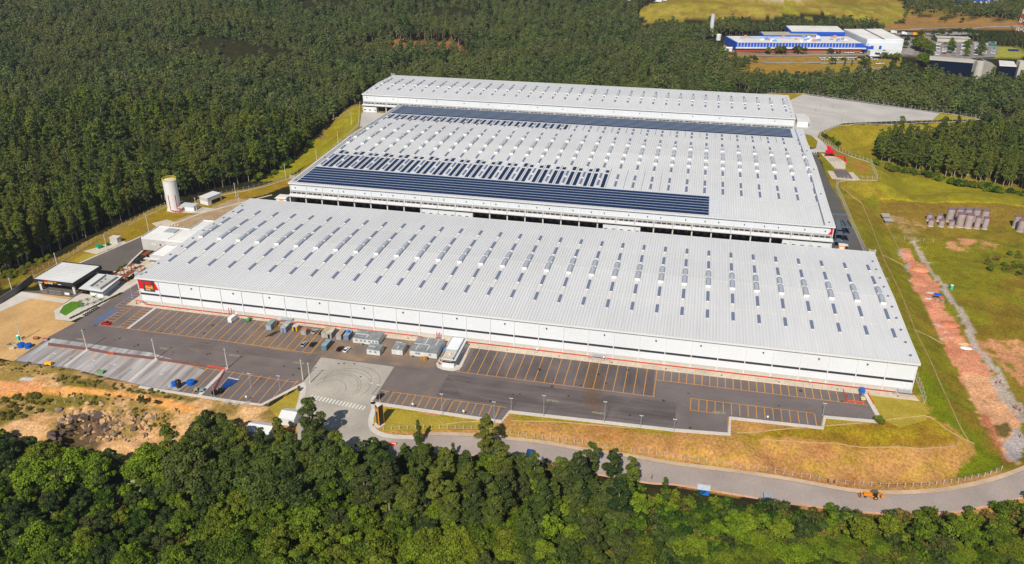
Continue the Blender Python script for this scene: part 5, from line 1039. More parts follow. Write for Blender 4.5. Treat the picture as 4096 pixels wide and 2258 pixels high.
def wtank(x,y,z,r,h,label,col=(24,96,190),group='round plastic water tanks',lidn=True):
    o=empty('water_tank',(x,y,z),label,'tank',group); mm=mat('tank plastic '+str(col),c8(*col),.4,.05,2,.05,.5); m=MB(); m.cyl(x,y,z,z+h,r*.93,r,18,cap=True); m.cyl(x,y,z+h*.88,z+h*.96,r*1.05,r*1.05,18); m.build('tank_body',mm,o); m=MB(); m.cyl(x,y,z+h*.96,z+h*1.18,r,r*.45,18)
    for k in range(8): a=k*math.pi/4; m.box(x+r*.72*math.cos(a)-.1,y+r*.72*math.sin(a)-.1,z+h,x+r*.72*math.cos(a)+.1,y+r*.72*math.sin(a)+.1,z+h*1.2)
    m.cyl(x,y,z+h*1.18,z+h*1.26,r*.35,r*.35,12); m.build('tank_lid',mm,o); return o
wtank(101.9,-8.4,2.56,.75,.8,'bright blue tank on top of the blue grey container',(30,130,220)); wtank(-24.2,-44.7,0,1.45,1.5,'left one of two big blue domed tanks at the lower left'); wtank(-21.1,-44.5,0,1.45,1.5,'right one of two big blue domed tanks at the lower left'); wtank(57.9,-53.9,0,1.5,1.5,'big blue domed tank standing alone right of the black tank')
wtank(52.6,-56.2,.15,1.05,1.5,'blue tank on pallets touching the black tank'); wtank(54.7,-56.6,0,1.0,2.6,'tall black tank between two blue tanks',(40,40,44)); wtank(51.2,-56.9,0,.7,.6,'small pale round basin beside the blue tank',(170,178,190))
def office(x0,y0,x1,y1,h,label,nx=2,ny=2,windows=(),door=None,col=(205,204,200)):
    o=empty('site_office',((x0+x1)/2,(y0+y1)/2,0),label,'cabin','grey roofed site office cabins'); m=MB(); m.box(x0,y0,.25,x1,y1,h); m.build('wall',mat('cabin panel',c8(*col),.7,.04,1,.05,.3),o)
    m=MB(); m.box(x0-.1,y0-.1,h,x1+.1,y1+.1,h+.12)
    k=0
    for i in range(nx):
        for j in range(ny):
            m.box(x0+.08+(x1-x0)*i/nx,y0+.08+(y1-y0)*j/ny,h+.12,x0-.08+(x1-x0)*(i+1)/nx,y0-.08+(y1-y0)*(j+1)/ny,h+.17+.02*((i+j)%2))
    m.build('roof',mat('weathered grey roof',c8(136,140,142),.9,.18,.8,.2,.3),o)
    for i in range(1,nx):
        m=MB(); xx=x0+(x1-x0)*i/nx; m.box(xx-.14,y0+(y1-y0)*(.1 if i%2 else .5),h+.14,xx+.14,y0+(y1-y0)*(.5 if i%2 else .95),h+.24); m.build('roof_joint',STRP,o)
    m=MB(); m.box(x0,y0+(y1-y0)/ny-.12,h+.14,x0+(x1-x0)*.55,y0+(y1-y0)/ny+.12,h+.25); m.build('roof_joint',STRP,o)
    m=MB(); m.box(x0+.1,y0+.1,0,x1-.1,y1-.1,.25); m.build('base',BLK,o)
    for wx_ in windows: m=MB(); m.box(x0+wx_-.45,y0-.05,1.3,x0+wx_+.45,y0+.03,2.1); wn=m.build('window',plain('cabin window',c8(128,140,150),.3),o); m=MB(); m.box(x0+wx_-.5,y0-.07,1.22,x0+wx_+.5,y0-.02,1.3); m.build('sill',TRIM,wn)
    if door is not None: m=MB(); m.box(x0+door-.5,y0-.06,.3,x0+door+.5,y0+.02,2.2); m.build('door',TRIM if door>0 else BLK,o)
    return o
office(105.4,-12.2,116.5,-5.6,2.6,'long pale office cabin with a row of small windows and coloured bins',2,2,(1.6,3.6,5.2,7.2,8.8,10.2)); office(114.3,-19.4,119.8,-14.9,2.6,'small pale cabin with two coloured posters below the long cabin',1,2,(1.5,3.6)); office(123.9,-17.1,128.5,-11.6,2.6,'narrow pale cabin with a white door between the two larger cabins',2,1,(),2.9); office(131.3,-16.6,142.5,-5.4,2.6,'largest cabin with five ribbed grey roof bays and crates at its door',5,2,(2.8,3.8,8.4),5.2)
def bins(x,y,cols_,label):
    o=empty('recycling_bins',(x,y,0),label,'bin','coloured bins at the cabins')
    for i,cc in enumerate(cols_): m=MB(); m.cyl(x+i*.45,y,0,.8,.17,.22,8); m.cyl(x+i*.45,y,.8,.88,.24,.16,8); m.build('bin',plain('bin '+str(cc),c8(*cc)),o)
BC=((210,50,40),(230,180,30),(40,150,90),(30,110,180)); bins(108.6,-12.7,BC,'four coloured bins before the long cabin'); bins(131.5,-17.2,BC,'four coloured bins left of the crates at the largest cabin')
for i,(x,l) in enumerate(((136.6,'tan wooden crate left of the cabin doorway'),(137.7,'yellowish upright crate at the cabin doorway'),(138.7,'brown crate right of the cabin doorway'))):
    o=empty('crate',(x,-18,0),l,'crate','crates at the largest cabin'); m=MB(); m.box(x-.45,-18.4,0,x+.45,-17.5,1.3+.1*i); m.build('crate_box',mat('crate '+str(i),c8(*((176,142,96),(206,150,30),(150,112,66))[i]),.9,.12,2),o); m=MB()
    for k in range(3): m.box(x-.5,-18.46,.2+.45*k,x+.5,-18.4,.3+.45*k)
    m.build('slat',mat('crate slat',c8(120,86,50),.9),o)
o=empty('tarpaulin_heap',(143.4,-9.5,0),'blue tarpaulin over a heap between the cabin and the guardhouse','tarpaulin'); m=MB(); m.dome(143.6,-9.6,0,.7,1.5,1.5,9,4); m.build('cover',plain('blue tarpaulin',c8(30,120,200)),o)
o=empty('wood_stack',(98.8,-18,0),'stacked timber and clutter beside the teal grey container','timber stack'); m=MB()
for k in range(7): m.box(98+.16*k,-20+.3*k,.05+.1*(k%3),98.12+.16*k,-17+.25*k,.18+.1*(k%3))
m.build('planks',mat('planks',c8(176,134,86),.9,.15,2),o)
o=empty('pipe_stack',(69.5,-13,0),'bundle of dark rods and timber lying before the grey containers','pipe stack'); m=MB()
for k in range(8): m.tube([(68.2+.3*k,-15.5+.2*k,.15),(69.6+.3*k,-11+.2*k,.15)],.1,5)
m.build('rods',plain('dark rods',c8(58,54,54)),o)
o=empty('timber_ramp',(70,-8.4,0),'brown plywood sheet lying between two grey containers','plywood'); m=MB(); m.box(68.7,-10.4,.02,71.9,-6.2,.14); m.build('sheet',mat('brown plywood',c8(122,96,66),.9,.1,1),o); m=MB(); m.box(68.2,-7.6,0.1,68.3,-5.6,1.5); m.build('leaning_board',mat('yellow plywood',c8(180,150,60),.9,.1,1),o)
# guardhouse
o=empty('guardhouse',(148.4,-14,0),'white flat roofed guardhouse with an orange lettered black fascia','building'); m=MB(); m.box(146,-21.2,.12,150.8,-5.2,2.0,0); m.box(146,-20.9,2.0,150.8,-5.2,3.3,0); m.build('wall',WALL,o)
m=MB(); m.box(145.5,-22.1,3.2,151.9,-6.0,3.75,0); m.build('fascia',plain('black fascia',c8(34,32,38),.4),o); m=MB(); m.box(145.6,-22.0,3.75,151.8,-6.1,3.82); m.build('canopy_roof',TRIM,o)
m=MB(); CG=mat('parapet concrete',c8(170,174,178),.9,.05,1,.05,.3)
for b_ in ((145.7,-21.4,150.9,-21.15),(145.7,-15.9,150.9,-15.65),(145.7,-6.0,150.9,-5.75),(145.7,-21.4,145.95,-5.75),(150.65,-21.4,150.9,-5.75)): m.box(b_[0],b_[1],3.82,b_[2],b_[3],4.75)
m.build('parapet',CG,o); m=MB(); m.box(145.95,-15.65,3.82,150.65,-6.0,4.5); m.build('roof',mat('white metal roof',c8(236,238,240),.5,.03,1),o); m=MB(); m.box(145.95,-21.15,3.83,150.65,-15.9,3.95); m.build('terrace',mat('terrace tile',c8(206,192,172),.9,.05,1),o); m=MB(); m.box(148,-18.4,3.95,148.8,-17.7,4.6); m.build('roof_hatch',TRIM,o)
for k in range(5): m=MB(); m.box(146.25+.88*k,-21.3,2.1,146.97+.88*k,-21.18,2.95); m.build('window',WINB,o)
for k in range(5): m=MB(); m.box(150.78,-20+3*k,1.3,150.9,-18.6+3*k,2.5); m.build('window',WINB,o)
text('APOIO AO MOTORISTA',.5,(146.0,-22.14,3.28),FRONT,SOR,o,bold=.02,sx=.86)
o=empty('direction_sign',(144.6,-20.6,.1),'small red and white arrow signs on a post by the guardhouse','sign'); m=MB(); m.cyl(144.6,-20.6,.1,1.6,.05,.05,6); m.build('post',GALV,o)
for k in range(3): m=MB(); m.box(144.0+.2*k,-20.7,1.5-.35*k,145.1+.1*k,-20.62,1.7-.35*k); m.build('arrow_board',RED if k!=1 else SDK,o)
# totem
o=empty('entrance_totem',(136,-62,0),'three sided black totem sign with an orange edge on the lawn','sign'); T=[(134.5,-61.4),(136.3,-63.1),(137.3,-60.9)]
def shr(p,c,f): return (c[0]+(p[0]-c[0])*f,c[1]+(p[1]-c[1])*f)
cT=(136.03,-61.8); m=MB(); m.prism([(133.6,-62.9),(136.6,-64.0),(137.9,-61.2),(134.6,-60.6)],0,.12); m.build('plinth',PAVE,o); m=MB(); m.prism(T,.12,8.1); m.build('shaft',plain('totem black',c8(44,38,40),.4),o)
m=MB(); m.prism([shr(p,cT,1.06) for p in T],8.1,8.2); m.build('cap',TRIM,o)
for p,r_ in zip(T,(.05,.15,.05)): m=MB(); m.cyl(p[0],p[1],.12,8.1,r_,r_,8); m.build('orange_edge',SOR,o)
v=Vector((T[1][0]-T[0][0],T[1][1]-T[0][1],0)).normalized(); nrm=Vector((v.y,-v.x,0)); MT=Matrix((( v.x,0,nrm.x),(v.y,0,nrm.y),(0,1,0)))
def onT(a,z,d=.05): return Vector((T[0][0],T[0][1],0))+v*a+nrm*d+Vector((0,0,z))
for (a0,a1,z0,z1,mm) in ((.35,1.75,7.0,7.6,RED),(.5,2.0,6.4,6.9,SOR)): 
    m=MB(); q=[onT(a0,z0),onT(a1,z0),onT(a1,z1),onT(a0,z1)]; m.add([tuple(p) for p in q],[(0,1,2,3)]); m.build('emblem',mm,o)
text('DISTRIBUTION',.27,tuple(onT(.35,6.0)),MT,SOR,o); text('CENTER',.3,tuple(onT(.35,5.65)),MT,SWH,o)
# info stone
o=empty('info_board',(99.6,-48.5,0),'dark upright information board on the lawn beside the driveway','sign'); m=MB(); m.box(99.1,-49.2,0,100.1,-49,2.3); m.build('board',plain('dark board',c8(58,62,60)),o)
# ---- entrance canopy and gatehouse
RIBW=mat('white ribbed roof',(.72,.71,.69),.6,.03,1)
def ribbed(m,x0,y0,x1,y1,z,along='x',per=1.2,h=.14):
    if along=='x':
        n=int((y1-y0)/per)
        for k in range(n): ya=y0+(y1-y0)*k/n; m.box(x0,ya+.02,z,x1,ya+(y1-y0)/n*.64,z+h)
    else:
        n=int((x1-x0)/per)
        for k in range(n): xa=x0+(x1-x0)*k/n; m.box(xa+.1,y0,z,xa+(x1-x0)/n*.72,y1,z+h)
BF=plain('black cladding',c8(40,38,42),.5)
o=empty('entrance_canopy',(-45,9,0),'big flat white roofed entrance canopy with lettered black fascia','canopy'); m=MB(); m.box(-55,.2,5.5,-34.6,19.1,5.75,1); ribbed(m,-54.9,.3,-34.7,19.0,5.75,per=1.35,h=.22); m.build('roof',[RIBW,GUT],o)
m=MB(); m.box(-55.3,-.2,4.3,-34.2,.2,6.0); m.box(-55.3,19.1,4.3,-34.2,19.5,6.0); m.box(-55.3,.2,4.3,-55,19.1,6.0); m.box(-34.6,.2,4.3,-34.2,19.1,6.0); m.build('fascia',BF,o)
for x,y in ((-53,1.2),(-52.2,17),(-35.5,1.2),(-36,17.5)): m=MB(); m.box(x-.55,y-.4,0,x+.55,y+.4,5.5); m.build('column',PAVE,o)
text('DISTRIBUTION',.75,(-47.8,-.24,5.15),FRONT,SOR,o,bold=.02); text('CENTER',.7,(-47.6,-.24,4.45),FRONT,SWH,o,bold=.02); m=MB(); m.box(-49.4,-.3,5.15,-48,-.2,5.8); m.build('emblem',RED,o); m=MB(); m.box(-49.2,-.3,4.45,-47.8,-.2,5.0); m.build('emblem',SOR,o)
text('ENTRADA',.5,(-52.6,-.24,4.6),FRONT,SWH,o,bold=.02); text('SAIDA',.55,(-42.2,-.24,4.5),FRONT,SWH,o,bold=.02)
m=MB(); m.box(-46,8,0,-43.5,16,3.2); m.build('gate_booth',BF,o)
for x,l in ((-51,'open mesh gate panel beside the left canopy column'),(-47,'second mesh gate panel under the canopy'),(-43.6,'third mesh gate panel under the canopy'),(-39,'mesh gate panel with a white and blue banner')):
    o=empty('gate_panel',(x,-1.2,0),l,'gate','mesh gates under the entrance canopy'); m=MB()
    for k in range(5): m.box(x+.7*k-.04,-1.3,0,x+.7*k+.04,-1.22,1.7)
    m.box(x,-1.3,1.62,x+2.8,-1.22,1.72); m.box(x,-1.3,.1,x+2.8,-1.22,.2); m.build('frame',GALV,o)
    if x==-39: m=MB(); m.box(x+.2,-1.4,.5,x+2.6,-1.32,1.4); m.build('banner',SWH,o)
sk_=lambda x,y: (x-(y)*.12,y)
o=empty('gatehouse',(-26,8,0),'low gatehouse with wide white roof, grey parapet box and green glass','building'); RP=[(-32.1,-.1),(-18.9,-.9),(-20.7,15.9),(-33.9,15.8)]
m=MB(); m.prism(RP,3.1,3.5); m.build('fascia',BF,o); m=MB(); m.prism([shr(p,(-26.4,7.7),.985) for p in RP],3.5,3.58); m.build('roof',RIBW,o); m=MB(); m.prism([(-27.9,1.6),(-20.9,1.3),(-22.4,15.2),(-29.4,15.2)],0,3.1); m.build('wall',WALL,o)
m=MB(); PQ=[(-27.2,1.3),(-21.2,.9),(-21.6,13.2),(-28.2,14.2)]
for a_,b_ in zip(PQ,PQ[1:]+PQ[:1]):
    d=Vector((b_[0]-a_[0],b_[1]-a_[1])).normalized(); nn=Vector((-d.y,d.x))*.18; m.prism([(a_[0],a_[1]),(b_[0],b_[1]),(b_[0]+nn.x,b_[1]+nn.y),(a_[0]+nn.x,a_[1]+nn.y)],3.58,4.7)
m.build('parapet',CG,o); m=MB(); m.prism([shr(p,(-24.6,7.4),.95) for p in PQ],3.58,3.75); m.build('terrace',mat('terrace grey',c8(190,186,180),.9,.06,1),o)
for k,(x,y) in enumerate(((-25.5,4),(-25.8,7.5),(-26,10.5))): m=MB(); m.box(x-.4,y-.4,3.75,x+.4,y+.4,4.2); m.build('cooling_unit',plain('unit grey',c8(150,148,146)),o)
m=MB(); m.box(-27.9,1.35,2.2,-21,1.6,3.0); m.build('window',plain('green glass',c8(70,130,110),.2),o)
for k in range(5): m=MB(); x=-21.15-.105*(3+2.4*k); m.box(x-.05,3+2.4*k,1.9,x+.2,4.3+2.4*k,2.7); m.build('window',plain('green glass',c8(70,130,110),.2),o)
o=empty('retaining_wall',(-64,0,0),'dark grey block retaining wall at the left edge beside the apron','wall'); m=MB(); BW=mat('grey block wall',c8(118,114,112),.9,.12,2,.1,.3)
WP=[(-66,-44),(-61,-16),(-61.2,-6),(-64,8.8)]
for a_,b_ in zip(WP[:-1],WP[1:]):
    d=Vector((b_[0]-a_[0],b_[1]-a_[1])).normalized(); nn=Vector((-d.y,d.x))*.4; m.prism([(a_[0],a_[1]),(b_[0],b_[1]),(b_[0]+nn.x,b_[1]+nn.y),(a_[0]+nn.x,a_[1]+nn.y)],-.5,3.1)
m.build('wall_face',BW,o)
# office annex beside the first warehouse
GRY=mat('grey panel wall',c8(188,186,182),.8,.05,.6,.05,.2)
o=empty('office_block',(-18,60,0),'two storey grey office block with white ribbed roof behind the pergolas','building'); m=MB(); m.box(-35.6,51.8,0,-1,66.8,6.25); m.box(-17.4,66.8,0,-1,79.6,6.25); m.build('wall',GRY,o)
m=MB(); m.box(-35.3,52.1,6.3,-21,66.5,6.6); ribbed(m,-35.2,52.2,-21.2,66.4,6.6); m.box(-20.6,52.1,6.3,-1.2,66.5,6.6); ribbed(m,-20.6,52.2,-1.3,66.4,6.6); m.box(-17.2,66.9,6.25,-1.2,79.4,6.5); ribbed(m,-17.2,66.9,-1.2,79.4,6.5); m.build('roof',RIBW,o)
m=MB()
for b_ in ((-35.7,51.7,-35.4,66.9),(-35.7,51.7,-1,52.0),(-35.7,66.6,-17,66.9),(-17.5,66.9,-17.2,79.7),(-17.5,79.4,-1,79.7)): m.box(b_[0],b_[1],6.0,b_[2],b_[3],7.15)
m.build('parapet',TRIM,o); m=MB(); m.box(-28,60,6.7,-22,65,7.3); m.build('plant_well',CG,o)
for x in (-30,-28.7,-25.5,-24.2,-22.9,-19,-17.7,-16.4): m=MB(); m.box(x,51.7,3.2,x+1.0,51.85,4.0); m.build('window',WINB if int(x)%2 else TRIM,o)
o=empty('entrance_lobby',(-10,44,0),'single storey white roofed lobby in front of the grey office block','building'); m=MB(); m.box(-22,38.2,0,-1,51.7,3.9); m.build('wall',GRY,o); m=MB(); m.box(-21.8,38.4,3.9,-1.2,51.5,4.0); ribbed(m,-21.6,38.6,-1.3,51.4,4.0); m.build('roof',RIBW,o)
m=MB(); m.box(-22.1,38.1,3.6,-21.8,51.7,4.4); m.box(-22.1,38.1,3.6,-1,38.35,4.4); m.build('parapet',GRY,o); m=MB(); m.box(-24,36,2.9,-14,38.1,3.1); m.build('door_canopy',TRIM,o)
# pergolas
PGM=mat('rust brown pergola',c8(140,70,44),.8,.1,2,.05,.3)
for (x0,y0,x1,y1),l in (((-28.5,40.7,-25.9,46.2),'large brown pergola nearest the grey office block'),((-27.1,27.6,-24.8,29.9),'small square pergola closest to the black saloon'),((-27.2,22.3,-25,24.6),'small square pergola in the middle of the court'),((-21.6,27.4,-19.4,29.9),'small square pergola nearest the warehouse wall'),((-27.3,16.9,-25,19.3),'small low pergola next to the gatehouse roof'),((-21.7,16.9,-19.5,24.4),'long narrow pergola leading to the gatehouse'),((-24.2,17.3,-22.4,19.3),'smallest pergola between the long one and the low one')):
    o=empty('pergola',((x0+x1)/2,(y0+y1)/2,0),l,'pergola','rust brown pergolas in the court')
    m=MB(); m.box(x0,y0,2.55,x1,y0+.12,2.75); m.box(x0,y1-.12,2.55,x1,y1,2.75); n=int((y1-y0)/.28)
    for k in range(n): m.box(x0,y0+.05+k*.28,2.75,x1,y0+.23+k*.28,2.85)
    m.build('roof',PGM,o)
    for x in (x0+.1,x1-.1):
        for y in (y0+.1,y1-.1): m=MB(); m.box(x-.09,y-.09,0,x+.09,y+.09,2.6); m.build('post',PGM,o)
    m=MB(); m.box(x0+.3,y0+.3,.05,x1-.3,y1-.3,.12); m.build('deck',mat('brown deck',c8(120,62,48),.9,.1,1),o)
# water tower tank, pump house, shed, hut, dumpster
o=empty('storage_tank',(-53.6,106.6,0),'tall white cylindrical water tank with a yellow guard rail','tank'); TX,TY,TR=-53.6,106.8,3.7
m=MB(); m.cyl(TX,TY,0,17.3,TR,TR,36); m.build('tank_shell',TRIM,o,smooth=False); m=MB(); m.cyl(TX,TY,17.3,17.75,TR,.1,36); m.build('tank_roof',TRIM,o)
m=MB()
for k in range(24): a=k*math.pi/12; m.box(TX+TR*math.cos(a)-.06,TY+TR*math.sin(a)-.06,17.2,TX+TR*math.cos(a)+.06,TY+TR*math.sin(a)+.06,18.6)
ring=[(TX+TR*math.cos(k*math.pi/18),TY+TR*math.sin(k*math.pi/18)) for k in range(37)]
for zz,r_ in ((17.3,.11),(18.0,.06),(18.6,.09)): m.tube([(x,y,zz) for x,y in ring],r_,4)
m.build('guard_rail',plain('safety yellow',c8(226,196,20)),o); m=MB(); m.cyl(TX,TY,0,.3,TR+.4,TR+.4,36); m.build('ring_foot',PAVE,o)
for dx,h in ((.2,9.5),(3.2,9.0)):
    m=MB(); yy=TY-math.sqrt(max(0,TR**2-(dx)**2))-.25; m.tube([(TX+dx,yy,.5),(TX+dx,yy,h),(TX+dx,yy+.6,h+.2)],.13,6); m.build('riser_pipe',PIPE,o)
pipe([(-52.6,102,.9),(-46.4,101.2,.9),(-45.6,102.4,.9)],.22,'short thick red pipe lying at the foot of the white tank')
o=empty('pump_house',(-44,107.5,0),'low grey pump house beside the white water tank','building'); m=MB(); m.box(-48.4,105.3,0,-40,109.9,2.7); m.build('wall',WALL,o); m=MB(); m.box(-48.6,105.1,2.5,-39.8,110.1,3.1); m.build('parapet',GRY,o); m=MB(); m.box(-48.3,105.4,3.1,-40.1,109.8,3.13); m.build('roof',mat('pump roof',c8(190,198,204),.6,.04,1),o); m=MB(); m.box(-39.95,106.4,.1,-39.85,108.6,2.2); m.build('door',GUT,o)
o=empty('pump_shelter',(-47.4,103.9,0),'small flat shelter with red pumps in front of the pump house','shelter'); m=MB(); m.box(-49,103,2.3,-46,105,2.45); m.build('roof',PAVE,o); m=MB()
for x in (-48.8,-46.2):
    for y in (103.1,104.9): m.box(x-.08,y-.08,0,x+.08,y+.08,2.3)
m.build('post',GALV,o); m=MB(); m.box(-48.3,103.5,0,-46.9,104.5,1.2); m.build('pump',PIPE,o)
o=empty('equipment_shed',(-39,121.5,0),'grey and white open front shed on the kerb right of the pump house','building'); SP=[(-43.6,117.4),(-37.4,115.6),(-34.6,125.4),(-40.8,127.2)]
m=MB(); m.prism(SP,0,2.3); m.build('wall',WALL,o); m=MB(); m.prism([shr(p,(-39.1,121.4),1.01) for p in SP],2.3,4.3); m.build('upper_wall',GRY,o); m=MB(); m.prism([shr(p,(-39.1,121.4),1.04) for p in SP],4.3,4.5); m.build('roof',RIBW,o); m=MB()
m.prism([(-36.6,118.1),(-36.42,118.05),(-34.7,124.4),(-34.88,124.45)],.1,2.25); m.build('opening',BLK,o)
o=empty('utility_hut',(-55.5,57,0),'small grey cube hut on the lawn near the green dumpster','building'); m=MB(); m.box(-57.6,55.6,0,-53.2,58.8,2.8); m.build('wall',GRY,o); m=MB(); m.box(-57.8,55.4,2.8,-53,59,3.0); m.build('roof',PAVE,o); m=MB(); m.box(-53.2,56.4,.1,-53.1,58,2.2); m.build('door',TRIM,o)
def skip(x,y,l,w_,h,col,label,rz=0,fill=None,z=0,grp='waste containers and skips',name='dumpster'):
    o=empty(name,(x,y,z),label,'dumpster',grp); mm=mat('skip '+str(col),c8(*col),.6,.1,1,.1,.5); a,b=l/2,w_/2
    m=MB(); m.add([(x-a*.8,y-b,z+.15),(x+a*.8,y-b,z+.15),(x+a*.8,y+b,z+.15),(x-a*.8,y+b,z+.15),(x-a,y-b,z+h),(x+a,y-b,z+h),(x+a,y+b,z+h),(x-a,y+b,z+h)],[(0,1,2,3),(0,4,5,1),(1,5,6,2),(2,6,7,3),(3,7,4,0)]+([] if fill else [(4,7,6,5)])); m.rot(rz,x,y); m.build('bin_body',mm,o)
    if fill: m=MB(); m.dome(x,y,z+h*.75,a*.9,b*.9,h*.45,10,3); m.rot(rz,x,y); m.build('rubble',mat('rubble '+str(fill),c8(*fill),.9,.3,3),o)
skip(-59,48.8,3.6,2.0,1.5,(20,150,110),'large green dumpster on the paved pad by the service road',-.5); skip(-56.6,52.4,1.8,1.4,1.3,(30,96,66),'small dark green bin between the dumpster and the hut',-.3)
skip(-22.9,-38,2.0,1.4,.9,(150,90,70),'rusty skip full of reddish rubble, left of two on the apron edge',.3,(170,110,90)); skip(-18.3,-38,1.9,1.4,.9,(150,150,150),'grey skip with pinkish bags, right of two on the apron edge',.3,(186,80,110))
skip(-26.6,-47,1.9,1.1,.95,(212,196,156),'cream coloured machine box at the lower left beside the blue tanks',.5,grp=None,name='compressor'); skip(19.9,-54.6,2.6,1.6,1.1,(120,160,110),'pale green generator at the edge of the dusty lot',.2,grp=None,name='generator')
def compressor(x,y,col,label,rz=0.,L_=2.8):
    o=empty('compressor',(x,y,0),label,'compressor','towed machines'); mm=mat('machine '+str(col),c8(*col),.5,.06,1); m=MB(); m.loft([[(x-L_/2,y-.6,.45),(x-L_/2,y+.6,.45),(x-L_/2,y+.5,1.1),(x-L_/2,y-.5,1.1)],[(x-L_/2+.3,y-.65,.4),(x-L_/2+.3,y+.65,.4),(x-L_/2+.3,y+.55,1.4),(x-L_/2+.3,y-.55,1.4)],[(x+L_/2,y-.65,.4),(x+L_/2,y+.65,.4),(x+L_/2,y+.55,1.35),(x+L_/2,y-.55,1.35)]]); m.rot(rz,x,y); m.build('body',mm,o)
    for s_ in (-1,1): m=MB(); m.box(x-.3,y+s_*.62,0,x+.3,y+s_*.8,.55); m.rot(rz,x,y); m.build('wheel',TYRE,o)
    m=MB(); m.tube([(x-L_/2,y,.5),(x-L_/2-.9,y,.35)],.06,5); m.rot(rz,x,y); m.build('drawbar',BLK,o)
compressor(-3.8,-53.9,(236,180,40),'yellow towed compressor on the dusty lot edge',.1); compressor(54.6,-4.4,(60,150,80),'green towed machine at the top of the truck bays',1.5,2.2)
def toilet(cr,x,y,label):
    g_=GT(cr,x,y); o=empty('portable_toilet',g_,label,'portable toilet','green portable toilets'); mm=plain('toilet green',c8(20,176,140),.5); X_,Y_,Z_=g_; m=MB(); m.box(X_-.6,Y_-.6,Z_,X_+.6,Y_+.6,Z_+2.1); m.build('cabin',mm,o); m=MB(); m.add([(X_-.65,Y_-.65,Z_+2.1),(X_+.65,Y_-.65,Z_+2.1),(X_+.65,Y_+.65,Z_+2.1),(X_-.65,Y_+.65,Z_+2.1),(X_-.4,Y_,Z_+2.35),(X_+.4,Y_,Z_+2.35)],[(0,1,5,4),(1,2,5),(2,3,4,5),(3,0,4)]); m.build('roof',SWH,o); m=MB(); m.box(X_-.45,Y_-.64,Z_+.1,X_+.45,Y_-.6,Z_+1.95); m.build('door',plain('toilet door',c8(60,196,164)),o)
toilet('b',182,735,'green portable toilet on the apron at the lower left'); toilet('h',1258,722,'green portable toilet alone in the field beside the grey track')
# pipes, drums
o=empty('blue_pipe_bundle',(72,-50,0),'bundle of long blue pipes with white ends fanned on the lot','pipe bundle'); m=MB(); m2=MB()
for k in range(16):
    a=(70.2+.14*k,-55.2+.01*k,.15+.12*(k%2)); b_=(69.6+.3*k,-47.4-.03*k,.2+.14*(k%2)); m.tube([a,b_],.11,5); m2.tube([b_,(b_[0]+.01,b_[1]+.5,b_[2])],.16,5)
m.build('pipes',plain('blue pipe',c8(20,82,158),.4),o); m2.build('pipe_ends',SWH,o)
for i,(x,y) in enumerate([(69.4,-57.9),(70.4,-58.2),(71.2,-57.6),(70,-56.8),(71.4,-56.4),(70.8,-55.6),(72,-55.2),(72.2,-56.8)]):
    o=empty('black_drum',(x,y,0),'black corrugated drum at the foot of the blue pipes','drum','black drums beside the blue pipes'); m=MB(); m.cyl(x,y,0,1.15,.46,.46,12)
    for k in range(4): m.cyl(x,y,.2+.25*k,.28+.25*k,.49,.49,12,cap=False)
    m.build('drum_body',plain('black plastic',c8(32,32,34),.4),o); m=MB(); m.cyl(x,y,1.15,1.16,.38,.38,12); m.build('opening',BLK,o)
for cr,x,y,l in (('b',2145,1330,'grey stone slabs dumped on the soil left of the pipe pile'),('b',2230,1345,'pile of pale concrete pipes on the soil below the kerb'),('b',2330,1340,'pale concrete rings at the bend of the dirt track'),('b',90,780,'stack of grey green pipes on the apron behind the blue tanks')):
    g_=GT(cr,x,y); o=empty('pipe_pile',g_,l,'pipe pile','piles of pipes'); m=MB()
    for k in range(6): m.tube([(g_[0]-1+.35*k,g_[1]-.5,g_[2]+.15+.2*(k%2)),(g_[0]-.3+.35*k,g_[1]+1.0,g_[2]+.15+.2*(k%2))],.16,6)
    m.build('pipes',CPOST if x>1000 else plain('grey green pipe',c8(90,130,126)),o)
# orange net barrier and signs
ORN=plain('orange netting',c8(228,84,44),.8)
def net(pts,label,h=.9):
    o=empty('net_barrier',(*pts[0],0),label,'barrier','orange net barriers'); m=MB()
    for a_,b_ in zip(pts[:-1],pts[1:]):
        n=max(2,int(math.dist(a_,b_)/.8))
        for k in range(n+1): x=a_[0]+(b_[0]-a_[0])*k/n; y=a_[1]+(b_[1]-a_[1])*k/n; m.cyl(x,y,0,h,.05,.05,4)
        for zz in (.15,.35,.55,.75,h-.03): m.tube([(*a_,zz),(*b_,zz)],.045,4)
    m.build('netting',ORN,o)
net([(57.5,-41.6),(65.3,-42)],'orange netting lying along the kerb end by the fourth pole'); net([(13.2,-41.0),(16,-41.6)],'short orange net piece on the dusty lot'); net([(295.8,-3.9),(296.2,-11.6),(302.5,-11.2)],'orange netting around the small lift near the right end of the lot'); net([(304.4,-4.8),(305.4,-11.4)],'orange netting on the kerb beside the lawn at the right end'); net([(65.3,-42.6),(69,-58)],'orange netting strung beside the blue pipes')
o=empty('blue_cabin_lift',(301.7,-7.6,0),'blue box on a cream wheeled base behind orange netting','machine'); m=MB(); m.box(301.1,-7.2,1.6,302.7,-4.8,3.0); m.build('box',plain('machine blue',c8(30,96,180)),o); m=MB(); m.box(301.3,-9.6,.4,302.8,-8.1,.9); m.build('base',mat('cream base',c8(214,190,140),.7),o); m=MB(); m.box(301.8,-8.2,.6,302,-6,1.9); m.box(302.2,-8.2,.6,302.4,-6,1.9); m.build('mast',GALV,o)
for x,y in ((301.3,-9.4),(302.8,-9.4),(301.3,-8.3),(302.8,-8.3)): m=MB(); m.cyl(x,y,0,.42,.2,.2,8); m.build('wheel',TYRE,o)
# south kerb small machines
compressor(62.3,-57.4,(150,140,110),'small brown mixer at the kerb between blue tank and kerb strip',.3,1.4); compressor(64.6,-57.2,(120,140,140),'small grey mixer against the third kerb strip',.3,1.6)
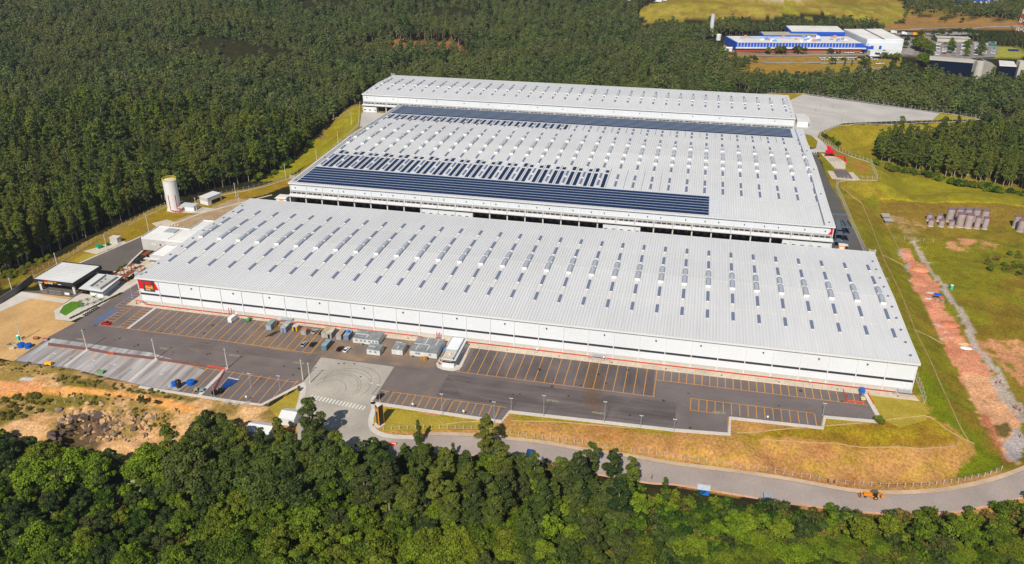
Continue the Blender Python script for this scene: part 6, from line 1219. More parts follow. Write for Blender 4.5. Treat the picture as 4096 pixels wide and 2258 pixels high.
# red people and workers
def person(x,y,z,shirt,trou,label,rz=0.,walk=.25,lean=0.):
    o=empty('person',(x,y,z),label,'person','people around the site'); 
    me=bpy.data.meshes.new('body'); V=[(0,0,.92),(0,lean*.5,1.15),(0,lean,1.42),(0,lean*1.1,1.52),(0,lean*1.2+.01,1.66),(-.1,0,.9),(-.1,walk*.5,.5),(-.1,walk,.07),(-.1,walk+.16,.04),(.1,0,.9),(.1,-walk*.4,.48),(.1,-walk,.07),(.1,-walk+.16,.04),(-.19,lean,1.4),(-.25,lean-walk*.3,1.12),(-.24,lean+walk*.1,.86),(.19,lean,1.4),(.25,lean+walk*.3,1.12),(.24,lean+walk*.7,.9)]
    E_=[(0,1),(1,2),(2,3),(3,4),(0,5),(5,6),(6,7),(7,8),(0,9),(9,10),(10,11),(11,12),(2,13),(13,14),(14,15),(2,16),(16,17),(17,18)]; RD_=[.15,.14,.15,.055,.1,.1,.07,.05,.04,.1,.07,.05,.04,.07,.05,.035,.07,.05,.035]
    me.from_pydata(V,E_,[]); b_=bpy.data.objects.new('body',me); COL.objects.link(b_); b_.parent=o; md=b_.modifiers.new('s','SKIN')
    for i,r_ in enumerate(RD_): me.skin_vertices[0].data[i].radius=(r_,r_*.8)
    me.skin_vertices[0].data[0].use_root=True; b_.modifiers.new('d','SUBSURF').levels=1; b_.modifiers['d'].render_levels=1
    pm=bpy.data.materials.new('clothed figure'); pm.use_nodes=True; n=pm.node_tree.nodes; L=pm.node_tree.links; bb=n['Principled BSDF']; tc=n.new('ShaderNodeTexCoord'); sp=n.new('ShaderNodeSeparateXYZ'); L.new(tc.outputs['Object'],sp.inputs[0]); cr_=n.new('ShaderNodeValToRGB'); cr_.color_ramp.interpolation='CONSTANT'; mr=n.new('ShaderNodeMath'); mr.operation='DIVIDE'; mr.inputs[1].default_value=1.8; L.new(sp.outputs[2],mr.inputs[0]); L.new(mr.outputs[0],cr_.inputs[0]); e=cr_.color_ramp.elements; e[0].position=0; e[0].color=(*c8(40,34,30),1); e[1].position=.06; e[1].color=(*c8(*trou),1); q=e.new(.52); q.color=(*c8(*shirt),1); q=e.new(.82); q.color=(*c8(176,120,90),1); L.new(cr_.outputs[0],bb.inputs['Base Color']); me.materials.append(pm)
    m=MB(); m.dome(x,y+lean*1.2,z+1.69,.12,.13,.13,10,4,low=-.3); m.build('helmet',plain('hair or cap '+str(shirt),c8(*((200,30,30) if shirt[0]>150 and shirt[1]<90 else (60,44,36)))),o); o.rotation_euler=(0,0,rz)
    return o
def pg(cr,x,y,off=0): g_=GT(cr,x,y); return g_
for cr,x,y,sh,tr_,l in (('f',2370,68,(196,26,34),(60,50,60),'person in a red shirt, left of the pair on the grey dirt'),('f',2398,64,(196,26,34),(50,50,60),'person in a red shirt, right of the pair on the grey dirt'),('f',2500,250,(196,26,34),(60,50,60),'person in red, left of two on the grey field track'),('f',2516,252,(196,26,34),(50,40,50),'person in red, right of two on the grey field track'),('f',2545,270,(196,26,34),(50,50,60),'person in red standing slightly apart on the grey field track'),('f',2543,466,(196,26,34),(60,50,60),'lone person in red on the grey patch near the right edge'),('e',1597,632,(40,130,130),(60,80,90),'worker in teal standing beside the blue truck'),('e',1632,645,(40,120,130),(60,70,90),'worker in teal by the wooden rail near the blue truck'),('e',2403,770,(70,150,150),(50,70,80),'person in teal on the far lane of the road')):
    g_=pg(cr,x,y); zz=max(g_[2],float(zr(g_[0]))+.03 if cr=='e' else -99); person(g_[0],g_[1],zz,sh,tr_,l,rz=random.uniform(0,6))
for x,y,l in ((1131,800,'person in dark clothes walking on the road sidewalk, left of two'),(1176,806,'person in dark clothes walking on the road sidewalk, right of two')):
    g_=pg('f',x,y); person(g_[0],g_[1],float(zr(g_[0]))+.16,(70,70,78),(50,48,52),l,rz=1.5)
# backhoe loader
BX,BY=GR('f',1455,905); zb_=float(zr(BX))
OY=mat('machine orange',c8(226,140,30),.5,.08,1); BRD_=mat('worn bucket steel',c8(150,98,72),.7,.15,2)
o=empty('backhoe_loader',(BX,BY,zb_),'orange backhoe loader driving on the curved road','backhoe loader')
def bz(m,*a): m.box(BX+a[0],BY+a[1],zb_+a[2],BX+a[3],BY+a[4],zb_+a[5])
m=MB(); bz(m,-2.6,-.5,.8,-.2,.5,1.7); bz(m,-.4,-.65,.7,1.4,.65,1.2); m.build('body',OY,o); m=MB(); bz(m,-.2,-.72,2.65,1.45,.72,2.8); m.build('cab_roof',mat('cab roof grey',c8(104,92,80),.8),o); m=MB(); bz(m,-.1,-.66,1.25,1.35,.66,2.62); m.build('cab_glass',GLS,o)
m=MB()
for dx in (-.16,1.38):
    for dy in (-.7,.62): bz(m,dx-.04,dy,1.2,dx+.06,dy+.08,2.66)
m.build('cab_frame',OY,o)
for dx,r_ in ((-2.1,.42),(.95,.68)):
    for dy in (-.95,.6):
        m=MB(); n=16; m.add([(BX+dx+r_*math.cos(2*math.pi*i/n),BY+dy+yy,zb_+r_+r_*math.sin(2*math.pi*i/n)) for yy in (0,.35) for i in range(n)],[(i,(i+1)%n,n+(i+1)%n,n+i) for i in range(n)]+[tuple(range(n)),tuple(range(n,2*n))]); wh=m.build('wheel',TYRE,o); m=MB(); m.add([(BX+dx+r_*.55*math.cos(2*math.pi*i/n),BY+dy+(-.01 if dy<0 else .36),zb_+r_+r_*.55*math.sin(2*math.pi*i/n)) for i in range(n)],[tuple(range(n))]); m.build('rim',OY,wh)
for dy in (-.62,.5): m=MB(); m.tube([(BX-.5,BY+dy,zb_+1.3),(BX-2.4,BY+dy,zb_+1.5),(BX-3.3,BY+dy,zb_+.7)],.12,5); m.build('loader_arm',OY,o)
m=MB(); m.loft([[(BX-3.3,BY-1.1,zb_+.95),(BX-3.35,BY-1.1,zb_+.2),(BX-4.2,BY-1.1,zb_+.15),(BX-4.1,BY-1.1,zb_+.3),(BX-3.5,BY-1.1,zb_+.35)],[(BX-3.3,BY+1.1,zb_+.95),(BX-3.35,BY+1.1,zb_+.2),(BX-4.2,BY+1.1,zb_+.15),(BX-4.1,BY+1.1,zb_+.3),(BX-3.5,BY+1.1,zb_+.35)]]); m.build('front_bucket',BRD_,o)
m=MB(); m.tube([(BX+1.4,BY,zb_+1.0),(BX+2.3,BY,zb_+2.6),(BX+3.0,BY,zb_+2.9)],.2,6); m.build('boom',OY,o); m=MB(); m.tube([(BX+2.9,BY,zb_+3.0),(BX+3.5,BY,zb_+1.2)],.16,6); m.build('dipper_arm',OY,o); m=MB(); m.loft([[(BX+3.5,BY-.4,zb_+1.4),(BX+2.6,BY-.4,zb_+1.5),(BX+2.5,BY-.4,zb_+.8),(BX+3.2,BY-.4,zb_+.6)],[(BX+3.5,BY+.4,zb_+1.4),(BX+2.6,BY+.4,zb_+1.5),(BX+2.5,BY+.4,zb_+.8),(BX+3.2,BY+.4,zb_+.6)]]); m.build('rear_bucket',OY,o)
# blue truck, barriers, kiosk on the road
TX_,TY_=GR('e',1495,640); TY_+=1.5; tz=float(zr(TX_)); o=empty('parked_truck',(TX_,TY_,tz),'blue flatbed truck under the tree shadow on the curved road','truck'); TB=plain('truck blue',c8(26,72,140),.4)
m=MB(); m.loft([[(TX_-1.1,TY_-3.1,tz+.5),(TX_+1.1,TY_-3.1,tz+.5),(TX_+1.0,TY_-3.0,tz+2.3),(TX_-1.0,TY_-3.0,tz+2.3)],[(TX_-1.1,TY_-1.4,tz+.5),(TX_+1.1,TY_-1.4,tz+.5),(TX_+1.05,TY_-1.5,tz+2.4),(TX_-1.05,TY_-1.5,tz+2.4)]]); m.build('cab',TB,o); m=MB(); m.box(TX_-.95,TY_-3.16,tz+1.45,TX_+.95,TY_-3.06,tz+2.1); m.build('windscreen',GLS,o)
m=MB(); m.box(TX_-1.15,TY_-1.2,tz+.9,TX_+1.15,TY_+3,tz+1.1)
for b_ in ((-1.15,-1.2,-1.05,3),(1.05,-1.2,1.15,3),(-1.15,2.9,1.15,3)): m.box(TX_+b_[0],TY_+b_[1],tz+1.1,TX_+b_[2],TY_+b_[3],tz+1.7)
m.build('bed',TB,o)
for dx in (-1.05,.8):
    for dy in (-2.3,1.6): m=MB(); n=12; m.add([(TX_+dx+xx,TY_+dy+.45*math.cos(2*math.pi*i/n),tz+.45+.45*math.sin(2*math.pi*i/n)) for xx in (0,.28) for i in range(n)],[(i,(i+1)%n,n+(i+1)%n,n+i) for i in range(n)]+[tuple(range(n))[::-1],tuple(range(n,2*n))]); m.build('wheel',TYRE,o)
for i in range(4):
    x,y=GR('e',465+17*i,512); z_=float(zr(x)); o=empty('plastic_barrier',(x,y,z_),'orange and white road barrier in the row below the driveway mouth','barrier','orange barriers at the driveway mouth'); m=MB(); m.loft([[(x-.42,y-.28,z_),(x+.42,y-.28,z_),(x+.42,y+.28,z_),(x-.42,y+.28,z_)],[(x-.4,y-.1,z_+.5),(x+.4,y-.1,z_+.5),(x+.4,y+.1,z_+.5),(x-.4,y+.1,z_+.5)],[(x-.4,y-.08,z_+1),(x+.4,y-.08,z_+1),(x+.4,y+.08,z_+1),(x-.4,y+.08,z_+1)]]); m.build('shell',ORN,o); m=MB(); m.box(x-.41,y-.17,z_+.5,x+.41,y+.17,z_+.66); m.build('stripe',SWH,o)
def kiosk(cr,x,y,label,wall,roof_,w_=2.6):
    g_=GT(cr,x,y); X_,Y_=GR(cr,x,y); Z_=float(zr(X_)); o=empty('roadside_kiosk',(X_,Y_,Z_),label,'kiosk','roadside kiosks'); m=MB(); m.box(X_-w_/2,Y_-.8,Z_-.3,X_+w_/2,Y_+.8,Z_+1.9); m.build('wall',plain('kiosk '+str(wall),c8(*wall)),o); m=MB(); m.add([(X_-w_/2-.2,Y_-1.1,Z_+1.9),(X_+w_/2+.2,Y_-1.1,Z_+1.9),(X_+w_/2+.2,Y_+1.1,Z_+2.2),(X_-w_/2-.2,Y_+1.1,Z_+2.2),(X_-w_/2-.2,Y_-1.1,Z_+1.98),(X_+w_/2+.2,Y_-1.1,Z_+1.98),(X_+w_/2+.2,Y_+1.1,Z_+2.28),(X_-w_/2-.2,Y_+1.1,Z_+2.28)],[(0,3,2,1),(4,5,6,7),(0,1,5,4),(2,3,7,6)]); m.build('roof',mat('kiosk roof '+str(roof_),c8(*roof_),.7,.1,1),o); m=MB()
    for k in range(3): m.box(X_-w_/2+.3+.8*k,Y_-.86,Z_+.9,X_-w_/2+.8+.8*k,Y_-.8,Z_+1.5)
    m.build('window',WINB,o)
kiosk('f',690,925,'blue walled kiosk with a grey roof on the road verge',(30,90,190),(150,150,156)); kiosk('f',215,868,'small pale roofed kiosk at the verge behind the trees',(30,110,200),(190,196,204),3.6)
# small buildings at the warehouse ends
def smallb(x0,y0,x1,y1,h,label,wallm,can=None,group='small service buildings at the warehouse ends'):
    o=empty('service_building',((x0+x1)/2,(y0+y1)/2,0),label,'building',group); m=MB(); m.box(x0,y0,0,x1,y1,h-.6); m.build('wall',wallm,o); m=MB(); m.box(x0-.08,y0-.08,h-.6,x1+.08,y1+.08,h); m.build('parapet',GRY if h>4 else TRIM,o); m=MB(); m.box(x0+.1,y0+.1,h,x1-.1,y1-.1,h+.04); m.build('roof',RIBW,o)
    if can: m=MB(); m.box(*can); m.build('canopy',TRIM,o)
    m=MB(); xm=(x0+x1)/2; m.box(xm-.9,y0-.1,.4,xm+.9,y0-.02,1.9); m.build('window',SWH,o); return o
smallb(310.5,130.1,313.7,136.6,3.2,'orange and white service building at the right end of the loading gap',mat('orange wall',c8(240,160,90),.7,.04,1),(313.7,129.8,2.7,315,135.4,2.9)); smallb(-1.5,129.3,5,134.5,3.2,'orange doored service building at the left end of the loading gap',WALL,(-2.2,128.6,2.6,5,129.4,2.8)); smallb(309.3,366.8,317.5,387.5,5,'larger white service building at the right end of the farthest warehouse',WALL,(317.6,368,4,319,385,4.2)); smallb(307.5,304,311,309,3.2,'tiny white service building beside the crossing on the right',WALL,(311,304,2.7,312.6,308,2.9))
m=MB(); m.box(0.5,129.15,.1,3,129.28,2.4); m.build('door',SOR,bpy.data.objects['service_building.001'])
# red shelter and picnic tables
RS=plain('red canvas',c8(214,14,50),.7)
o=empty('red_shelter',(325,297,0),'bright red roofed shelter beside the east road','shelter'); m=MB(); m.add([(321.6,292,2.4),(328.6,293,2.4),(327.5,299,3.2),(322.4,298.4,3.2)],[(0,1,2,3)]); m.add([(323.6,298,3.2),(326.6,298.4,3.2),(326.2,305,4.2),(323.8,305,4.2)],[(0,1,2,3)]); m.add([(323.6,293,2.9),(326.4,293.3,2.9),(326.4,298.6,3.8),(323.8,298.4,3.8)],[(0,1,2,3)]); m.build('roof',RS,o)
for x,y in ((322,292.4),(328.2,293.2),(322.6,298),(327.2,298.6)): m=MB(); m.cyl(x,y,0,2.6,.1,.1,6); m.build('post',RS,o)
o=empty('red_wall',(332,288,0),'low red screen wall around the picnic area','wall'); m=MB(); m.box(329.4,292.6,0,334.6,292.9,1.2); m.box(334.4,286,0,334.7,292.6,1.2); m.box(333.4,283,0,334.7,286,1.2); m.build('wall_face',RS,o)
k=0
for i in range(3):
    for j in range(4):
        x,y=324.2+2.0*j+.3*i,289.5-2.6*i; o=empty('picnic_table',(x,y,.03),'small grey picnic table in the east court below the red shelter','table','picnic tables in the east court'); m=MB(); m.box(x-.5,y-.5,.7,x+.5,y+.5,.8); m.build('tabletop',BASEC,o); m=MB(); m.cyl(x,y,.03,.7,.1,.1,6); m.build('leg',GALV,o)
# planting in the court and hedge
for i,(x,y) in enumerate([(-20.6,-4.4),(-24.5,-11.5),(-23.4,-9.8),(-21.8,-7.5)]): tree('palm',x,y,3.1,'young palm on the paving by the hedge, %s from the lawn'%('fourth first second third'.split()[i]),'young palms by the gatehouse',z=0,v=i)
o=empty('hedge',(-20,-10,0),'low clipped green hedge beside the motorcycles','hedge')
hl=[(-21.2+.13*k+random.uniform(-.2,.2),-20+.55*k,.35,.45) for k in range(48)]; me_=setmat(shell([(a,b,c,d) for a,b,c,d in hl],5200,.12,up=.6,name='foliage'),BRD); q=bpy.data.objects.new('foliage',me_); COL.objects.link(q); q.parent=o; me_.transform(Matrix.Translation((20,10,0)))
s=MB(); s.sheet([(-32.6,-10.2),(-31.9,-5.8),(-24.7,-5.8),(-25.2,-18),(-30,-16)],.03); struct('lawn',s,mat('lawn grass',c8(82,130,20),.95,.2,2,.1,.4))
s=MB(); s.sheet([(99.6,-45.5),(101.4,-48.5),(103.4,-56),(104.5,-63.5),(99,-66),(93.5,-61),(96.4,-53)],.02); s.sheet([(-71,5),(-60,2),(-57,28),(-53.8,41),(-63,43),(-60,57),(-50,59),(-47,70),(-43,79),(-52,84),(-49,90),(-34,103),(-56,101),(-58,104),(-64,78.4),(-65.8,54.3),(-66,33)][0:0]+[(-60,9),(-57,25),(-54.2,40),(-56,43),(-62,40)],.02); s.sheet([(306.6,-20),(304.5,-5.2),(322,-5.2),(323.5,-10),(322,-17),(312,-24)],.02); s.sheet([(131.5,-52.5),(176.5,-53),(176.5,-55.5),(150,-62),(141,-64.6),(136,-63),(132.5,-57)],.02)
struct('grass_lawn',s,mat('dry lawn',c8(164,144,48),.95,.18,1.2,.16,.15))
# drainage channels on the slopes
def channel(cr,pts,label,w_=.5,sub=6):
    P3=[GT(cr,*p) for p in pts]; Q=[]
    for a_,b_ in zip(P3[:-1],P3[1:]):
        n=max(1,int(math.dist(a_[:2],b_[:2])/4))
        for k in range(n): x=a_[0]+(b_[0]-a_[0])*k/n; y=a_[1]+(b_[1]-a_[1])*k/n; Q.append((x,y,float(height(x,y)[0])+.1))
    Q.append((P3[-1][0],P3[-1][1],P3[-1][2]+.1)); o=empty('drain_channel',Q[0],label,'drain channel','concrete channels on the grass slopes'); m=MB(); m.tube(Q,w_*.5,4); m.build('channel_lining',mat('weathered channel',c8(170,142,100),.9,.15,1.5,.15,.3),o)
channel('h',[(475,0),(560,70),(625,115),(690,270),(770,485),(850,650),(920,800),(1000,1010),(1100,1210),(1190,1410)],'long concrete channel down the middle of the east grass slope'); channel('h',[(760,190),(800,270),(850,370),(885,435)],'short channel on the east slope below the wooden sheds'); channel('h',[(770,485),(830,510),(915,555)],'diagonal channel joining the salmon dirt patch, upper one'); channel('h',[(1000,1015),(1100,1060),(1200,1115)],'diagonal channel toward the salmon dirt patch, lower one')
channel('f',[(1930,0),(1990,130),(2050,260),(2110,390),(2170,490)],'lower end of the channel at the right slope above the road',.45); channel('f',[(1560,335),(1700,318),(1835,303),(1890,315),(2000,400),(2100,460),(2210,510)],'channel framing the lawn corner at the right end'); channel('f',[(630,425),(650,480),(860,492),(1085,505),(1500,535),(1800,547),(2070,528),(2095,465)],'long pale channel across the dry bank above the road'); channel('f',[(460,430),(700,412),(980,390)],'short channel below the left kerb corner of the dry bank'); channel('f',[(1090,380),(1240,368),(1390,355)],'short channel below the second kerb corner of the dry bank')
channel('e',[(860,370),(1000,350),(1140,345)],'short channel on the lawn right of the totem'); channel('e',[(1370,340),(1560,345),(1740,350),(1900,365),(2080,380),(2290,395)],'channel along the lawn edge below the long kerb'); channel('k',[(950,385),(870,420),(720,500),(650,580),(635,620),(640,720)],'dark channel curving down the west grassy bank',.5); channel('k',[(830,470),(805,560),(800,640)],'second channel inside the west grassy bank',.4); channel('k',[(530,715),(480,770),(330,900)],'channel at the forest foot of the west bank',.5)
# silos in the field
ZF=-9.
SG=mat('galvanised silo',c8(170,156,156),.5,.1,1.2,.12,.4); SR=plain('silo rim red',c8(150,40,40),.7)
def silo(x,y,r,h,label):
    r=r*1.36
    z=float(height(x,y)[0]); o=empty('silo',(x,y,z),label,'silo','galvanised silos in the east field'); m=MB(); m.cyl(x,y,z-.3,z+h,r,r,20); 
    for k in range(int(h/.9)): m.cyl(x,y,z+.9*k,z+.9*k+.07,r*1.02,r*1.02,20,cap=False)
    m.build('silo_body',SG,o,smooth=False); m=MB(); m.cyl(x,y,z+h,z+h+.25,r*1.02,r*.9,20); m.build('lid',mat('silo lid',c8(116,110,122),.7,.1,1),o); m=MB(); m.tube([(x+r*1.05*math.cos(k*.314),y+r*1.05*math.sin(k*.314),z+h) for k in range(21)],.13,4)
    for dx in (-.2,.2): m.tube([(x+r*.85+dx,y-r*.62,z),(x+r*.85+dx,y-r*.62,z+h)],.05,4)
    m.build('rim',SR,o); m=MB(); m.cyl(x,y,z-.5,z+.2,r*1.12,r*1.12,16); m.build('foot',PAVE,o)
SL=[(371.1,205.5,1.15,4.0,'short silo, back left corner of the cluster'),(370.8,199,1.15,3.9,'short silo, front left corner of the cluster'),(376.5,206,1.15,4,'short silo, second in the back row'),(376.3,199,1.15,3.9,'short silo, second in the front row'),(382.4,207.5,1.5,7.6,'tall silo leftmost of the tall back row'),(381.6,199.2,1.15,3.9,'short silo, third in the front row'),(387.7,209.5,1.5,7.6,'tall silo second of the tall back row'),(386.4,201,1.5,8.0,'tall front silo with an orange hatch, left of two'),(392.4,210.5,1.5,7.6,'tall silo third of the tall back row'),(390.8,200.7,1.5,8,'tall front silo with an orange hatch, right of two'),(397.1,211.5,1.5,7.6,'tall silo fourth of the tall back row'),(395.4,200.6,1.15,6.9,'slim tall silo in the front row next to the hatched pair'),(402,211.8,1.5,7.6,'tall silo rightmost of the tall back row'),(399.6,200.6,1.15,6.9,'slim tall silo at the right end of the front row'),(418.1,208.4,1.3,7,'separate silo near the right edge, left of three'),(418.6,202.2,1.3,6.9,'separate silo near the right edge, front one'),(422.5,206,1.3,7,'separate silo at the very right edge')]
for a in SL: silo(*a)
def shack(cr,x,y,w_,d_,h,label):
    g_=GT(cr,x,y); X_,Y_,Z_=g_; o=empty('wooden_shed',g_,label,'shed','old sheds beside the slope'); m=MB(); m.box(X_-w_/2,Y_,Z_-.4,X_+w_/2,Y_+d_,Z_+h); m.build('wall',mat('old boards',c8(120,110,98),.9,.1,1),o); m=MB(); m.add([(X_-w_/2-.4,Y_-.4,Z_+h),(X_+w_/2+.4,Y_-.4,Z_+h+.1),(X_+w_/2+.2,Y_+d_+.4,Z_+h+.7),(X_-w_/2-.6,Y_+d_+.4,Z_+h+.6),(X_-w_/2-.4,Y_-.4,Z_+h+.1),(X_+w_/2+.4,Y_-.4,Z_+h+.2),(X_+w_/2+.2,Y_+d_+.4,Z_+h+.8),(X_-w_/2-.6,Y_+d_+.4,Z_+h+.7)],[(0,3,2,1),(4,5,6,7),(0,1,5,4),(1,2,6,5),(2,3,7,6),(3,0,4,7)]); m.build('roof',mat('weathered fibre roof',c8(168,160,150),.9,.12,1),o)
shack('z',190,430,3.6,4,1.6,'larger weathered shed with a grey roof at the slope foot'); shack('z',235,500,3.8,2.4,1.5,'smaller weathered shed just below the larger one')
g_=GT('h',1155,790); o=empty('work_shelter',g_,'blue roofed work shelter with tools on the red dirt','shelter'); X_,Y_,Z_=g_
m=MB(); m.add([(X_-1.6,Y_-1,Z_+2),(X_+1.6,Y_-1,Z_+2),(X_+1.6,Y_+1,Z_+2.4),(X_-1.6,Y_+1,Z_+2.4)],[(0,1,2,3)]); m.build('roof',plain('blue sheet roof',c8(20,80,200)),o)
for dx in (-1.5,1.5):
    for dy in (-.9,.9): m=MB(); m.cyl(X_+dx,Y_+dy,Z_-.2,Z_+2.1,.06,.06,5); m.build('post',BARKD,o)
m=MB(); m.box(X_-1,Y_-2.6,Z_,X_+.4,Y_-1.6,Z_+.8); m.box(X_+1.2,Y_-4,Z_,X_+2.4,Y_-3.2,Z_+.7); m.build('workbench',mat('mixed clutter',c8(150,140,130),.9,.3,2),o)
def pile(cr,x,y,rx,ry,h,col,label,name='gravel_pile'):
    g_=GT(cr,x,y); o=empty(name,g_,label,'pile','piles on the dirt strip'); m=MB(); m.dome(g_[0],g_[1],g_[2]-.1,rx,ry,h,18,5); m.v=[(a+random.uniform(-.15,.15),b+random.uniform(-.15,.15),c) for a,b,c in m.v]; m.build('heap',mat('heap '+str(col),c8(*col),.95,.15,1.2,.1,.3,bump=.3),o,smooth=True)
pile('h',1365,1142,2.6,1.5,.5,(226,226,226),'flat round pile of white gravel on the red dirt'); pile('h',1118,750,2.5,1.4,.5,(196,192,186),'pale grey gravel pile beside the blue work shelter'); pile('h',1345,1112,2.4,1.3,.8,(214,166,116),'sandy pile just above the white gravel'); pile('h',1040,590,4.5,3.5,1.6,(214,144,104),'large orange soil mound near the top of the red dirt'); pile('h',1250,975,4.2,3,1.2,(196,122,88),'reddish soil mound beside the grey track','soil_mound'); pile('h',1095,790,1.8,1.0,.4,(196,192,186),'smaller grey gravel pile left of the work shelter')
for cr,x,y in (('f',1508,352),): g_=GT(cr,x,y); tree('bush',g_[0],g_[1],2.6,'single dark round bush at the kerb corner on the right',None,cat='bush')
# ---------------- distant buildings and car parks
FB=plain('blue cladding',c8(24,82,186),.5); FW_=mat('far white wall',c8(216,220,228),.6,.03,.3); FR=mat('far pale roof',c8(226,222,216),.7,.06,.2); BRK=plain('brick base',c8(198,100,70),.9); DG=plain('dark glass facade',c8(14,24,48),.15,spec=.5); FC=mat('far concrete',c8(190,184,172),.9,.06,.2,.08,.05)
# blue factory
o=empty('factory',(335,700,0),'long low blue walled factory with cluttered white roof in the distance','factory')
m=MB(); m.prism([(270,676),(405,703),(395,745),(258,716)],0,8.2); m.build('wall',FB,o); m=MB(); m.prism([(271,677.5),(404,704),(394.5,743.5),(259.5,715.5)],8.2,8.5); m.build('roof',FR,o)
m=MB(); m.prism([(269.5,672.5),(409,701),(408.5,704),(270,676)],2.6,3.6); m.build('canopy',FW_,o); m=MB(); m.prism([(270,675.5),(405,702.5),(405,703),(270,676)],-1,1.4); m.build('brick_base',BRK,o)
for k in range(38):
    t=(k+.5)/40; x=270+135*t; y=676+27*t; m=MB(); m.box(x-.35,y-.35,3.8,x+.35,y+.2,8.0); m.build('pilaster',FC,o)
m=MB(); m.prism([(388,703),(418,708.5),(417,713),(387,707.5)],0,4.4); m.build('lower_wing',FB,o)
m=MB(); m.prism([(300,722),(362,733),(359,756),(297,744)],0,10); m.build('upper_hall',FB,o); m=MB(); m.prism([(301,723),(361,734),(358.3,755),(298,743.3)],10,10.4); m.build('hall_roof',mat('hall roof',c8(176,172,150),.8,.08,.2),o)
m=MB(); m.prism([(331,738),(392,748),(389,790),(328,780)],0,12.5); m.build('tall_hall',FB,o); m=MB(); m.prism([(332,739),(391,749),(388,789),(329,779)],12.5,12.9); m.build('hall_roof',FR,o)
random.seed(3)
for k in range(34):
    x=275+random.random()*118; y=684+(x-270)*.19+random.random()*26; m=MB(); s_=random.uniform(.8,2.4); m.box(x-s_,y-s_*.6,8.5,x+s_,y+s_*.6,8.5+random.uniform(.8,3)); m.build('roof_unit',(plain('unit blue',c8(110,150,196)),FW_,mat('unit rust',c8(190,140,110),.8))[k%3],o)
for y0 in (0,8): m=MB(); m.tube([(274,700+y0,9.6),(330,711+y0,9.6)],.35,6); m.build('roof_duct',plain('duct blue',c8(150,180,214)),o)
# white warehouse
o=empty('distant_warehouse',(425,740,0),'big white windowless warehouse beside the blue factory','warehouse'); Q=[(410.5,712),(449.8,719.5),(438,790),(394,778)]
m=MB(); m.prism(Q,0,11); m.build('wall',FW_,o); m=MB(); m.prism([shr(p,(423,750),.985) for p in Q],11,11.5); m.build('roof',mat('far ribbed roof',c8(236,232,226),.6,.04,.4),o); m=MB(); m.prism([(427,715.5),(429.5,716),(418.5,784.5),(416,784)],11.5,11.75); m.build('roof_ridge',plain('ridge grey',c8(120,120,128)),o)
m=MB(); m.prism([(412,709),(449,716),(448.6,718.9),(411.8,711.8)],0,7.5); m.build('porch',FW_,o)
for x,w_ in ((415,2.6),(424,2.6)): m=MB(); m.box(x,708.6+(x-412)*.19,0,x+w_,709.2+(x-412)*.19,5); m.build('gate_door',FB,o)
m=MB(); m.box(408.5,716,0,409.8,720,5); m.build('gate_door',FB,o)
o=empty('annex_building',(425,680,0),'small white flat roofed annex below the white warehouse','building'); Q=[(409,673.5),(441,680),(439,690),(407.5,683)]
m=MB(); m.prism(Q,0,5.2); m.build('wall',FW_,o); m=MB(); m.prism([shr(p,(424,681.5),1.01) for p in Q],5.2,5.5); m.build('roof',FR,o); m=MB(); m.box(414,674.0,2.6,419,674.6,4); m.build('window',WINB,o)
# concrete water tower and tank
o=empty('water_tower',(242.6,758,0),'tall slender pale concrete water tower beside the blue factory','tower'); m=MB(); m.cyl(242.6,758,-1,25,2.9,2.3,20); m.build('shaft',mat('tower concrete',c8(206,206,212),.8,.04,.3),o); m=MB(); m.cyl(242.6,758,25,25.5,2.2,2.2,20); m.build('cap',GRY,o)
for k in range(4): m=MB(); m.box(244.6,755.2,6+4.5*k,245.2,755.8,8+4.5*k); m.build('window',BLK,o)
for dx in (-1,1): m=MB(); m.dome(242.6+dx,758,25.5,.5,.5,1.2,8,3); m.build('antenna',FW_,o)
g_=G('i',1215,520); o=empty('white_tank',(g_[0],g_[1],0),'short white cylindrical tank between tower and factory','tank'); m=MB(); m.cyl(g_[0],g_[1],0,6.3,2.7,2.7,20); m.build('tank_body',FW_,o); m=MB(); m.cyl(g_[0],g_[1],6.3,6.9,2.75,2.4,20); m.build('tank_roof',FR,o)
# dark glass office and concrete volumes on the right edge
o=empty('glass_office',(470,612,0),'dark glass office block with a pale roof at the right edge','building'); Q=[(450,597),(487,589.5),(489,603),(453,611)]
m=MB(); m.prism(Q,-3,12.6); m.build('glass_wall',DG,o); m=MB(); m.prism([shr(p,(470,600),1.02) for p in Q],12.6,14); m.build('roof',FC,o); m=MB(); m.prism([(455,611),(488,603),(500,625),(462,632)],-1,9.5); m.build('rear_wing',FC,o)
o=empty('concrete_hall',(500,598,0),'pale concrete round tower joined to a curved wedge hall','building'); m=MB(); m.cyl(491.8,585,-4,15.5,4.0,3.7,24); m.build('round_tower',FC,o); m=MB(); m.loft([[(495.5,585,-3),(507,587,-3),(506,599,-3),(496,600,-3)],[(495.5,585,15.3),(507,587,10.5),(506,599,12),(496,600,15.3)]]); m.build('wedge_wall',mat('far concrete grey',c8(158,152,142),.9,.05,.2),o)
o=empty('glass_wing',(516,598,0),'second dark glass block with white roof past the wedge hall','building'); Q=[(509.5,588),(524.5,587),(529,612),(516,614)]; m=MB(); m.prism(Q,-4,11.3); m.build('glass_wall',DG,o); m=MB(); m.prism([shr(p,(519,600),.97) for p in Q],11.3,12); m.build('roof',FR,o)
o=empty('concrete_tower',(529,588,0),'pale concrete slab tower cut by the right edge of the picture','building'); m=MB(); m.box(525.5,585,-4,530.5,594,16.5); m.build('shaft',FC,o)
for k in range(4): m=MB(); m.box(530.5,588,3*k,545,589,3*k+1.3); m.build('floor_slab',FW_,o)
m=MB(); m.box(530.5,589.2,-4,545,600,12); m.build('glass_wall',DG,o)
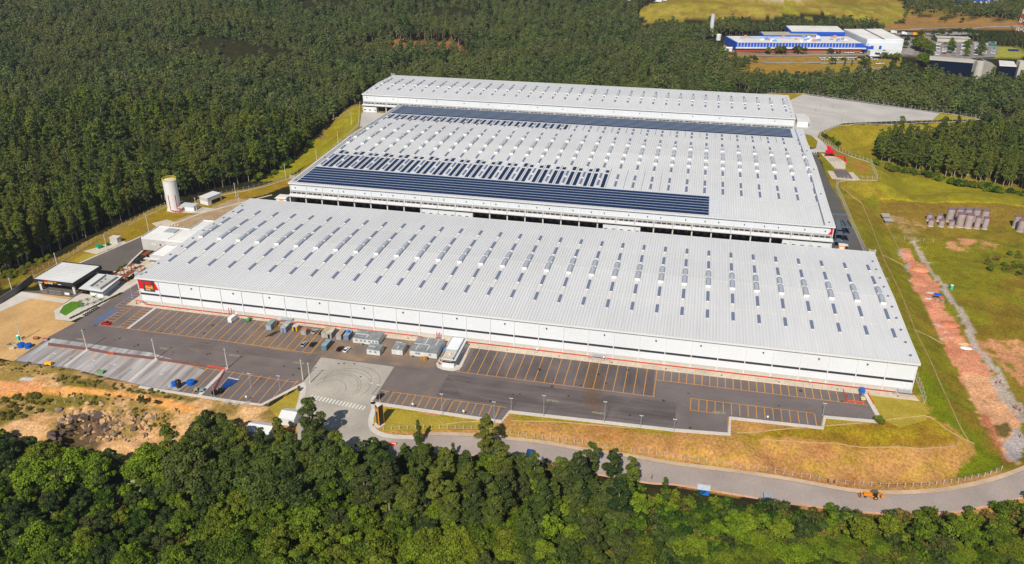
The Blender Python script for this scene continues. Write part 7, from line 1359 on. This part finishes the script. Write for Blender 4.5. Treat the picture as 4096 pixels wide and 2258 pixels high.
# highway, car parks
s=MB()
def road(cr,pts,w_,z=.2):
    P3=[G(cr,*p)[:2] for p in pts]; P3=smoothpts(P3,6)
    for i in range(len(P3)-1):
        p,q=Vector(P3[i]),Vector(P3[i+1]); d=(q-p).normalized(); nn=Vector((-d.y,d.x))*w_/2
        a_=[p+nn,p-nn,q-nn,q+nn]; s.add([(v_.x,v_.y,float(height(v_.x,v_.y,True)[0])+z+.25) for v_ in a_],[(0,1,2,3)])
road('j',[(700,397),(1200,403),(1800,406),(2576,410),(3200,415)],7); road('j',[(740,436),(1200,450),(1800,470),(2100,478)],14); road('i',[(1700,690),(2300,690),(2576,690),(3376,690)],5); road('i',[(1760,770),(2100,768),(2576,765),(3000,768)],6); road('j',[(510,845),(700,830),(900,815)],4); road('j',[(1060,520),(1130,600),(1080,690)],9)
struct('highway',s,mat('far asphalt',c8(150,144,140),.9,.06,.2,.08,.05))
s=MB()
for x0,x1 in ((1255,1345),(1440,1560),(1640,1810),(1860,1960),(2085,2200)):
    pl=[G('j',x0+30,560),G('j',x1+20,560),G('j',x1,740),G('j',x0-30,740)]; s.add([(p[0],p[1],float(height(p[0],p[1])[0])+.7) for p in pl],[(0,3,2,1)])
struct('car_park',s,mat('car park asphalt',c8(140,134,134),.9,.06,.2))
fcols=[(226,228,232),(206,210,216),(30,32,38),(150,156,166),(176,30,40),(70,80,100)]
fp=[]
for cc in fcols:
    o=empty('distant_car',(0,0,0),'x','car'); m=MB(); m.loft([[(-.8,-2,.2),(.8,-2,.2),(.8,-2,.9),(-.8,-2,.9)],[(-.85,-1.2,.2),(.85,-1.2,.2),(.85,-1.2,.95),(-.85,-1.2,.95)],[(-.85,1.2,.2),(.85,1.2,.2),(.85,1.2,.9),(-.85,1.2,.9)],[(-.75,2,.2),(.75,2,.2),(.75,2,.7),(-.75,2,.7)]]); m.build('body',plain('car paint far '+str(cc),c8(*cc),.3,spec=.5),o,world=False)
    m=MB(); m.loft([[(-.7,-1.5,.9),(.7,-1.5,.9),(.7,-1.5,.95),(-.7,-1.5,.95)],[(-.65,-.9,.9),(.65,-.9,.9),(.6,-.9,1.4),(-.6,-.9,1.4)],[(-.65,.4,.9),(.65,.4,.9),(.6,.4,1.4),(-.6,.4,1.4)],[(-.7,1.1,.85),(.7,1.1,.85),(.7,1.1,.9),(-.7,1.1,.9)]]); m.build('window',GLS,o,world=False); fp.append([o,True])
def fcar(cr,x,y,label,group,rz=None):
    k=random.choices(range(6),[5,4,2,2,1,1])[0]; g_=GT(cr,x,y); o=place(fp[k][0],(g_[0],g_[1],g_[2]+.55),(1.2 if rz is None else rz)+random.uniform(-.05,.05),label,group,fp[k][1]); fp[k][1]=False; o['category']='car'; o.scale=(1.1,1.1,1.1)
for (x,l) in ((1275,'first'),(1465,'second'),(1550,'third'),(1675,'fourth'),(1790,'fifth'),(1960,'sixth'),(2070,'seventh'),(2180,'eighth')):
    for k in range(9):
        if random.random()<.82 or k==0: fcar('j',x+(570-(570+18*k))*.12+8,572+18*k,'parked car in the %s column from the left of the far car park'%l,'cars in the %s column of the far car park'%l)
for k in range(26):
    if random.random()<.8: fcar('j',-60+30*k,752+random.uniform(-1,1),'parked car in the upper row on the lane below the blue factory','cars in the upper row below the factory',.2)
for k in range(22):
    if random.random()<.7: fcar('j',-40+34*k,774+random.uniform(-1,1),'parked car in the lower row on the lane below the blue factory','cars in the lower row below the factory',.2)
for k in range(14):
    if random.random()<.8: fcar('j',60+34*k,690,'parked car right against the front of the blue factory','cars against the factory front',.2)
for x,y,l in ((690,834,'car on the short lane below the annex, left one'),(742,830,'car on the short lane below the annex, right one'),(910,812,'car under the trees at the end of the short lane')): fcar('j',x,y,l,'cars on the short lane below the annex',1.7)
# vehicles on the highway
def lorry(cr,x,y,col,label,L_=9):
    g_=GT(cr,x,y); X_,Y_,Z_=g_; Z_+=.5; o=empty('lorry',(X_,Y_,Z_),label,'lorry','vehicles on the highway'); m=MB(); m.box(X_-L_/2,Y_-1.3,Z_+.9,X_+L_/2-2.6,Y_+1.3,Z_+3.8); m.build('cargo_box',plain('lorry '+str(col),c8(*col)),o); m=MB(); m.box(X_+L_/2-2.4,Y_-1.2,Z_+.6,X_+L_/2,Y_+1.2,Z_+3.0); m.build('cab',plain('lorry '+str(col),c8(*col)),o); m=MB()
    for dx in (-L_/2+1,-L_/2+2.4,L_/2-1.4): m.box(X_+dx-.5,Y_-1.35,Z_,X_+dx+.5,Y_+1.35,Z_+1)
    m.build('wheel',TYRE,o)
lorry('j',1215,470,(238,160,24),'orange lorry on the highway right of the white warehouse',14); lorry('j',1028,458,(232,236,240),'white van shaped lorry on the highway behind the warehouse',6); lorry('j',892,440,(220,220,216),'tall pale trailer on the highway at the warehouse corner',7)
g_=GT('j',2508,460); X_,Y_,Z_=g_; o=empty('lattice_mast',g_,'red and white lattice mast at the upper right edge','mast')
for k in range(10):
    m=MB(); a=3.6*(1-k/11); b_=3.6*(1-(k+1)/11); z0=Z_+5*k; z1=z0+5
    for sx,sy in ((-1,-1),(1,-1),(1,1),(-1,1)): m.tube([(X_+sx*a,Y_+sy*a,z0),(X_+sx*b_,Y_+sy*b_,z1)],.28,4)
    m.tube([(X_-a,Y_-a,z0),(X_+b_,Y_-b_,z1)],.16,4); m.tube([(X_+a,Y_-a,z0),(X_-b_,Y_-b_,z1)],.16,4); m.build('mast_section',RED if k%2==0 else SWH,o)
# sports field with blue banner
g_=[GT('j',*p) for p in [(2370,640),(2505,645),(2510,668),(2375,662)]]; o=empty('field_cover',g_[0],'dark blue rectangular cover lying on the pale sports field','ground cover'); m=MB(); m.add([(p[0],p[1],p[2]+.6) for p in g_]+[(p[0],p[1],p[2]+.2) for p in g_],[(0,3,2,1),(4,5,6,7)]+[(i,(i+1)%4,4+(i+1)%4,4+i) for i in range(4)]); m.build('sheet',plain('cover blue',c8(30,40,120)),o)
g_=GT('j',2165,602); o=empty('green_tent',g_,'small dark green tent roof beside the far car park','tent'); m=MB(); m.dome(g_[0],g_[1],g_[2]+2,4,3,2.2,10,4); m.cyl(g_[0],g_[1],g_[2],g_[2]+2,3.5,3.5,10); m.build('canvas',plain('green canvas',c8(20,110,90)),o)
g_=GT('j',1650,540); o=empty('car_park_shed',g_,'pale flat roofed shed at the top of the far car park','building'); m=MB(); m.box(g_[0]-17,g_[1]-3,g_[2],g_[0]+17,g_[1]+8,g_[2]+4.4); m.build('wall',FC,o); m=MB(); m.box(g_[0]-18,g_[1]-4,g_[2]+4.4,g_[0]+18,g_[1]+9,g_[2]+4.9); m.build('roof',FC,o)
# far top right buildings
g_=GT('j',1920,50); o=empty('far_blue_hall',g_,'bright blue hall cut by the top edge at the upper right','building'); X_,Y_,Z_=g_; m=MB(); m.prism([(X_-4,Y_+1),(X_+34,Y_+4),(X_+40,Y_+40),(X_-50,Y_+44)],Z_+1,Z_+14); m.build('wall',FB,o); m=MB(); m.prism([(X_-4.5,Y_+.5),(X_+34.5,Y_+3.5),(X_+34.6,Y_+4.6),(X_-4,Y_+1.6)],Z_-1,Z_+3); m.build('base',FW_,o)
g_=GT('j',2165,95); o=empty('far_white_cube',g_,'small white cube building right of the bright blue hall','building'); m=MB(); m.box(g_[0]-6,g_[1]-3,g_[2]-1,g_[0]+7,g_[1]+6,g_[2]+8); m.build('wall',FW_,o); m=MB(); m.box(g_[0]-6.3,g_[1]-3.3,g_[2]+8,g_[0]+7.3,g_[1]+6.3,g_[2]+8.4); m.build('roof',FR,o)
for k,(x,y,w_) in enumerate(((1530,52,6),(1600,62,7),(1680,70,8),(1560,10,9),(1650,14,8),(1280,5,8))):
    g_=GT('j',x,y); o=empty('site_shed',g_,'low pale shed on the far construction ground, %s one'%('first second third fourth fifth sixth'.split()[k]),'shed','sheds on the far construction ground'); m=MB(); m.box(g_[0]-w_,g_[1]-2,g_[2]-1,g_[0]+w_,g_[1]+3,g_[2]+3); m.build('wall',FW_ if k<3 else plain('ochre shed',c8(226,160,60)),o); m=MB(); m.box(g_[0]-w_-.4,g_[1]-2.4,g_[2]+3,g_[0]+w_+.4,g_[1]+3.4,g_[2]+3.4); m.build('roof',FR,o)
for k,(x,y) in enumerate(((740,520),(760,570),(790,600),(950,590),(1340,660))):
    g_=GT('i',x,y); o=empty('small_house',g_,'pale small building half hidden by trees left of the factory, %s one'%('first second third fourth fifth'.split()[k]),'house','small houses left of the factory'); m=MB(); m.box(g_[0]-4,g_[1]-2,g_[2]-1,g_[0]+4,g_[1]+3,g_[2]+3.2); m.build('wall',FW_,o); m=MB(); m.add([(g_[0]-4.4,g_[1]-2.4,g_[2]+3.2),(g_[0]+4.4,g_[1]-2.4,g_[2]+3.2),(g_[0]+4.4,g_[1]+3.4,g_[2]+3.2),(g_[0]-4.4,g_[1]+3.4,g_[2]+3.2),(g_[0]-4.4,g_[1]+.5,g_[2]+4.4),(g_[0]+4.4,g_[1]+.5,g_[2]+4.4)],[(0,1,5,4),(1,2,5),(2,3,4,5),(3,0,4)]); m.build('roof',FB if k==1 else FR,o)
for k,(x,y) in enumerate(((90,10),(440,20),(510,10),(100,85))):
    g_=GT('i',x,y); o=empty('hillside_house',g_,'tiny house at the top edge left of the yellow hill, %s one'%('first second third fourth'.split()[k]),'house','hillside houses'); m=MB(); m.box(g_[0]-5,g_[1]-2,g_[2]-1,g_[0]+5,g_[1]+3,g_[2]+4); m.build('wall',FW_,o); m=MB(); m.box(g_[0]-5.5,g_[1]-2.5,g_[2]+4,g_[0]+5.5,g_[1]+3.5,g_[2]+4.5); m.build('roof',BRK,o)
# tree belts between hill, factory and car parks
random.seed(11)
def belt(cr,pts,n,h0,h1,kinds,label,group,wy_=8):
    for k in range(n):
        t=random.random()*(len(pts)-1); i=int(t); f_=t-i; x=pts[i][0]+(pts[i+1][0]-pts[i][0])*f_; y=pts[i][1]+(pts[i+1][1]-pts[i][1])*f_+random.uniform(-wy_,wy_); g_=GT(cr,x,y); tree(random.choice(kinds),g_[0],g_[1],random.uniform(h0,h1),label,group,z=g_[2])
pts_=[]
def wood(name,cr,poly,sp,kinds,label,low,high):
    P2=[GT(cr,*p)[:2] for p in poly]; xs=[p[0] for p in P2]; ys=[p[1] for p in P2]; X,Y=np.meshgrid(np.arange(min(xs),max(xs),sp),np.arange(min(ys),max(ys),sp)); X=X.ravel()+rng.uniform(-.4,.4,X.size)*sp; Y=Y.ravel()+rng.uniform(-.4,.4,Y.size)*sp; k=inside(X,Y,P2); X,Y=X[k],Y[k]
    if len(X): scatter(name,np.stack([X,Y,height(X,Y)],1),kinds,label,'wood',1,low,high)
wood('belt_wood','i',[(200,520),(440,430),(1000,420),(1250,400),(1700,400),(2250,385),(2576,385),(3000,390),(3330,390),(3340,430),(3060,430),(2800,425),(2260,430),(1900,440),(1330,470),(1100,480),(1000,560),(1000,700),(700,760),(250,680)],6,KF,'dark tree belt between the yellow hill and the blue factory',.7,1.0)
wood('slope_wood','j',[(1130,110),(1500,130),(1900,230),(2576,280),(2576,60),(2300,110),(1900,130),(1400,90)],8,KF,'scattered trees on the slope below the far bright blue hall',.4,.8)
wood('edge_wood','j',[(1340,500),(1560,500),(1500,470),(1800,500),(2300,600),(2576,640),(2576,500),(2100,500),(1700,460),(1350,440)],7,KM,'leafy trees along the top of the far car park',.5,.8)
wood('factory_wood','i',[(700,760),(1050,690),(1300,800),(1480,840),(1650,880),(1500,1010),(1250,1000),(1000,960),(700,900)],7,KF,'dark trees at the left foot of the blue factory site',.5,.75)
wood('annex_wood','j',[(560,1040),(700,960),(900,880),(1080,860),(1140,960),(1300,1060),(1000,1090),(700,1090)],8,KM,'trees on the slope below the white annex and the car lane',.5,.8)
wood('slope_bushes','i',[(1150,1000),(2576,960),(2576,1080),(1200,1090)],8,KM,'low green bushes on the lower edge of the brown clearing',.3,.5)
for x,n in ((1400,6),(1640,6),(1845,5),(2030,7)): belt('j',[(x,560),(x-15,730)],n,6,9,['brd','dark'],'round tree between the columns of the far car park','trees in the far car park')
belt('j',[(1180,640),(1340,700),(1240,820),(1330,870)],14,9,14,['brd'],'bright green tree left of the dark glass office','bright trees left of the glass office',12)
belt('j',[(1060,560),(1040,650)],4,6,9,['dark'],'dark tree at the right corner of the white warehouse','trees at the white warehouse corner'); belt('j',[(1240,480),(1180,620)],7,6,9,['brd'],'tree in the strip left of the far car park','trees left of the far car park')
belt('i',[(1780,700),(2350,700)],9,7,10,['brd','dark'],'round tree in the row before the blue factory','trees before the blue factory',5); belt('i',[(2576,700),(2900,700)],5,4,7,['dark'],'small tree before the right end of the blue factory','small trees before the factory end',5)
belt('j',[(740,760),(960,790)],10,6,9,['dark','brd'],'dark tree under the white annex','trees under the annex'); belt('i',[(1060,500),(1200,490)],4,6,8,['brd'],'bright tree at the foot of the concrete water tower','trees at the water tower foot',6)
belt('i',[(1480,900),(1720,800),(1500,820)],7,5,8,['dark'],'lone tree on the orange brown clearing below the factory','trees on the brown clearing',20); belt('j',[(150,860),(100,830),(600,900),(280,900)],8,6,12,['dark','euc'],'tree on the brown slope below the car lane','trees on the brown slope',20)
belt('j',[(1440,300),(1740,290),(1780,300)],4,6,8,['dark'],'lone round tree on the brown bank above the highway','trees above the highway',4)
# ---------------- near rocks, scrub, special trees
random.seed(21)
RK=mat('tan rock',c8(186,150,110),.95,.22,.9,.2,.25,bump=.5); RKD=mat('grey rock',c8(128,112,100),.95,.25,.8,.2,.25,bump=.5)
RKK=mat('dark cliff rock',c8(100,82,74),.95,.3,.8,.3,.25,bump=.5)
def rock(x,y,s_,label,group,m_):
    z=float(height(x,y)[0]); o=empty('boulder',(x,y,z),label,'rock',group); bm=bmesh.new(); bmesh.ops.create_icosphere(bm,subdivisions=2,radius=1); ax=[Vector((random.gauss(0,1),random.gauss(0,1),random.gauss(0,1))).normalized() for _ in range(11)]; dd=[random.uniform(.3,.62) for _ in ax]
    for v_ in bm.verts:
        for a,d in zip(ax,dd):
            k=v_.co.dot(a)-d
            if k>0: v_.co-=a*k
        v_.co.x*=s_*random.uniform(.98,1.02)*1.2; v_.co.y*=s_; v_.co.z=v_.co.z*s_*.85
    me=bpy.data.meshes.new('rock_mass'); bm.to_mesh(me); bm.free(); me.materials.append(m_); q=bpy.data.objects.new('rock_mass',me); COL.objects.link(q); q.parent=o; q.rotation_euler=(random.uniform(-.6,.6),random.uniform(-.6,.6),random.uniform(0,6)); q.location=(0,0,s_*.2)
for k in range(240):
    t=random.random(); x_=random.gauss(1500,330) if k%3 else random.uniform(780,1200); y_=random.uniform(780,1180) if k%3 else random.uniform(820,1000)
    g_=GT('y',min(2250,max(750,x_)),y_); far_=x_<1250
    rock(g_[0],g_[1],random.choice([.4,.5,.6,.8,1.0,1.3,1.7]),'angular tan boulder on the broken slope %s'%('around the dark hollow' if far_ else 'right of the dark hollow'),'boulders around the dark hollow' if far_ else 'boulders right of the dark hollow',RK if random.random()<.7 else RKD)
for k in range(36):
    a=random.uniform(-.5,3.7); rr=random.uniform(.8,1.35); x=PITX+8.6*rr*math.cos(a); y=PITY+5.9*rr*math.sin(a); rock(x,y,random.uniform(1.0,2.1),'dark cliff block on the rim of the deep hollow','cliff blocks round the hollow',RKK)
for (x,y,s_,l) in ((860,600,1.6,'large rounded tan boulder above the hollow'),(1130,700,2.2,'broad pinkish rock shelf above the hollow'),(1300,700,2.0,'pinkish rock shelf right of the broad one'),(760,570,1.2,'leaning tan rock slab at the dirt track'),(950,600,1.0,'squared rock block beside the yellow post'),(1570,960,1.7,'big pale angular block in the middle of the broken slope'),(1720,900,1.5,'orange stained block on the broken slope'),(2290,810,1.0,'single boulder near the end of the dirt track'),(980,900,2.6,'dark cliff block on the left rim of the hollow'),(1120,880,2.6,'dark cliff block on the upper rim of the hollow'),(1300,1000,2.8,'dark cliff block on the right rim of the hollow'),(880,1000,2.5,'dark cliff block at the lower left rim of the hollow')):
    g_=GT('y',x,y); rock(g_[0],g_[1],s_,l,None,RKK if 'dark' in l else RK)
def scrubf(cr,poly,n,label,group,kinds=('scrub',),h0=.7,h1=1.7):
    P2=[p for p in poly]; xs=[p[0] for p in P2]; ys=[p[1] for p in P2]; c_=0
    while c_<n:
        x=random.uniform(min(xs),max(xs)); y=random.uniform(min(ys),max(ys))
        if not inside(np.array([x]),np.array([y]),P2)[0]: continue
        g_=GT(cr,x,y); tree(random.choice(kinds),g_[0],g_[1],random.uniform(h0,h1),label,group,z=g_[2],cat='shrub'); c_+=1
scrubf('y',[(640,380),(850,330),(1250,390),(1600,450),(2000,530),(2400,640),(2300,660),(1900,580),(1400,500),(800,440)],75,'low olive scrub on the bank between the dirt track and the paved lot','scrub on the bank above the dirt track',h0=.5,h1=1.1)
scrubf('y',[(0,600),(560,580),(700,620),(600,820),(300,900),(0,950)],60,'low olive scrub on the slope at the left edge below the dirt track','scrub at the left edge',h0=.7,h1=1.8)
scrubf('y',[(850,560),(1250,560),(1650,620),(2000,760),(2250,850),(2250,1150),(1800,1000),(1400,760),(900,720)],60,'dry scrub among the boulders','scrub among the boulders',h0=.5,h1=1.2)
scrubf('y',[(0,130),(500,180),(900,240),(600,330),(0,260)],40,'dry low scrub beside the left end of the paved lot','scrub beside the lot end',h0=.35,h1=.8)
g_=GT('y',1840,720); tree('dark',g_[0],g_[1],4.5,'dark shrub like tree beside the dirt track above the boulders',None,z=g_[2]); g_=GT('y',2030,720); tree('dark',g_[0],g_[1],2.6,'small dark bush right of the shrub like tree',None,z=g_[2],cat='shrub')
scrubf('h',[(1470,520),(1775,450),(1775,640),(1600,600),(1480,590)],26,'green brown bush in the rough field near the right edge','bushes in the rough field',('scrub','bush'),1.2,2.6)
scrubf('g',[(930,830),(1100,880),(1500,960),(1900,1050),(2367,1120),(2367,1160),(1900,1090),(1400,980),(1050,910)],60,'green bush along the foot of the eucalyptus clump','bushes at the foot of the clump',('bush',),2,4)
scrubf('g',[(440,560),(560,600),(640,680),(560,690),(470,620)],14,'dark bush on the slope beside the yard fence','bushes beside the yard fence',('dark','bush'),1.5,3)
scrubf('k',[(0,1040),(200,985),(430,800),(560,690),(560,720),(430,830),(200,1010),(0,1060)],22,'dark bush at the forest foot above the west bank','bushes at the forest foot',('bush','dark'),2,4.5)
scrubf('a',[(0,880),(180,850),(420,760),(470,800),(200,960),(0,1000)],40,'brownish scrub under the wood behind the entrance canopy','scrub under the left wood',('scrub','bush'),1,2.4)
scrubf('w',[(440,790),(700,620),(720,640),(480,800)],14,'small shrub in the planting strip along the pergola court','shrubs along the pergola court',('bush',),.6,1.0)
scrubf('w',[(700,980),(900,850),(900,900),(740,1000)],8,'small shrub between long pergola and warehouse','shrubs at the long pergola',('bush',),.6,1.2)
# tall trees standing out in the foreground
def near(kind,x,y,zb,h,label,group=None,v=None,wmin=0.): 
    g_=G(*x,zb) if isinstance(x,tuple) else None
    return tree(kind,g_[0] if g_ else x,g_[1] if g_ else y,h,label,group,z=zb,v=v,wmin=wmin)
TT=[(('e',1190,640),-3.5,18.5,'tall pointed eucalyptus rising above the road, tallest at the picture middle'),(('e',695,560),-3,12.5,'small round crowned tree against the lawn right of the totem'),(('e',1050,960),-12,21.5,'eucalyptus with twin pale trunks left of the tallest one'),(('e',1950,800),-8,17,'open crowned eucalyptus overlapping the right part of the road'),(('e',2110,860),-9,17,'eucalyptus right of the open crowned one'),(('e',2240,940),-10,18,'slender eucalyptus at the right end of the row below the road'),(('e',1740,1000),-12,21,'dense eucalyptus just right of the blue truck'),(('e',1480,1090),-14,23,'broad eucalyptus below the blue truck'),(('e',600,820),-8,17,'bushy eucalyptus below the orange barriers'),(('e',740,830),-9,18,'eucalyptus right of the orange barriers'),(('e',350,760),-7,15,'dark round tree left of the orange barriers'),(('e',1330,760),-8,11,'thin yellowish tree between the tallest one and the blue truck'),(('e',1180,1180),-14,25,'huge eucalyptus in the middle below the road'),(('e',950,720),-7,12,'thin eucalyptus left of the twin trunks'),(('e',1960,1180),-13,21,'eucalyptus with bare reddish trunk right of the middle'),(('e',2080,1200),-13,22,'eucalyptus with tall bare trunk in the right group'),(('e',2230,1180),-13,15,'dry looking tree at the end of the right group'),(('e',1620,860),-10,13,'small eucalyptus in front of the road between two large ones'),(('e',2480,1000),-11,13,'slim tree at the start of the lower right thicket'),(('e',860,1000),-11,17,'grey green eucalyptus left of the middle')]
for a,zb,h,l in TT: near(('big' if h>13.5 else 'euc') if 'round tree' not in l else 'dark',a,None,zb,h,l,v=random.randrange(6))
BT=[(('d',2330,640),-7,26,'great tree right beside the concrete driveway'),(('d',2200,900),-10,25,'large tree left of the driveway tree'),(('d',2500,800),-9,21,'large tree overlapping the driveway mouth'),(('d',2420,1000),-11,22,'large spreading tree below the driveway mouth'),(('d',2070,560),-5,14,'open branched slender tree over the white tents'),(('d',1950,640),-6,14,'dark slender tree left of the white tents'),(('d',1560,700),-8,22,'tall spreading tree at the right of the broken slope'),(('d',1420,760),-9,17,'leafy tree at the foot of the broken slope'),(('d',1700,720),-8,17,'dark feathery tree between the spreading one and the tents'),(('d',1830,900),-10,18,'dark tall tree in the shadowed gap'),(('d',2080,1000),-11,19,'tall tree below the shadowed gap'),(('d',2300,1250),-14,17,'pale flowered tree above the right palm')]
for a,zb,h,l in BT: near(random.choice(['big','dark','big']) if 'flowered' not in l else 'brd',a,None,zb,h,l,v=random.randrange(3),wmin=1.15 if h>20 else 0)
def bigs(cr,poly,n,h0,h1,label,group,kinds):
    xs=[p[0] for p in poly]; ys=[p[1] for p in poly]; c_=0
    while c_<n:
        x=random.uniform(min(xs),max(xs)); y=random.uniform(min(ys),max(ys))
        if not inside(np.array([x]),np.array([y]),poly)[0]: continue
        g_=GT(cr,x,y); tree(random.choice(kinds),g_[0],g_[1],random.uniform(h0,h1),label,group,z=g_[2]); c_+=1
bigs('d',[(1330,640),(1700,640),(1900,760),(2200,800),(2500,820),(2576,1000),(2000,1100),(1500,1000),(1250,820)],30,15,22,'tall dense tree among the dark group left of the driveway','tall trees left of the driveway',('big','big','dark'))
bigs('e',[(200,800),(500,780),(1000,780),(1500,800),(1800,860),(2250,940),(2300,1150),(1500,1200),(600,1150),(200,1050)],36,14,20,'grey green eucalyptus in the tall row below the middle of the road','eucalyptus row below the road',('big',))
bigs('d',[(150,640),(500,760),(900,760),(1200,740),(1250,900),(700,920),(200,900),(0,800)],16,10,15,'leafy tree along the upper rim of the lower left thicket','trees at the rim of the lower left thicket',('brd','dark'))
for a,zb,l in ((('d',1640,1260),-14,'palm with drooping fronds in the lower thicket, left of three'),(('d',1860,1340),-15,'palm with drooping fronds in the lower thicket, middle of three'),(('d',2210,1250),-14,'palm with a long pale trunk below the pale flowered tree'),(('f',650,1160),-15,'palm in the lower right thicket with brown hanging fronds'),(('f',865,1260),-16,'palm in the lower right thicket, right of the other one')): near('palm',a,None,zb,9.5,l)
for a,zb,l in ((('d',860,980),-13,'silvery leaved tree crown in the left thicket, largest'),(('d',1010,930),-13,'silvery leaved tree crown in the left thicket, smaller right one'),(('d',1140,850),-12,'silvery leaved tree crown highest in the left thicket'),(('d',50,1230),-15,'silvery leaved tree crown at the left edge')): near('sil',a,None,zb,8.5,l)
for a,zb,l in ((('e',1690,1370),-15,'leafless pale tree at the lower middle'),(('e',2140,1360),-15,'leafless pale branching tree at the lower right of the middle'),(('d',420,1200),-13,'bare branched tree in the left thicket'),(('d',840,1360),-16,'bare branched tree at the bottom left'),(('e',30,1180),-13,'bare pale trunk tree beside the right palm'),(('f',1400,1120),-14,'bare pale branched tree in the lower right thicket'),(('f',2410,1350),-15,'dead pale tree near the right bottom corner')): near('bare',a,None,zb,9,l)
# white tents behind the trees
for a,w_,l in ((('d',2140,330),6,'white marquee half hidden behind the trees by the driveway'),(('d',1930,430),9,'larger white marquee behind the trees')):
    g_=GT(*a); X_,Y_,Z_=g_; o=empty('white_tent',g_,l,'tent','white marquees behind the trees'); m=MB(); m.add([(X_-w_/2,Y_-3,Z_+2.4),(X_+w_/2,Y_-3,Z_+2.4),(X_+w_/2,Y_+3,Z_+2.4),(X_-w_/2,Y_+3,Z_+2.4),(X_-w_/2,Y_,Z_+3.7),(X_+w_/2,Y_,Z_+3.7)],[(0,1,5,4),(1,2,5),(2,3,4,5),(3,0,4)]); m.build('roof',TRIM,o); m=MB(); m.box(X_-w_/2+.1,Y_-2.9,Z_-1,X_+w_/2-.1,Y_+2.9,Z_+2.4); m.build('side_wall',TRIM,o)
g_=GT('d',2180,290); o=empty('metal_gate',g_,'small white metal gate beside the white marquee','gate'); m=MB()
for k in range(4): m.box(g_[0]-1.2+.8*k-.06,g_[1]-.06,g_[2]-.3,g_[0]-1.2+.8*k+.06,g_[1]+.06,g_[2]+2.4)
m.box(g_[0]-1.2,g_[1]-.05,g_[2]+1.2,g_[0]+1.2,g_[1]+.05,g_[2]+1.3); m.build('frame',TRIM,o)
# ---------------- air
m=MB(); m.box(-1900,-330,-40,1600,2700,178); hz=m.build('haze',bpy.data.materials.new('haze air')); hz['kind']='stuff'; hm=hz.data.materials[0]; hm.use_nodes=True; n=hm.node_tree.nodes; L=hm.node_tree.links
n.remove(n['Principled BSDF']); v=n.new('ShaderNodeVolumePrincipled'); v.inputs['Color'].default_value=(.80,.88,1,1); v.inputs['Density'].default_value=.00007; v.inputs['Anisotropy'].default_value=.2; L.new(v.outputs[0],n['Material Output'].inputs['Volume'])
S.cycles.volume_step_rate=10
print('objects',len(bpy.data.objects))
